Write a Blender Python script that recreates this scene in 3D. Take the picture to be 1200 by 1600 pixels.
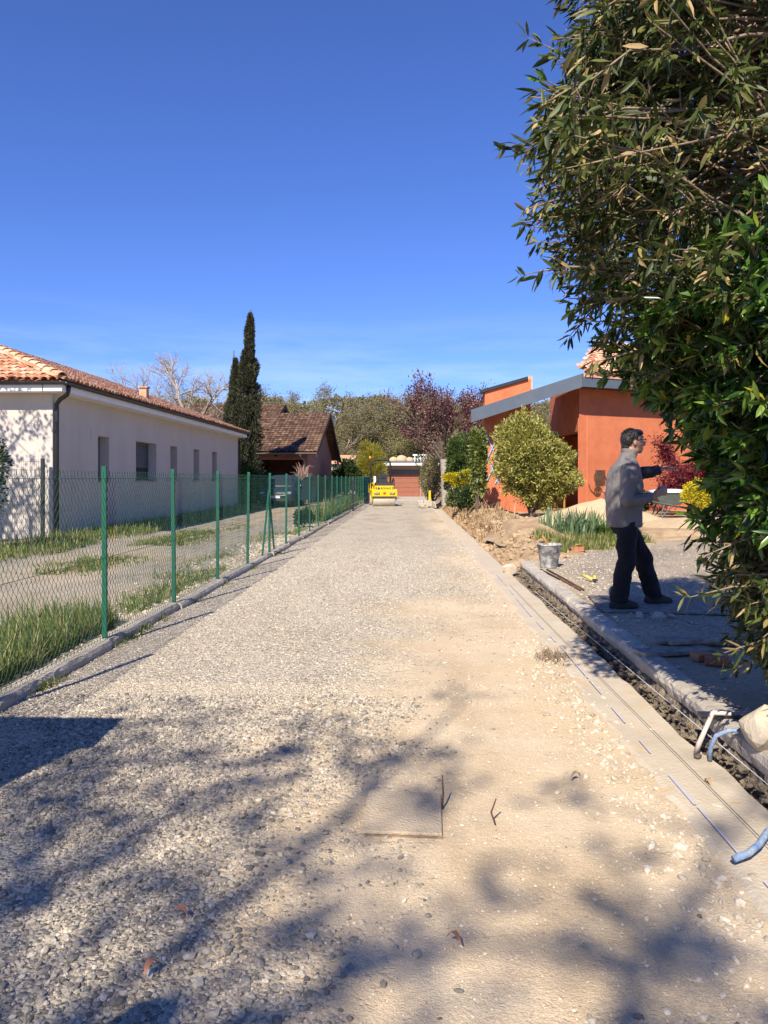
import bpy, bmesh, math, random
import numpy as np
from mathutils import Vector, Matrix, Quaternion

for o in list(bpy.data.objects):
    bpy.data.objects.remove(o)
SC = bpy.context.scene
COL = SC.collection
R = math.radians

# ------------------------------------------------------------------ camera
cam_data = bpy.data.cameras.new('camera')
cam_data.sensor_fit = 'VERTICAL'
cam_data.sensor_height = 36.0
cam_data.lens = 26.55
cam_data.shift_y = -0.0325
cam_data.clip_start = 0.05
cam_data.clip_end = 2000.0
cam = bpy.data.objects.new('camera', cam_data)
cam.location = (0, 0, 1.5)
cam.rotation_euler = (R(90), 0, 0)
COL.objects.link(cam)
SC.camera = cam

# ------------------------------------------------------------------ sky, sun, exposure
SUN_EL = R(41.0)
SUN_AZ = math.atan2(-0.31, -0.95)          # sun behind the camera, a little to the left
TO_SUN = Vector((math.sin(SUN_AZ) * math.cos(SUN_EL), math.cos(SUN_AZ) * math.cos(SUN_EL), math.sin(SUN_EL)))
world = bpy.data.worlds.new('World')
SC.world = world
world.use_nodes = True
wn, wl = world.node_tree.nodes, world.node_tree.links
wn.clear()
w_out = wn.new('ShaderNodeOutputWorld')
w_bg = wn.new('ShaderNodeBackground')
w_sky = wn.new('ShaderNodeTexSky')
w_sky.sky_type = 'NISHITA'
w_sky.sun_disc = False
w_sky.sun_elevation = SUN_EL
w_sky.sun_rotation = SUN_AZ
w_sky.altitude = 200
w_sky.air_density = 1.0
w_sky.dust_density = 0.0
w_sky.ozone_density = 2.0
w_hs = wn.new('ShaderNodeMixRGB'); w_hs.blend_type = 'MULTIPLY'      # the camera's rendering of this clear sky
w_hs.inputs['Fac'].default_value = 1.0
w_hs.inputs['Color2'].default_value = (0.63, 0.86, 1.58, 1)
w_bg.inputs['Strength'].default_value = 0.067
wl.new(w_sky.outputs[0], w_hs.inputs['Color1'])
# thin high cirrus, low above the horizon all the way round
w_tc = wn.new('ShaderNodeTexCoord')
w_map = wn.new('ShaderNodeMapping')
w_map.inputs['Scale'].default_value = (3.0, 3.0, 22.0)
w_map.inputs['Location'].default_value = (3.37, 1.9, 0.6)
w_no = wn.new('ShaderNodeTexNoise')
w_no.inputs['Scale'].default_value = 1.6
w_no.inputs['Detail'].default_value = 6
w_no.inputs['Roughness'].default_value = 0.6
w_rmp = wn.new('ShaderNodeMapRange')
w_rmp.inputs['From Min'].default_value = 0.43
w_rmp.inputs['From Max'].default_value = 0.78
w_rmp.inputs['To Max'].default_value = 0.45
w_mix = wn.new('ShaderNodeMixRGB')
w_mix.inputs['Color2'].default_value = (8.5, 9.6, 11.5, 1)
wl.new(w_tc.outputs['Generated'], w_map.inputs[0])
wl.new(w_map.outputs[0], w_no.inputs['Vector'])
wl.new(w_no.outputs[0], w_rmp.inputs['Value'])
w_sep = wn.new('ShaderNodeSeparateXYZ')
wl.new(w_tc.outputs['Generated'], w_sep.inputs[0])
w_r2 = wn.new('ShaderNodeMapRange')
w_r2.inputs['From Min'].default_value = 0.10
w_r2.inputs['From Max'].default_value = 0.22
w_r2.inputs['To Min'].default_value = 1.0
w_r2.inputs['To Max'].default_value = 0.0
wl.new(w_sep.outputs['Z'], w_r2.inputs['Value'])
w_mul = wn.new('ShaderNodeMath'); w_mul.operation = 'MULTIPLY'
wl.new(w_rmp.outputs[0], w_mul.inputs[0]); wl.new(w_r2.outputs[0], w_mul.inputs[1])
wl.new(w_mul.outputs[0], w_mix.inputs['Fac'])
wl.new(w_hs.outputs[0], w_mix.inputs['Color1'])
wl.new(w_mix.outputs[0], w_bg.inputs['Color'])
wl.new(w_bg.outputs[0], w_out.inputs['Surface'])

sun_data = bpy.data.lights.new('sun', 'SUN')
sun_data.energy = 5.0
sun_data.angle = R(0.53)
sun_data.color = (1.0, 0.92, 0.785)
sun = bpy.data.objects.new('sun', sun_data)
sun.rotation_euler = TO_SUN.to_track_quat('Z', 'Y').to_euler()
sun.location = (-10, -30, 30)
COL.objects.link(sun)

SC.view_settings.view_transform = 'Standard'
SC.view_settings.look = 'None'
SC.view_settings.exposure = 0.72
SC.view_settings.gamma = 1.0
SC.view_settings.use_curve_mapping = False
SC.cycles.max_bounces = 8
SC.cycles.transparent_max_bounces = 8

# ------------------------------------------------------------------ helpers
def thing(name, label, cat, loc=(0, 0, 0), rotz=0.0, group=None):
    o = bpy.data.objects.new(name, None)
    COL.objects.link(o)
    o.empty_display_size = 0.1
    o.location = loc
    o.rotation_euler = (0, 0, rotz)
    tag(o, label, cat, group)
    return o

def tag(o, label=None, cat=None, group=None, kind=None):
    if label: o['label'] = label
    if cat: o['category'] = cat
    if group: o['group'] = group
    if kind: o['kind'] = kind
    return o

def link(name, me, m=None, parent=None):
    o = bpy.data.objects.new(name, me)
    if m is not None and len(me.materials) == 0:
        me.materials.append(m)
    COL.objects.link(o)
    if parent is not None:
        o.parent = parent
    return o

def copy_tree(o, parent=None):
    c = o.copy()
    COL.objects.link(c)
    c.parent = parent
    for ch in [x for x in bpy.data.objects if x.parent == o]:
        copy_tree(ch, c)
    return c

class MB:
    """collects shapes, builds one mesh object"""
    def __init__(s):
        s.v, s.f = [], []
    def add(s, vs, fs):
        n = len(s.v)
        s.v.extend([tuple(v) for v in vs])
        s.f.extend([tuple(i + n for i in f) for f in fs])
        return s
    def box(s, c, d, rot=None, bev=0.0):
        hx, hy, hz = d[0] / 2, d[1] / 2, d[2] / 2
        c = Vector(c)
        M = rot if rot is not None else Matrix.Identity(3)
        if bev <= 0:
            vs = [c + M @ Vector((x * hx, y * hy, z * hz)) for z in (-1, 1) for y in (-1, 1) for x in (-1, 1)]
            fs = [(0, 2, 3, 1), (4, 5, 7, 6), (0, 1, 5, 4), (2, 6, 7, 3), (0, 4, 6, 2), (1, 3, 7, 5)]
            return s.add(vs, fs)
        b = min(bev, hx * .95, hy * .95, hz * .95)
        bm = bmesh.new()
        bmesh.ops.create_cube(bm, size=1.0)
        for v in bm.verts:
            v.co = Vector((v.co.x * d[0], v.co.y * d[1], v.co.z * d[2]))
        bmesh.ops.bevel(bm, geom=list(bm.edges), offset=b, segments=2, affect='EDGES', profile=0.6)
        bm.verts.index_update()
        vs = [c + M @ v.co for v in bm.verts]
        fs = [tuple(v.index for v in f.verts) for f in bm.faces]
        bm.free()
        return s.add(vs, fs)
    def tube(s, pts, radii, n=8, caps=True):
        pts = [Vector(p) for p in pts]
        if not hasattr(radii, '__len__'):
            radii = [radii] * len(pts)
        vs, fs = [], []
        prev = None
        for i, p in enumerate(pts):
            t = (pts[min(i + 1, len(pts) - 1)] - pts[max(i - 1, 0)])
            if t.length < 1e-9: t = Vector((0, 0, 1))
            t.normalize()
            if prev is None:
                a = Vector((1, 0, 0)) if abs(t.x) < 0.8 else Vector((0, 1, 0))
                u = t.cross(a).normalized()
            else:
                u = (prev - t * prev.dot(t))
                if u.length < 1e-6:
                    u = t.cross(Vector((0.3, 0.5, 0.8)))
                u.normalize()
            prev = u
            w = t.cross(u)
            for k in range(n):
                a = 2 * math.pi * k / n
                vs.append(p + (u * math.cos(a) + w * math.sin(a)) * radii[i])
        for i in range(len(pts) - 1):
            for k in range(n):
                a, b = i * n + k, i * n + (k + 1) % n
                fs.append((a, b, b + n, a + n))
        if caps:
            fs.append(tuple(range(n - 1, -1, -1)))
            fs.append(tuple((len(pts) - 1) * n + k for k in range(n)))
        return s.add(vs, fs)
    def loft(s, rings, caps=True):
        n = len(rings[0])
        vs = [p for r in rings for p in r]
        fs = []
        for i in range(len(rings) - 1):
            for k in range(n):
                a, b = i * n + k, i * n + (k + 1) % n
                fs.append((a, b, b + n, a + n))
        if caps:
            fs.append(tuple(range(n - 1, -1, -1)))
            fs.append(tuple((len(rings) - 1) * n + k for k in range(n)))
        return s.add(vs, fs)
    def lathe(s, prof, c=(0, 0, 0), n=20, rot=None):
        M = rot if rot is not None else Matrix.Identity(3)
        c = Vector(c)
        rings = [[c + M @ Vector((r * math.cos(2 * math.pi * k / n), r * math.sin(2 * math.pi * k / n), z)) for k in range(n)] for r, z in prof]
        return s.loft(rings)
    def prism(s, poly, axis, a, b):
        """poly of 2D points extruded along axis from a to b"""
        def P(p, t):
            if axis == 'x': return (t, p[0], p[1])
            if axis == 'y': return (p[0], t, p[1])
            return (p[0], p[1], t)
        n = len(poly)
        vs = [P(p, a) for p in poly] + [P(p, b) for p in poly]
        fs = [tuple(range(n)), tuple(range(2 * n - 1, n - 1, -1))]
        fs += [(i, i + n, (i + 1) % n + n, (i + 1) % n) for i in range(n)]
        return s.add(vs, fs)
    def ell(s, c, r, rot=None, nu=14, nv=9):
        M = rot if rot is not None else Matrix.Identity(3)
        c = Vector(c)
        rings = []
        for j in range(nv):
            th = math.pi * (j + 0.35) / (nv - 0.3)
            z, q = -math.cos(th), math.sin(th)
            rings.append([c + M @ Vector((r[0] * q * math.cos(2 * math.pi * k / nu), r[1] * q * math.sin(2 * math.pi * k / nu), r[2] * z)) for k in range(nu)])
        return s.loft(rings)
    def mesh(s, name, smooth=False):
        me = bpy.data.meshes.new(name)
        me.from_pydata(s.v, [], s.f)
        bm = bmesh.new(); bm.from_mesh(me)
        bmesh.ops.recalc_face_normals(bm, faces=bm.faces)
        bm.to_mesh(me); bm.free()
        if smooth:
            me.polygons.foreach_set('use_smooth', [True] * len(me.polygons))
        me.update()
        return me
    def build(s, name, m, parent=None, smooth=False):
        me = s.mesh(name, smooth)
        o = link(name, me, m, parent)
        if smooth == 'auto':
            pass
        return o

def np_mesh(name, V, F, smooth=False):
    """V (n,3); F list of int arrays (m,k)"""
    me = bpy.data.meshes.new(name)
    V = np.asarray(V, dtype=np.float32)
    me.vertices.add(len(V))
    me.vertices.foreach_set('co', V.ravel())
    idx = np.concatenate([f.ravel() for f in F]).astype(np.int32)
    tot = np.concatenate([np.full(len(f), f.shape[1]) for f in F]).astype(np.int32)
    start = np.concatenate([[0], np.cumsum(tot)[:-1]]).astype(np.int32)
    me.loops.add(len(idx))
    me.loops.foreach_set('vertex_index', idx)
    me.polygons.add(len(tot))
    me.polygons.foreach_set('loop_start', start)
    me.polygons.foreach_set('use_smooth', np.full(len(tot), bool(smooth)))
    me.update(calc_edges=True)
    me.validate()
    return me

# value noise in numpy, shared by the terrain and what is strewn over it
def _hash(ix, iy, seed):
    h = (ix.astype(np.int64) * 374761393 + iy.astype(np.int64) * 668265263 + seed * 1442695041) & 0xFFFFFFFF
    h = ((h ^ (h >> 13)) * 1274126177) & 0xFFFFFFFF
    h = (h ^ (h >> 16)) & 0xFFFFFFFF
    return h / 4294967295.0
def vnoise(x, y, seed=0):
    x = np.asarray(x, dtype=float); y = np.asarray(y, dtype=float)
    ix, iy = np.floor(x), np.floor(y)
    fx, fy = x - ix, y - iy
    fx = fx * fx * (3 - 2 * fx); fy = fy * fy * (3 - 2 * fy)
    a = _hash(ix, iy, seed); b = _hash(ix + 1, iy, seed); c = _hash(ix, iy + 1, seed); d = _hash(ix + 1, iy + 1, seed)
    return (a * (1 - fx) + b * fx) * (1 - fy) + (c * (1 - fx) + d * fx) * fy
def fbm(x, y, seed=0, o=4):
    t, a, s = 0, 0.5, 0
    for k in range(o):
        t = t + a * vnoise(np.asarray(x) * 2 ** k, np.asarray(y) * 2 ** k, seed + k * 17); s += a; a *= 0.55
    return t / s

ROAD = 0.033                                  # the lane, the fence and both houses' axis run this way
def rf(s, t):
    return s + ROAD * t, t - ROAD * s

# ------------------------------------------------------------------ materials
def nodes(name):
    m = bpy.data.materials.new(name)
    m.use_nodes = True
    nt = m.node_tree
    b = nt.nodes['Principled BSDF']
    return m, nt, b

def ramp(nt, stops, interp='LINEAR'):
    r = nt.nodes.new('ShaderNodeValToRGB')
    r.color_ramp.interpolation = interp
    e = r.color_ramp.elements
    while len(e) < len(stops): e.new(0.5)
    for i, (p, c) in enumerate(stops):
        e[i].position = p
        e[i].color = (c[0], c[1], c[2], 1)
    return r

def mat(name, c1, c2=None, rough=0.8, scale=4.0, bump=0.0, bscale=40.0, metal=0.0, spec=0.35, detail=6, lo=0.35, hi=0.65, coord='Object', stretch=None, speck=None):
    m, nt, b = nodes(name)
    L = nt.links
    b.inputs['Roughness'].default_value = rough
    b.inputs['Metallic'].default_value = metal
    b.inputs['Specular IOR Level'].default_value = spec
    tc = nt.nodes.new('ShaderNodeTexCoord')
    src = tc.outputs[coord]
    if stretch:
        mp = nt.nodes.new('ShaderNodeMapping'); mp.inputs['Scale'].default_value = stretch
        L.new(src, mp.inputs[0]); src = mp.outputs[0]
    if c2 is None:
        c2 = tuple(x * 0.85 for x in c1)
    n = nt.nodes.new('ShaderNodeTexNoise')
    n.inputs['Scale'].default_value = scale; n.inputs['Detail'].default_value = detail; n.inputs['Roughness'].default_value = 0.62
    L.new(src, n.inputs['Vector'])
    r = ramp(nt, [(lo, c1), (hi, c2)])
    L.new(n.outputs[0], r.inputs[0])
    out = r.outputs[0]
    if speck:
        n3 = nt.nodes.new('ShaderNodeTexNoise'); n3.inputs['Scale'].default_value = speck[1]; n3.inputs['Detail'].default_value = 3
        L.new(src, n3.inputs['Vector'])
        r3 = ramp(nt, [(speck[2], (0, 0, 0)), (speck[2] + 0.08, (1, 1, 1))])
        L.new(n3.outputs[0], r3.inputs[0])
        mx = nt.nodes.new('ShaderNodeMixRGB'); mx.inputs['Color2'].default_value = (*speck[0], 1)
        L.new(r3.outputs[0], mx.inputs['Fac']); L.new(out, mx.inputs['Color1'])
        out = mx.outputs[0]
    L.new(out, b.inputs['Base Color'])
    if bump > 0:
        n2 = nt.nodes.new('ShaderNodeTexNoise')
        n2.inputs['Scale'].default_value = bscale; n2.inputs['Detail'].default_value = 4
        L.new(src, n2.inputs['Vector'])
        bp = nt.nodes.new('ShaderNodeBump'); bp.inputs['Strength'].default_value = bump; bp.inputs['Distance'].default_value = 0.02
        L.new(n2.outputs[0], bp.inputs['Height']); L.new(bp.outputs[0], b.inputs['Normal'])
    return m

def leafmat(name, stops, rough=0.5, trans=0.25, spec=0.4):
    """each leaf takes its own colour from the ramp; some light passes through"""
    m, nt, b = nodes(name)
    L = nt.links
    g = nt.nodes.new('ShaderNodeNewGeometry')
    r = ramp(nt, stops)
    L.new(g.outputs['Random Per Island'], r.inputs[0])
    L.new(r.outputs[0], b.inputs['Base Color'])
    b.inputs['Roughness'].default_value = rough
    b.inputs['Specular IOR Level'].default_value = spec
    if trans > 0:
        t = nt.nodes.new('ShaderNodeBsdfTranslucent')
        mx = nt.nodes.new('ShaderNodeMixShader'); mx.inputs[0].default_value = trans
        hs = nt.nodes.new('ShaderNodeHueSaturation'); hs.inputs['Value'].default_value = 1.5
        L.new(r.outputs[0], hs.inputs['Color']); L.new(hs.outputs[0], t.inputs['Color'])
        out = nt.nodes['Material Output']
        L.new(b.outputs[0], mx.inputs[1]); L.new(t.outputs[0], mx.inputs[2]); L.new(mx.outputs[0], out.inputs['Surface'])
    return m

def islandmat(name, stops, rough=0.85, bump=0.3, bscale=120, spec=0.3, mottle=0.25, mscale=30):
    m, nt, b = nodes(name)
    L = nt.links
    g = nt.nodes.new('ShaderNodeNewGeometry')
    r = ramp(nt, stops)
    L.new(g.outputs['Random Per Island'], r.inputs[0])
    tc = nt.nodes.new('ShaderNodeTexCoord')
    n = nt.nodes.new('ShaderNodeTexNoise'); n.inputs['Scale'].default_value = mscale; n.inputs['Detail'].default_value = 4
    L.new(tc.outputs['Object'], n.inputs['Vector'])
    mr = nt.nodes.new('ShaderNodeMapRange'); mr.inputs['From Min'].default_value = 0.3; mr.inputs['From Max'].default_value = 0.7
    mr.inputs['To Min'].default_value = 1 - mottle; mr.inputs['To Max'].default_value = 1 + mottle
    L.new(n.outputs[0], mr.inputs['Value'])
    mu = nt.nodes.new('ShaderNodeMixRGB'); mu.blend_type = 'MULTIPLY'; mu.inputs['Fac'].default_value = 1
    L.new(r.outputs[0], mu.inputs['Color1']); L.new(mr.outputs[0], mu.inputs['Color2'])
    L.new(mu.outputs[0], b.inputs['Base Color'])
    b.inputs['Roughness'].default_value = rough
    b.inputs['Specular IOR Level'].default_value = spec
    if bump:
        n2 = nt.nodes.new('ShaderNodeTexNoise'); n2.inputs['Scale'].default_value = bscale
        L.new(tc.outputs['Object'], n2.inputs['Vector'])
        bp = nt.nodes.new('ShaderNodeBump'); bp.inputs['Strength'].default_value = bump; bp.inputs['Distance'].default_value = 0.01
        L.new(n2.outputs[0], bp.inputs['Height']); L.new(bp.outputs[0], b.inputs['Normal'])
    return m

def objmat(name, stops, rough=0.8, mottle=0.35, mscale=9, bump=0.3):
    """as islandmat, but each OBJECT takes its own colour (roof tiles, planks)"""
    m = islandmat(name, stops, rough, bump, 60, 0.3, mottle, mscale)
    nt = m.node_tree
    oi = nt.nodes.new('ShaderNodeObjectInfo')
    r = [n for n in nt.nodes if n.type == 'VALTORGB'][0]
    nt.links.new(oi.outputs['Random'], r.inputs[0])
    return m

def gravelmat(name, stone_stops, soil1, soil2, cell=55.0, attr=None, bump=0.9):
    """crushed stone (cells of their own tone) giving way to fine sand where the attribute says"""
    m, nt, b = nodes(name)
    L = nt.links
    tc = nt.nodes.new('ShaderNodeTexCoord')
    co = tc.outputs['Object']
    v = nt.nodes.new('ShaderNodeTexVoronoi'); v.inputs['Scale'].default_value = cell
    v2 = nt.nodes.new('ShaderNodeTexVoronoi'); v2.inputs['Scale'].default_value = cell * 0.37
    L.new(co, v.inputs['Vector']); L.new(co, v2.inputs['Vector'])
    sp = nt.nodes.new('ShaderNodeSeparateColor'); L.new(v.outputs['Color'], sp.inputs[0])
    r = ramp(nt, stone_stops); L.new(sp.outputs[0], r.inputs[0])
    n = nt.nodes.new('ShaderNodeTexNoise'); n.inputs['Scale'].default_value = 1.3; n.inputs['Detail'].default_value = 8; n.inputs['Roughness'].default_value = 0.65
    L.new(co, n.inputs['Vector'])
    rs = ramp(nt, [(0.35, soil1), (0.65, soil2)]); L.new(n.outputs[0], rs.inputs[0])
    nf = nt.nodes.new('ShaderNodeTexNoise'); nf.inputs['Scale'].default_value = 160; nf.inputs['Detail'].default_value = 3
    L.new(co, nf.inputs['Vector'])
    mf = nt.nodes.new('ShaderNodeMapRange'); mf.inputs['From Min'].default_value = 0.3; mf.inputs['From Max'].default_value = 0.7; mf.inputs['To Min'].default_value = 0.8; mf.inputs['To Max'].default_value = 1.15
    L.new(nf.outputs[0], mf.inputs['Value'])
    ms = nt.nodes.new('ShaderNodeMixRGB'); ms.blend_type = 'MULTIPLY'; ms.inputs['Fac'].default_value = 1
    L.new(rs.outputs[0], ms.inputs['Color1']); L.new(mf.outputs[0], ms.inputs['Color2'])
    mx = nt.nodes.new('ShaderNodeMixRGB')
    L.new(r.outputs[0], mx.inputs['Color1']); L.new(ms.outputs[0], mx.inputs['Color2'])
    if attr:
        at = nt.nodes.new('ShaderNodeAttribute'); at.attribute_name = attr
        ad = nt.nodes.new('ShaderNodeMath'); ad.operation = 'ADD'
        nn = nt.nodes.new('ShaderNodeTexNoise'); nn.inputs['Scale'].default_value = 22; nn.inputs['Detail'].default_value = 5
        L.new(co, nn.inputs['Vector'])
        sb = nt.nodes.new('ShaderNodeMath'); sb.operation = 'MULTIPLY_ADD'; sb.inputs[1].default_value = 1.5; sb.inputs[2].default_value = -0.75
        L.new(nn.outputs[0], sb.inputs[0])
        L.new(at.outputs['Fac'], ad.inputs[0]); L.new(sb.outputs[0], ad.inputs[1])
        rr = nt.nodes.new('ShaderNodeMapRange'); rr.inputs['From Min'].default_value = 0.0; rr.inputs['From Max'].default_value = 0.8
        L.new(ad.outputs[0], rr.inputs['Value'])
        L.new(rr.outputs[0], mx.inputs['Fac'])
        fac = rr.outputs[0]
    else:
        mx.inputs['Fac'].default_value = 0.35
        fac = None
    nl = nt.nodes.new('ShaderNodeTexNoise'); nl.inputs['Scale'].default_value = 0.9; nl.inputs['Detail'].default_value = 7; nl.inputs['Roughness'].default_value = 0.6
    mpl = nt.nodes.new('ShaderNodeMapping'); mpl.inputs['Scale'].default_value = (1.6, 0.7, 1)
    L.new(co, mpl.inputs[0]); L.new(mpl.outputs[0], nl.inputs['Vector'])
    rl = ramp(nt, [(0.30, (0.80, 0.76, 0.70)), (0.50, (1.0, 0.98, 0.95)), (0.70, (1.10, 1.09, 1.07))]); L.new(nl.outputs[0], rl.inputs[0])
    ml = nt.nodes.new('ShaderNodeMixRGB'); ml.blend_type = 'MULTIPLY'; ml.inputs['Fac'].default_value = 1
    L.new(mx.outputs[0], ml.inputs['Color1']); L.new(rl.outputs[0], ml.inputs['Color2'])
    L.new(ml.outputs[0], b.inputs['Base Color'])
    b.inputs['Roughness'].default_value = 0.9
    b.inputs['Specular IOR Level'].default_value = 0.2
    h = nt.nodes.new('ShaderNodeMath'); h.operation = 'ADD'
    L.new(v.outputs['Distance'], h.inputs[0]); L.new(v2.outputs['Distance'], h.inputs[1])
    if fac is not None:
        hm = nt.nodes.new('ShaderNodeMath'); hm.operation = 'MULTIPLY_ADD'; hm.inputs[1].default_value = -0.85; hm.inputs[2].default_value = 1.0
        L.new(fac, hm.inputs[0])
        h2 = nt.nodes.new('ShaderNodeMath'); h2.operation = 'MULTIPLY'
        L.new(h.outputs[0], h2.inputs[0]); L.new(hm.outputs[0], h2.inputs[1])
        hh = h2
    else:
        hh = h
    h3 = nt.nodes.new('ShaderNodeMath'); h3.operation = 'MULTIPLY_ADD'; h3.inputs[1].default_value = 0.35
    L.new(nf.outputs[0], h3.inputs[0]); L.new(hh.outputs[0], h3.inputs[2])
    bp = nt.nodes.new('ShaderNodeBump'); bp.inputs['Strength'].default_value = bump; bp.inputs['Distance'].default_value = 0.014
    bp.invert = True
    L.new(h3.outputs[0], bp.inputs['Height']); L.new(bp.outputs[0], b.inputs['Normal'])
    return m

STONES = [(0.0, (0.24, 0.215, 0.18)), (0.3, (0.39, 0.34, 0.27)), (0.6, (0.49, 0.43, 0.335)), (0.85, (0.56, 0.49, 0.375)), (1.0, (0.60, 0.53, 0.415))]
SAND1, SAND2 = (0.545, 0.42, 0.27), (0.60, 0.49, 0.345)
M = {}
M['gravel'] = gravelmat('gravel', STONES, SAND1, SAND2, 58, 'sand')
M['yard_gravel'] = gravelmat('yard gravel', [(0, (0.18, 0.155, 0.125)), (0.5, (0.35, 0.295, 0.23)), (1, (0.48, 0.41, 0.325))], (0.42, 0.325, 0.22), (0.48, 0.385, 0.27), 70, 'sand')
M['neighbour_gravel'] = gravelmat('neighbour gravel', [(0, (0.20, 0.18, 0.16)), (0.5, (0.33, 0.29, 0.24)), (1, (0.46, 0.41, 0.34))], (0.36, 0.29, 0.20), (0.42, 0.35, 0.26), 60, 'sand')
M['stone'] = islandmat('crushed stone', STONES, 0.85, 0.3, 150, 0.3, 0.2, 60)
M['coarse'] = islandmat('coarse crushed stone', [(0, (0.13, 0.118, 0.10)), (0.3, (0.25, 0.22, 0.18)), (0.65, (0.38, 0.33, 0.26)), (0.9, (0.48, 0.415, 0.325)), (1, (0.56, 0.49, 0.39))], 0.85, 0.4, 120, 0.3, 0.25, 50)
M['pale_stone'] = islandmat('pale stone', [(0, (0.36, 0.31, 0.24)), (0.5, (0.52, 0.44, 0.33)), (1, (0.62, 0.53, 0.41))], 0.85, 0.3, 150, 0.3, 0.2, 60)
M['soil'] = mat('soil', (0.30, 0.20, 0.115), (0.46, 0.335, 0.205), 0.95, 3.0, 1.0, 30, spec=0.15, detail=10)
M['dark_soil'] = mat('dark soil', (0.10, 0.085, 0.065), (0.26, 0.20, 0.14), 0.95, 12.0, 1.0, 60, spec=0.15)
M['sandpile'] = mat('building sand', (0.55, 0.41, 0.25), (0.46, 0.335, 0.20), 0.95, 5, 0.6, 90, spec=0.15)
M['meadow'] = mat('meadow', (0.075, 0.10, 0.03), (0.20, 0.17, 0.085), 0.95, 0.35, 0.5, 8, spec=0.1)
M['concrete'] = mat('weathered concrete', (0.50, 0.44, 0.36), (0.37, 0.325, 0.26), 0.9, 3.5, 0.5, 70, spec=0.25, detail=10, speck=((0.22, 0.20, 0.17), 18, 0.62))
M['strip_concrete'] = mat('dusty concrete', (0.54, 0.455, 0.34), (0.46, 0.385, 0.285), 0.92, 2.5, 0.35, 60, spec=0.2, detail=10, speck=((0.52, 0.38, 0.23), 6, 0.60))
M['white_render'] = mat('off white render', (0.57, 0.51, 0.445), (0.51, 0.455, 0.40), 0.92, 1.1, 0.35, 160, spec=0.2, detail=9, stretch=(1, 1, .35), speck=((0.44, 0.40, 0.36), 3.0, 0.63))
M['white_paint'] = mat('white paint', (0.80, 0.79, 0.76), (0.74, 0.73, 0.70), 0.6, 3.0, spec=0.4)
M['orange_render'] = mat('orange render', (0.58, 0.185, 0.088), (0.48, 0.142, 0.066), 0.95, 1.6, 1.0, 45, spec=0.15, detail=10, speck=((0.50, 0.20, 0.11), 9, 0.60))
M['brown_render'] = mat('brown pink render', (0.36, 0.185, 0.13), (0.31, 0.155, 0.11), 0.95, 1.5, 0.3, 80, spec=0.15)
M['dark_metal'] = mat('black painted metal', (0.016, 0.017, 0.02), (0.024, 0.025, 0.029), 0.45, 5, spec=0.5)
M['slate_blue'] = mat('slate blue fascia', (0.075, 0.095, 0.125), (0.09, 0.11, 0.14), 0.55, 3, spec=0.4)
M['green_paint'] = mat('green plastic coat', (0.006, 0.085, 0.05), (0.010, 0.105, 0.062), 0.45, 6, spec=0.45)
M['green_wire'] = mat('green coated wire', (0.014, 0.060, 0.042), (0.024, 0.075, 0.052), 0.5, 6, spec=0.4)
M['green_screen'] = mat('green screening', (0.012, 0.105, 0.085), (0.02, 0.14, 0.11), 0.8, 3, 0.4, 60, spec=0.2)
M['glass'] = mat('dark window glass', (0.02, 0.025, 0.03), (0.03, 0.035, 0.04), 0.1, 3, spec=0.35)
M['tile'] = objmat('canal tile', [(0, (0.42, 0.16, 0.085)), (0.35, (0.54, 0.25, 0.145)), (0.7, (0.60, 0.34, 0.215)), (1, (0.66, 0.43, 0.30))])
M['tile_mass'] = islandmat('canal tile field', [(0, (0.42, 0.16, 0.085)), (0.35, (0.54, 0.25, 0.145)), (0.7, (0.60, 0.34, 0.215)), (1, (0.66, 0.43, 0.30))], 0.85, 0.3, 60, 0.3, 0.3, 9)
M['old_tile'] = islandmat('old lichened tile', [(0, (0.085, 0.05, 0.036)), (0.5, (0.15, 0.085, 0.055)), (1, (0.22, 0.135, 0.085))], 0.92, 0.5, 30, 0.2, 0.4, 3)
M['wood'] = mat('raw wood', (0.30, 0.20, 0.11), (0.22, 0.14, 0.075), 0.8, 3, 0.3, 30, stretch=(1, 8, 8))
M['grey_wood'] = objmat('weathered board', [(0, (0.14, 0.125, 0.105)), (0.5, (0.22, 0.195, 0.165)), (1, (0.29, 0.26, 0.22))], 0.9, 0.4, 14, 0.5)
M['bark'] = mat('grey brown bark', (0.16, 0.125, 0.095), (0.085, 0.065, 0.05), 0.95, 12, 0.8, 40, spec=0.15)
M['pale_bark'] = mat('pale bark', (0.38, 0.335, 0.28), (0.24, 0.205, 0.165), 0.95, 5, 0.5, 30, spec=0.15)
M['twig'] = mat('bush twig', (0.30, 0.225, 0.155), (0.17, 0.12, 0.08), 0.85, 14, 0.4, 60, spec=0.25)
M['rubber'] = mat('black rubber', (0.018, 0.018, 0.018), (0.03, 0.03, 0.03), 0.8, 9, spec=0.3)
M['iron'] = mat('rusty iron', (0.10, 0.05, 0.03), (0.16, 0.085, 0.05), 0.85, 20, 0.3, 90, metal=0.2)

# ================================================================== SETTING
def sstep(a, b, x):
    t = np.clip((np.asarray(x, dtype=float) - a) / (b - a), 0, 1)
    return t * t * (3 - 2 * t)

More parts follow.
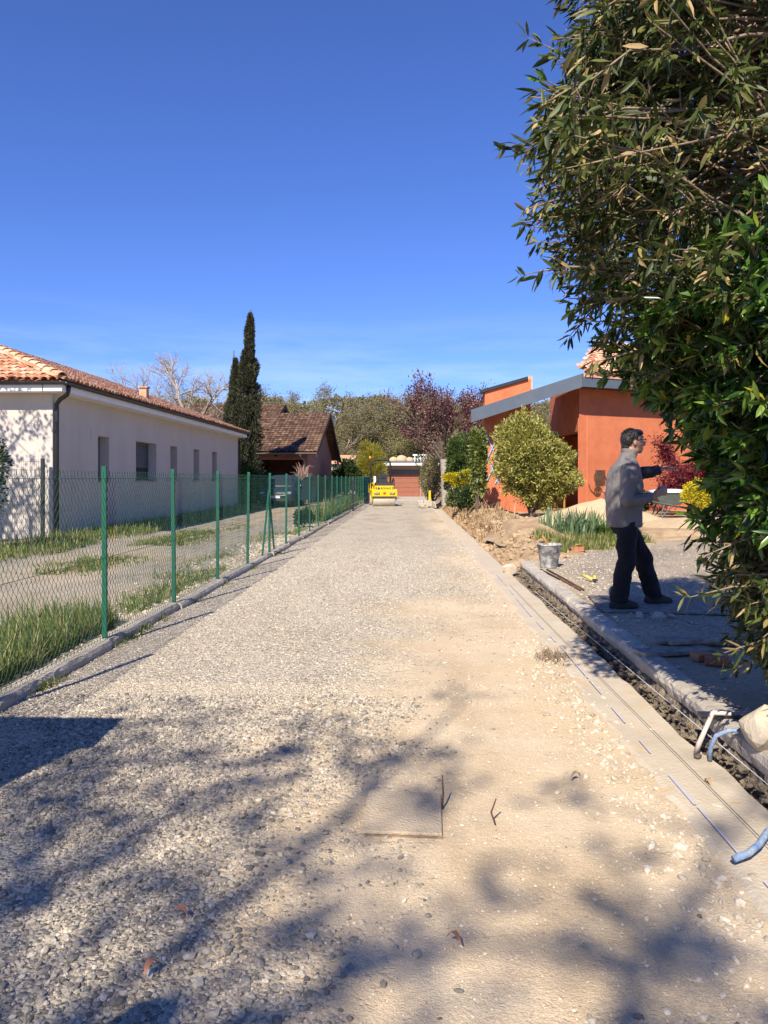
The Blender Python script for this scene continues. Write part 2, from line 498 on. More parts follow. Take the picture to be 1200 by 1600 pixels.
def grid_sheet(name, sv, tv, zfun, m, attr=None, keep=None, to_world=True):
    """a sheet over road-frame (s,t) axes, with a float attribute"""
    S, T = np.meshgrid(sv, tv)
    X, Y = rf(S, T) if to_world else (S, T)
    Z = zfun(S, T)
    V = np.stack([X, Y, Z], -1).reshape(-1, 3)
    ns, nt_ = len(sv), len(tv)
    i = np.arange((nt_ - 1) * ns).reshape(nt_ - 1, ns)[:, :-1].ravel()
    F = np.stack([i, i + 1, i + ns + 1, i + ns], -1)
    if keep is not None:
        c = V[F].mean(1)
        F = F[keep(c[:, 0], c[:, 1])]
    me = np_mesh(name, V, [F], smooth=True)
    if attr is not None:
        a = me.attributes.new('sand', 'FLOAT', 'POINT')
        a.data.foreach_set('value', np.asarray(attr(S, T), dtype=np.float32).ravel())
    o = link(name, me, m)
    o['kind'] = 'structure'
    return o

# ground to the horizon
g = MB()
g.add([(-900, -300, -0.14), (900, -300, -0.14), (900, 1500, -0.14), (-900, 1500, -0.14)], [(0, 1, 2, 3)])
tag(g.build('ground', M['meadow']), kind='structure')

# ---- the lane
def sand_amount(s, t):
    s0 = np.interp(t, [0, 1.9, 2.6, 3.4, 4.4, 5.5, 7, 8.6, 10, 12, 16, 40], [0.2, 0.05, -0.35, -0.75, -0.55, 0.05, 0.10, 0.05, 0.75, 1.0, 1.15, 1.3])
    v = 0.5 + (s - s0) * 0.75 + (fbm(s * 1.1 + 3, t * 0.8, 5) - 0.5) * 1.7 + (fbm(s * 3.1, t * 2.6, 9) - 0.5) * 0.7
    v = v - 1.1 * sstep(2.35, 1.9, t) * sstep(0.2, 0.9, s)
    v = v + 0.35 * sstep(0.62, 0.75, fbm(s * 0.7, t * 0.35, 33)) * sstep(8, 12, t)
    return np.clip(v, 0, 1)
def lane_z(s, t):
    return (fbm(s * 1.3, t * 1.3, 21) - 0.5) * 0.022 + (fbm(s * 6, t * 6, 22) - 0.5) * 0.010 + 0.012 * sstep(0.75, 1.15, s)
sv = np.linspace(-2.72, 1.25, 84)
tv = np.concatenate([np.arange(-6, 1.4, 0.3), np.arange(1.4, 9, 0.045), np.arange(9, 20, 0.12), np.arange(20, 66, 0.6)])
grid_sheet('gravel_lane', sv, tv, lane_z, M['gravel'], sand_amount)

ICO = None
def ico():
    global ICO
    if ICO is None:
        bm = bmesh.new(); bmesh.ops.create_icosphere(bm, subdivisions=1, radius=1)
        ICO = (np.array([v.co[:] for v in bm.verts]), np.array([[v.index for v in f.verts] for f in bm.faces]))
        bm.free()
    return ICO
OCT = (np.array([(1, 0, 0), (0, 1, 0), (-1, 0, 0), (0, -1, 0), (0, 0, 1), (0, 0, -.6)], float),
       np.array([(0, 1, 4), (1, 2, 4), (2, 3, 4), (3, 0, 4), (1, 0, 5), (2, 1, 5), (3, 2, 5), (0, 3, 5)]))
def strew(name, P, rad, rng, m, label=None, cat=None, flat=0.6, shape='ico', kind='stuff', sink=0.25):
    bv, bf = ico() if shape == 'ico' else OCT
    n = len(P); k = len(bv)
    sc = rad[:, None] * np.stack([rng.uniform(0.75, 1.35, n), rng.uniform(0.65, 1.1, n), flat * rng.uniform(0.7, 1.2, n)], -1)
    B = bv[None] * (1 + rng.uniform(-0.24, 0.24, (n, k, 1)))
    B = B * sc[:, None, :]
    a = rng.uniform(0, 6.283, n); tl = rng.normal(0, 0.25, n)
    ct, st = np.cos(tl)[:, None], np.sin(tl)[:, None]
    y, z = B[..., 1] * ct - B[..., 2] * st, B[..., 1] * st + B[..., 2] * ct
    ca, sa = np.cos(a)[:, None], np.sin(a)[:, None]
    x2, y2 = B[..., 0] * ca - y * sa, B[..., 0] * sa + y * ca
    V = np.stack([x2, y2, z], -1) + P[:, None, :]
    V[..., 2] += (rad * flat * (1 - 2 * sink) * 0.8)[:, None]
    F = (bf[None] + (np.arange(n) * k)[:, None, None]).reshape(-1, 3)
    me = np_mesh(name, V.reshape(-1, 3), [F])
    o = link(name, me, m)
    tag(o, label, cat, kind=kind)
    return o

rng = np.random.default_rng(7)
def lane_points(n, t0, t1, keepfun):
    # even on the ground inside the picture's wedge and a little beyond
    t = np.sqrt(rng.uniform(t0 ** 2, t1 ** 2, n))
    s = rng.uniform(-2.62, 1.18, n)
    u = (s + ROAD * t) / t
    k = (np.abs(u) < 0.62) & (rng.uniform(0, 1, n) < keepfun(s, t))
    return s[k], t[k]
def put(s, t, r, nm, label, m, shape='ico', flat=0.6):
    x, y = rf(s, t)
    P = np.stack([x, y, lane_z(s, t)], -1)
    return strew(nm, P, r, rng, m, label, 'gravel', flat, shape)
# coarse crushed stone close to the camera
def kc(s, t):
    c = 1 - sand_amount(s, t)
    patch = sstep(0.40, 0.62, fbm(s * 1.2 + 9, t * 1.4, 41) + 0.22 * sstep(3.2, 2.2, t))
    return np.clip(c * 1.3, 0.0, 1) * patch + 0.004
s, t = lane_points(52000, 1.75, 5.2, kc)
put(s, t, rng.gamma(4.5, 0.00165, len(s)).clip(0.003, 0.021), 'coarse_gravel', 'coarse grey crushed stone strewn over the near lane', M['coarse'])
# fine stone further on
def kf(s, t):
    return np.clip(1.15 - sand_amount(s, t), 0.22, 1) * (1 - 0.93 * sstep(8.5, 19.5, t))
s, t = lane_points(64000, 1.75, 5.5, kf)
put(s, t, rng.gamma(5, 0.00085, len(s)).clip(0.002, 0.010), 'fine_gravel', 'fine pale grit scattered between coarser stones', M['pale_stone'], 'oct', 0.7)
s, t = lane_points(175000, 5.0, 20, kf)
put(s, t, rng.gamma(5, 0.00125, len(s)).clip(0.003, 0.014), 'lane_gravel', 'pale crushed stone covering the middle of the lane', M['stone'], 'oct', 0.7)
# the rough row of lumps along the concrete strip
t = np.concatenate([rng.uniform(1.9, 7, 1300), rng.uniform(7, 22, 700)])
s = 1.20 + rng.normal(-0.09, 0.13, len(t)) + (fbm(t * 1.7, t * 0, 3) - 0.5) * 0.15
put(s, t, rng.gamma(2.6, 0.0034, len(s)).clip(0.003, 0.024), 'edge_rubble', 'row of loose stones along the dusty concrete strip', M['pale_stone'])

# ---- concrete strip (foundation poured for a new wall)
def ribbon(name, m, t0, t1, step, prof, kind='structure', jit=0.0, seed=1, smooth=True):
    """prof(t) -> list of (s,z) section points, swept along the lane"""
    ts = np.arange(t0, t1 + 1e-6, step)
    rings = []
    rr = np.random.default_rng(seed)
    for tt in ts:
        pr = prof(tt)
        rings.append([(*rf(p[0] + (rr.normal(0, jit) if jit else 0), tt), p[1] + (rr.normal(0, jit) if jit else 0)) for p in pr])
    b = MB(); b.loft(rings)
    o = b.build(name, m, smooth=smooth)
    o['kind'] = kind
    return o
def strip_prof(tt):
    e1 = 1.20 + float(fbm(tt * 1.3, 0.0, 51) - 0.5) * 0.14 + float(fbm(tt * 6, 0.0, 52) - 0.5) * 0.05
    e2 = 1.60 + float(fbm(tt * 2.1, 4.0, 53) - 0.5) * 0.07
    z = 0.022 + float(fbm(tt * 0.9, 8.0, 54) - 0.5) * 0.012
    return [(e1, -0.11), (e1, z - 0.012), (e1 + 0.03, z), (e2 - 0.02, z), (e2, z - 0.02), (e2 + 0.02, -0.11)]
ribbon('concrete_strip', M['strip_concrete'], 1.4, 37, 0.07, strip_prof, smooth=False)
# soil wall of the trench between strip and kerb
def pad_edge(t): return 1.665 + 0.009 * t
def trench_prof(tt):
    a = pad_edge(tt)
    q = lambda k: float(fbm(tt * 5, k * 3.1, 61) - 0.5)
    return [(1.50, -0.13), (1.56, -0.06 + 0.05 * q(1)), (a - 0.05 + 0.05 * q(2), -0.035 + 0.05 * q(3)), (a - 0.01 + 0.10 * q(4), 0.015), (a + 0.0 + 0.11 * q(5), 0.05), (a + 0.03 + 0.06 * q(6), 0.105), (a + 0.3, 0.11), (a + 0.3, -0.13)]
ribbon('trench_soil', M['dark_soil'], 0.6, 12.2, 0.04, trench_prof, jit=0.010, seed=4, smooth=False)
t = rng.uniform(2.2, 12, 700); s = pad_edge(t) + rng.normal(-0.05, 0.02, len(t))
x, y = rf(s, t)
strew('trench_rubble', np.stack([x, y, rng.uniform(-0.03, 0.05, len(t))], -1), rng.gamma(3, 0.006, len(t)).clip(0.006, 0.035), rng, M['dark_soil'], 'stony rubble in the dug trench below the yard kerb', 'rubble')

# ---- the yard behind the kerb
PADPOLY = [(pad_edge(-3) + ROAD * -3 + 0.06, -3), (pad_edge(12.05) + ROAD * 12.05 + 0.06, 12.0), (3.3, 13.2), (4.6, 15.2), (6.2, 16.6), (9.0, 17.6), (17, 18.4), (17, -3)]
def in_pad(x, y):
    x = np.asarray(x); y = np.asarray(y); r = np.zeros(x.shape, bool)
    n = len(PADPOLY)
    for i in range(n):
        (x1, y1), (x2, y2) = PADPOLY[i], PADPOLY[(i + 1) % n]
        c = ((y1 > y) != (y2 > y)) & (x < (x2 - x1) * (y - y1) / (y2 - y1 + 1e-12) + x1)
        r ^= c
    return r
xs = np.concatenate([np.arange(1.5, 4.5, 0.08), np.arange(4.5, 17.2, 0.3)])
ys = np.concatenate([np.arange(-3, 2, 0.3), np.arange(2, 12.6, 0.08), np.arange(12.6, 18.6, 0.2)])
def yard_z(x, y): return 0.168 + (fbm(x * 2, y * 2, 71) - 0.5) * 0.02
def yard_sand(x, y):
    return np.clip(0.15 + 0.9 * sstep(13.5, 18.0, y - 0.25 * (x - 4)) + (fbm(x * 1.4, y * 1.1, 72) - 0.5) * 1.1 + 0.5 * sstep(0.9, 0.2, x - (pad_edge(0) + 0.042 * y)) , 0, 1)
grid_sheet('gravel_yard', xs, ys, yard_z, M['yard_gravel'], yard_sand, keep=lambda x, y: in_pad(x, y), to_world=False)
def kerb_prof(tt):
    a = pad_edge(tt)
    q = lambda k, f=1.5: float(fbm(tt * f, k * 5.0, 81) - 0.5)
    zt = 0.185 + 0.016 * q(1)
    chip = max(0, q(7, 3.0) - 0.12) * 0.16
    return [(a + 0.005 + 0.02 * q(2), 0.085 + 0.02 * q(3, 5)), (a - 0.012 + 0.012 * q(4, 4), 0.135), (a - 0.004 + chip, zt - 0.018), (a + 0.022 + chip, zt), (a + 0.15, zt), (a + 0.17, 0.10)]
ribbon('yard_kerb', M['concrete'], 1.0, 12.12, 0.05, kerb_prof, jit=0.0025, seed=9, smooth=False)
# stones and crumbs lying on the yard
n = 9000
y = np.sqrt(rng.uniform(2.2 ** 2, 15 ** 2, n)); x = pad_edge(0) + 0.06 + 0.042 * y + rng.gamma(1.3, 1.1, n)
k = in_pad(x, y) & (x / y < 0.62); x, y = x[k], y[k]
strew('yard_grit', np.stack([x, y, yard_z(x, y)], -1), rng.gamma(3, 0.0026, len(x)).clip(0.003, 0.02), rng, M['stone'], 'grey grit lying loose on the shaded yard', 'gravel', 0.7, 'oct')

# ---- garden terrain on the right, beyond the yard
def garden_z(x, y):
    s_ = x - ROAD * y
    d = s_ - 1.66
    base = 0.20 + 0.28 * sstep(12.5, 21, y)
    bank = sstep(-0.05, 0.55, d + (fbm(x * 2.2, y * 1.5, 91) - 0.5) * 0.5)
    ridge = 0.16 * sstep(0.2, 0.6, d) * sstep(1.7, 0.8, d) * sstep(12.3, 14, y) * (0.5 + fbm(x * 1.6, y * 1.2, 92))
    lump = (fbm(x * 3.0, y * 3.0, 93) - 0.5) * 0.16 * sstep(2.6, 1.0, d) + (fbm(x * 9.0, y * 9.0, 94) - 0.5) * 0.10 * sstep(2.2, 0.7, d) + (fbm(x * 1.2, y * 1.2, 95) - 0.5) * 0.06
    z = bank * (base + ridge + lump) - 0.05
    # rests just under the yard slab
    inset = np.zeros(np.shape(x))
    for ox, oy in ((0.25, 0), (-0.25, 0), (0, 0.3), (0, -0.3)):
        inset = inset + in_pad(np.asarray(x) + ox, np.asarray(y) + oy)
    return np.where(inset >= 3.5, 0.10, np.where(inset > 0.5, np.minimum(z, 0.20), z))
gx = np.concatenate([np.arange(1.9, 5.2, 0.075), np.arange(5.2, 13, 0.2), np.arange(13, 32, 1.0)])
gy = np.concatenate([np.arange(11.4, 20, 0.075), np.arange(20, 44, 0.2), np.arange(44, 70, 2.0)])
def garden_cut(x, y): return (x - ROAD * y) > 1.60
gd = grid_sheet('garden_soil', gx, gy, garden_z, M['soil'], keep=garden_cut, to_world=False)
# clods on the bank
n = 2600
y = rng.uniform(12.3, 36, n); d = np.abs(rng.normal(0, 0.55, n)) + 0.02; x = 1.66 + d + ROAD * y
strew('bank_clods', np.stack([x, y, garden_z(x, y)], -1), rng.gamma(2.5, 0.014, n).clip(0.012, 0.10), rng, M['soil'], 'crumbly brown clods along the dug earth bank', 'soil', 0.7)
# flat spread of sand before the orange house, and the heap
def heap(name, cx, cy, rx, ry, h, label, cat, m, seed, zbase=None):
    nr, na = 16, 40
    V, F = [], []
    for i in range(nr + 1):
        r = i / nr
        for k in range(na):
            a = 2 * math.pi * k / na
            w = 1 + 0.22 * (float(vnoise(math.cos(a) * 1.6 + seed, math.sin(a) * 1.6, seed)) - 0.5) * 2
            x_ = cx + rx * r * w * math.cos(a); y_ = cy + ry * r * w * math.sin(a)
            hh = h * (1 - r) ** 1.15 * (1 + 0.0) + h * 0.10 * (float(fbm(x_ * 3, y_ * 3, seed)) - 0.5) * (1 - r)
            zb = float(garden_z(np.array(x_), np.array(y_))) if zbase is None else zbase
            V.append((x_, y_, max(zb, 0.16) + hh - 0.03 * (r > 0.97)))
    for i in range(nr):
        for k in range(na):
            a_, b_ = i * na + k, i * na + (k + 1) % na
            F.append((a_, b_, b_ + na, a_ + na))
    b = MB(); b.add(V, F)
    o = b.build(name, m, smooth=True)
    tag(o, label, cat)
    return o
heap('sand_heap', 5.55, 19.3, 1.9, 1.2, 0.62, 'steep heap of yellow building sand against the orange house', 'sand heap', M['sandpile'], 3)
heap('spread_sand', 8.4, 18.9, 2.9, 1.3, 0.20, 'low spread of yellow sand in front of the wheelbarrow', 'sand', M['sandpile'], 8)
heap('earth_mound', 3.3, 16.2, 1.1, 1.7, 0.22, 'low mound of pale dug earth beside the variegated shrub', 'soil mound', M['soil'], 11)

# ---- neighbour's drive on the left
def nb_z(s, t): return 0.012 + (fbm(s * 1.2, t * 1.2, 101) - 0.5) * 0.05 + 0.06 * sstep(-6.6, -8.0, s)
def nb_sand(s, t):
    v = 0.3 + (fbm(s * 0.9, t * 0.5, 102) - 0.5) * 1.6 + 0.9 * sstep(-3.6, -3.0, s) + 0.8 * sstep(-7.0, -7.8, s) + 0.5 * np.exp(-((s + 5.4) / 0.5) ** 2)
    return np.clip(v, 0, 1)
sv2 = np.concatenate([np.arange(-40, -12, 2.0), np.arange(-12, -8.7, 0.4), np.arange(-8.7, -2.72, 0.1), [-2.70]])
tv2 = np.concatenate([np.arange(-4, 4, 0.5), np.arange(4, 24, 0.15), np.arange(24, 66, 0.6)])
grid_sheet('neighbour_drive', sv2, tv2, nb_z, M['neighbour_gravel'], nb_sand)
t = rng.uniform(5, 24, 2600); s = -2.88 - np.abs(rng.normal(0, 0.35, len(t)))
x, y = rf(s, t)
strew('verge_stones', np.stack([x, y, nb_z(s, t)], -1), rng.gamma(3, 0.006, len(t)).clip(0.006, 0.035), rng, M['pale_stone'], 'pale stones lying along the foot of the wire fence', 'gravel')
# low concrete kerb under the fence, cast in lengths
def fence_kerb_prof(k):
    def f(tt):
        q = lambda j, fr=1.2: float(fbm(tt * fr, j * 4.0 + k, 111) - 0.5)
        zt = 0.075 + 0.02 * q(1) + 0.012 * ((k * 37) % 5 - 2) * 0.4
        a = -2.625 + 0.02 * q(2) + 0.008 * ((k * 23) % 5 - 2)
        return [(a, -0.06), (a + 0.006 * q(5, 6), zt - 0.03), (a - 0.02, zt), (a - 0.15 + 0.03 * q(3), zt - 0.005), (a - 0.17 + 0.03 * q(3), -0.06)]
    return f
fk = bpy.data.objects.new('fence_kerb', None); COL.objects.link(fk); fk['kind'] = 'structure'
for k in range(24):
    o = ribbon('kerb_length', M['concrete'], 2.6 + k * 2.0, 2.6 + k * 2.0 + 1.975, 0.079, fence_kerb_prof(k), jit=0.003, seed=k, smooth=False)
    del o['kind']
    o.parent = fk

# concrete apron before the far garage
b = MB(); x0, y0 = rf(-1.9, 50); 
b.add([(*rf(-1.95, 52), 0.03), (*rf(3.6, 52), 0.03), (*rf(3.6, 66), 0.035), (*rf(-1.95, 66), 0.035), (*rf(-1.95, 52), -0.1), (*rf(3.6, 52), -0.1), (*rf(3.6, 66), -0.1), (*rf(-1.95, 66), -0.1)],
      [(0, 1, 2, 3), (0, 4, 5, 1), (1, 5, 6, 2), (2, 6, 7, 3), (3, 7, 4, 0)])
tag(b.build('garage_apron', M['concrete']), kind='structure')

# ---- concrete cover let into the lane, iron stakes, chalk and string lines
M['cover'] = mat('sandy concrete cover', (0.50, 0.39, 0.26), (0.42, 0.345, 0.255), 0.95, 7, 0.6, 80, spec=0.15, detail=10)
c = MB()
cx, cy = rf(0.04, 3.36)
c.box((0, 0, 0), (0.34, 0.40, 0.05), bev=0.004)
o = c.build('concrete_cover', M['cover']); o.location = (0.085, 3.36, -0.001); o.rotation_euler = (R(0.5), R(0.8), -0.06)
tag(o, 'dusty square concrete cover let into the lane', 'manhole cover')
c = MB(); c.box((0, 0, 0), (0.33, 0.006, 0.04)); M['dusty_iron'] = mat('dusty iron', (0.27, 0.195, 0.13), (0.16, 0.11, 0.075), 0.9, 25, 0.3, 90); o = c.build('cover_edge_iron', M['dusty_iron']); o.location = (0.08, 3.15, -0.006); o.rotation_euler = (0, 0, -0.08)
tag(o, 'rusty iron edge along the near side of the concrete cover', 'iron strip')
for k, (sx, sy, hgt, lean, lab) in enumerate([(0.262, 3.42, 0.155, 0.02, 'thin rusty iron stake at the right edge of the concrete cover'), (0.50, 3.27, 0.11, -0.12, 'short bent iron stake standing right of the concrete cover')]):
    b = MB(); b.tube([(0, 0, -0.05), (lean * .3, 0, hgt * .5), (lean * hgt, 0.01, hgt)], [0.0045, 0.0045, 0.003], 6)
    o = b.build('iron_stake', M['iron'], smooth=True); o.location = (sx, sy, 0.0); tag(o, lab, 'stake', 'iron stakes in the lane')
M['chalk'] = mat('blue chalk', (0.40, 0.41, 0.54), (0.50, 0.46, 0.46), 0.95, 30)
rr = random.Random(3)
cl = thing('chalk_line', 'snapped blue chalk line on the concrete strip', 'chalk line')
tt = 2.6
while tt < 11.5:
    ln = rr.uniform(0.10, 0.5)
    s_ = 1.285 + 0.012 * math.sin(tt * 1.3) + 0.004 * tt
    w = rr.uniform(0.003, 0.008)
    z_ = 0.0335
    b = MB()
    b.add([(*rf(s_ - w, tt), z_), (*rf(s_ + w, tt), z_), (*rf(s_ + w + .002, tt + ln), z_), (*rf(s_ - w + .002, tt + ln), z_)], [(0, 1, 2, 3)])
    b.build('dash', M['chalk'], cl)
    tt += ln + rr.choice([0.02, 0.05, 0.16, 0.3])
M['string'] = mat('white mason string', (0.74, 0.74, 0.76), rough=0.8)
M['dark_string'] = mat('dark string', (0.07, 0.07, 0.075), rough=0.8)
b = MB(); b.tube([(*rf(1.615, 2.2), 0.135), (*rf(1.60, 5.5), 0.115), (*rf(1.585, 9.6), 0.08)], 0.0018, 5)
tag(b.build('mason_string', M['string']), 'taut white mason string beside the yard kerb', 'string')
b = MB(); b.tube([(*rf(1.435, 2.0), 0.045), (*rf(1.40, 5.5), 0.045), (*rf(1.385, 10.4), 0.042)], 0.0018, 5)
tag(b.build('guide_string', M['dark_string']), 'thin dark string stretched low over the concrete strip', 'string')

# ================================================================== LEFT: white house, fences
def wall_holes(x0, x1, z0, z1, th, holes, plane='y', pos=0.0):
    """a wall slab with real rectangular openings; plane 'y': runs along x at y=pos..pos+th; 'x': runs along y at x=pos-th..pos"""
    us = sorted({x0, x1, *[h[0] for h in holes], *[h[1] for h in holes]})
    zs = sorted({z0, z1, *[h[2] for h in holes], *[h[3] for h in holes]})
    def solid(i, j):
        if i < 0 or j < 0 or i >= len(us) - 1 or j >= len(zs) - 1: return False
        u, z = (us[i] + us[i + 1]) / 2, (zs[j] + zs[j + 1]) / 2
        return not any(h[0] < u < h[1] and h[2] < z < h[3] for h in holes)
    b = MB()
    def P(u, d, z):
        return (u, pos + d * th, z) if plane == 'y' else (pos - d * th, u, z)
    for i in range(len(us) - 1):
        for j in range(len(zs) - 1):
            if not solid(i, j): continue
            a, c, d, e = us[i], us[i + 1], zs[j], zs[j + 1]
            b.add([P(a, 0, d), P(c, 0, d), P(c, 0, e), P(a, 0, e)], [(0, 1, 2, 3)])
            b.add([P(a, 1, d), P(c, 1, d), P(c, 1, e), P(a, 1, e)], [(3, 2, 1, 0)])
            for (di, dj, q) in ((-1, 0, [(a, d), (a, e)]), (1, 0, [(c, d), (c, e)]), (0, -1, [(a, d), (c, d)]), (0, 1, [(a, e), (c, e)])):
                if not solid(i + di, j + dj):
                    (u1, z1_), (u2, z2_) = q
                    b.add([P(u1, 0, z1_), P(u2, 0, z2_), P(u2, 1, z2_), P(u1, 1, z1_)], [(0, 1, 2, 3)])
    return b

def canal_tile_mesh(name='tile', L=0.46, r0=0.098, r1=0.080, n=6, th=0.014):
    V, F = [], []
    for yy, rr_, zz in ((0, r0, 0.022), (L, r1, 0.0)):
        for q in (0, 1):
            r_ = rr_ - q * th
            for k in range(n + 1):
                a = math.pi * k / n
                V.append((r_ * math.cos(a), yy, zz + r_ * math.sin(a) * 0.9))
    m = n + 1
    for k in range(n):
        F.append((k, k + 1, 2 * m + k + 1, 2 * m + k))
        F.append((m + k + 1, m + k, 3 * m + k, 3 * m + k + 1))
        F.append((k + 1, k, m + k, m + k + 1))
    b = MB(); b.add(V, F)
    me = bpy.data.meshes.new(name); me.from_pydata(b.v, [], b.f); me.update()
    me.polygons.foreach_set('use_smooth', [True] * len(me.polygons))
    return me
TILE = canal_tile_mesh()
TILE.materials.append(M['tile'])

def tile_field(parent, origin, u, v, ncol, span, keep, single, pitch=0.195, row=0.37, seed=1):
    """cover tiles laid up a slope: origin on the eave, u along it, v up it. Tiles for which single(i,j) are objects, the rest one mesh"""
    rr = random.Random(seed)
    u = Vector(u).normalized(); v = Vector(v).normalized(); w = u.cross(v).normalized()
    if w.z < 0: w = -w
    basis = Matrix((u, v, w)).transposed()
    mass = MB()
    tv_ = [x.co.copy() for x in TILE.vertices]; tf = [tuple(p.vertices) for p in TILE.polygons]
    nrow = int(span / row)
    for i in range(ncol):
        for j in range(nrow):
            uu, vv = (i + 0.5) * pitch, j * row
            if not keep(uu, vv): continue
            jz = rr.uniform(-0.006, 0.008); ang = rr.gauss(0, 0.018)
            p = Vector(origin) + u * (uu + rr.gauss(0, 0.006)) + v * (vv - 0.03 + rr.gauss(0, 0.012)) + w * (0.028 + jz)
            Rm = basis @ Matrix.Rotation(ang, 3, 'Z')
            if single(i, j):
                o = link('tile', TILE, None, parent)
                o.matrix_local = Matrix.Translation(p) @ Rm.to_4x4()
            else:
                mass.add([p + Rm @ c_ for c_ in tv_], tf)
    if mass.v:
        me = bpy.data.meshes.new('tile_rows'); me.from_pydata(mass.v, [], mass.f); me.update()
        me.polygons.foreach_set('use_smooth', [True] * len(me.polygons))
        o = link('tile_rows', me, M['tile_mass'], parent); o['kind'] = 'stuff'

HX, HY = rf(-8.5, 18.0)
HY = 18.0; HX = -7.9
house = thing('white_house', 'low white rendered house with orange canal tiles behind the wire fence', 'house', (HX, HY, 0.0), -ROAD)
HL, HW, HZ = 19.6, 10.5, 3.62
wins = [(2.64, 3.40, 1.44, 2.67), (5.5, 7.4, 1.44, 2.67), (8.9, 9.7, 1.44, 2.67), (11.8, 12.6, 1.44, 2.67), (14.6, 15.4, 1.44, 2.67)]
b = wall_holes(0, HL, -0.1, HZ, 0.36, wins, 'x', 0.0)
wl_ = b.build('wall', M['white_render'], house)
b = MB(); b.box((-HW / 2 - 0.18, 0.178, (HZ - 0.1) / 2), (HW - 0.362, 0.35, HZ + 0.1)); b.build('wall', M['white_render'], house)
b = MB(); b.box((-HW / 2 - 0.18, HL - 0.178, (HZ - 0.1) / 2), (HW - 0.362, 0.35, HZ + 0.1)); b.build('wall', M['white_render'], house)
b = MB(); b.box((-HW, HL / 2, (HZ - 0.1) / 2), (0.36, HL, HZ + 0.1)); b.build('wall', M['white_render'], house)
M['shutter'] = mat('grey roller shutter', (0.075, 0.085, 0.10), (0.09, 0.10, 0.115), 0.5, 3)
for k, (a, c, d, e) in enumerate(wins):
    w_ = bpy.data.objects.new('window', None); COL.objects.link(w_); w_.parent = house
    b = MB()
    xi = -0.27
    for (ya, yb, za, zb) in ((a + .002, a + 0.055, d + .002, e - .002), (c - 0.055, c - .002, d + .002, e - .002), (a + 0.055, c - 0.055, d + .002, d + 0.06), (a + 0.055, c - 0.055, e - 0.06, e - .002)):
        b.box((xi - 0.03, (ya + yb) / 2, (za + zb) / 2), (0.06, yb - ya, zb - za))
    b.build('frame', M['shutter'], w_)
    b = MB(); b.box((xi - 0.045, (a + c) / 2, (d + e) / 2), (0.012, c - a - 0.11, e - d - 0.12)); b.build('pane', M['glass'], w_)
    b = MB(); b.box((-0.10, (a + c) / 2, d - 0.022), (0.30, c - a + 0.08, 0.04), bev=0.006); b.build('sill', M['concrete'], w_)
    if k in (0, 1):
        for q in range(14 if k else 20):          # roller shutter slats
            z_ = e - 0.03 - q * 0.058
            b = MB(); b.box((xi - 0.006, (a + c) / 2, z_), (0.014, c - a - 0.115, 0.050), bev=0.004); b.build('shutter_slat', M['shutter'], w_)
# eaves box, gutter, downpipes
OV = 0.46
b = MB(); b.box((OV / 2 - 0.02, HL / 2, HZ + 0.005), (OV - 0.02, HL + 2 * OV - 0.04, 0.17)); b.build('eaves_board', M['white_paint'], house)
b = MB(); b.box((-HW / 2 - 0.03, -OV / 2, HZ + 0.004), (HW - 0.02, OV - 0.04, 0.168)); b.build('eaves_board', M['white_paint'], house)
def gutter(parent, p0, p1, r=0.075, m=None):
    p0, p1 = Vector(p0), Vector(p1); t_ = (p1 - p0).normalized(); sd = t_.cross(Vector((0, 0, 1))).normalized()
    rings = []
    for p in (p0, p1):
        ring = []
        for k in range(9): a = math.pi + math.pi * k / 8; ring.append(p + sd * r * math.cos(a) + Vector((0, 0, r * math.sin(a))))
        for k in range(8, -1, -1): a = math.pi + math.pi * k / 8; ring.append(p + sd * (r - .008) * math.cos(a) + Vector((0, 0, (r - .008) * math.sin(a))))
        rings.append(ring)
    b = MB(); b.loft(rings, caps=True); return b.build('gutter', m or M['dark_metal'], parent)
gutter(house, (OV + 0.03, -OV, HZ + 0.135), (OV + 0.03, HL + OV, HZ + 0.135))
gutter(house, (OV + 0.10, -OV - 0.03, HZ + 0.135), (-HW - OV, -OV - 0.03, HZ + 0.135))
b = MB(); b.tube([(OV + 0.02, -0.18, HZ + 0.08), (OV, -0.18, HZ - 0.06), (OV - 0.05, -0.12, HZ - 0.13), (0.16, 0.02, HZ - 0.24), (0.075, 0.06, HZ - 0.34), (0.07, 0.07, HZ - 0.5), (0.07, 0.07, 0.05)], 0.052, 10)
b.build('downpipe', M['dark_metal'], house, smooth=True)
b = MB(); b.tube([(OV + 0.02, HL + 0.1, HZ + 0.08), (OV - 0.04, HL + 0.08, HZ - 0.13), (0.075, HL - 0.04, HZ - 0.34), (0.07, HL - 0.07, 0.05)], 0.05, 8)
b.build('downpipe', M['dark_metal'], house, smooth=True)
# roof: three visible slopes over a solid deck
SL = 0.375
EZ = HZ + 0.14
rise = (HW / 2 + OV) * SL
x0_, x1_, y0_, y1_ = OV, -HW - OV, -OV, HL + OV
xm = -HW / 2; hy = HW / 2 + OV
deck = MB()
deck.add([(x0_, y0_, EZ), (x0_, y1_, EZ), (x1_, y1_, EZ), (x1_, y0_, EZ), (xm, y0_ + hy, EZ + rise), (xm, y1_ - hy, EZ + rise)],
         [(0, 1, 5, 4), (1, 2, 5), (2, 3, 4, 5), (3, 0, 4), (3, 2, 1, 0)])
roof = deck.build('roof', M['tile_mass'], house)
sl = math.sqrt(1 + SL * SL)
tile_field(roof, (x0_, y0_, EZ), (0, 1, 0), (-1, 0, SL), int((y1_ - y0_) / 0.195), hy * sl,
           lambda uu, vv: vv / sl < min(uu, (y1_ - y0_) - uu), lambda i, j: (j < 1) or (j < 5 and i < 22), seed=2)
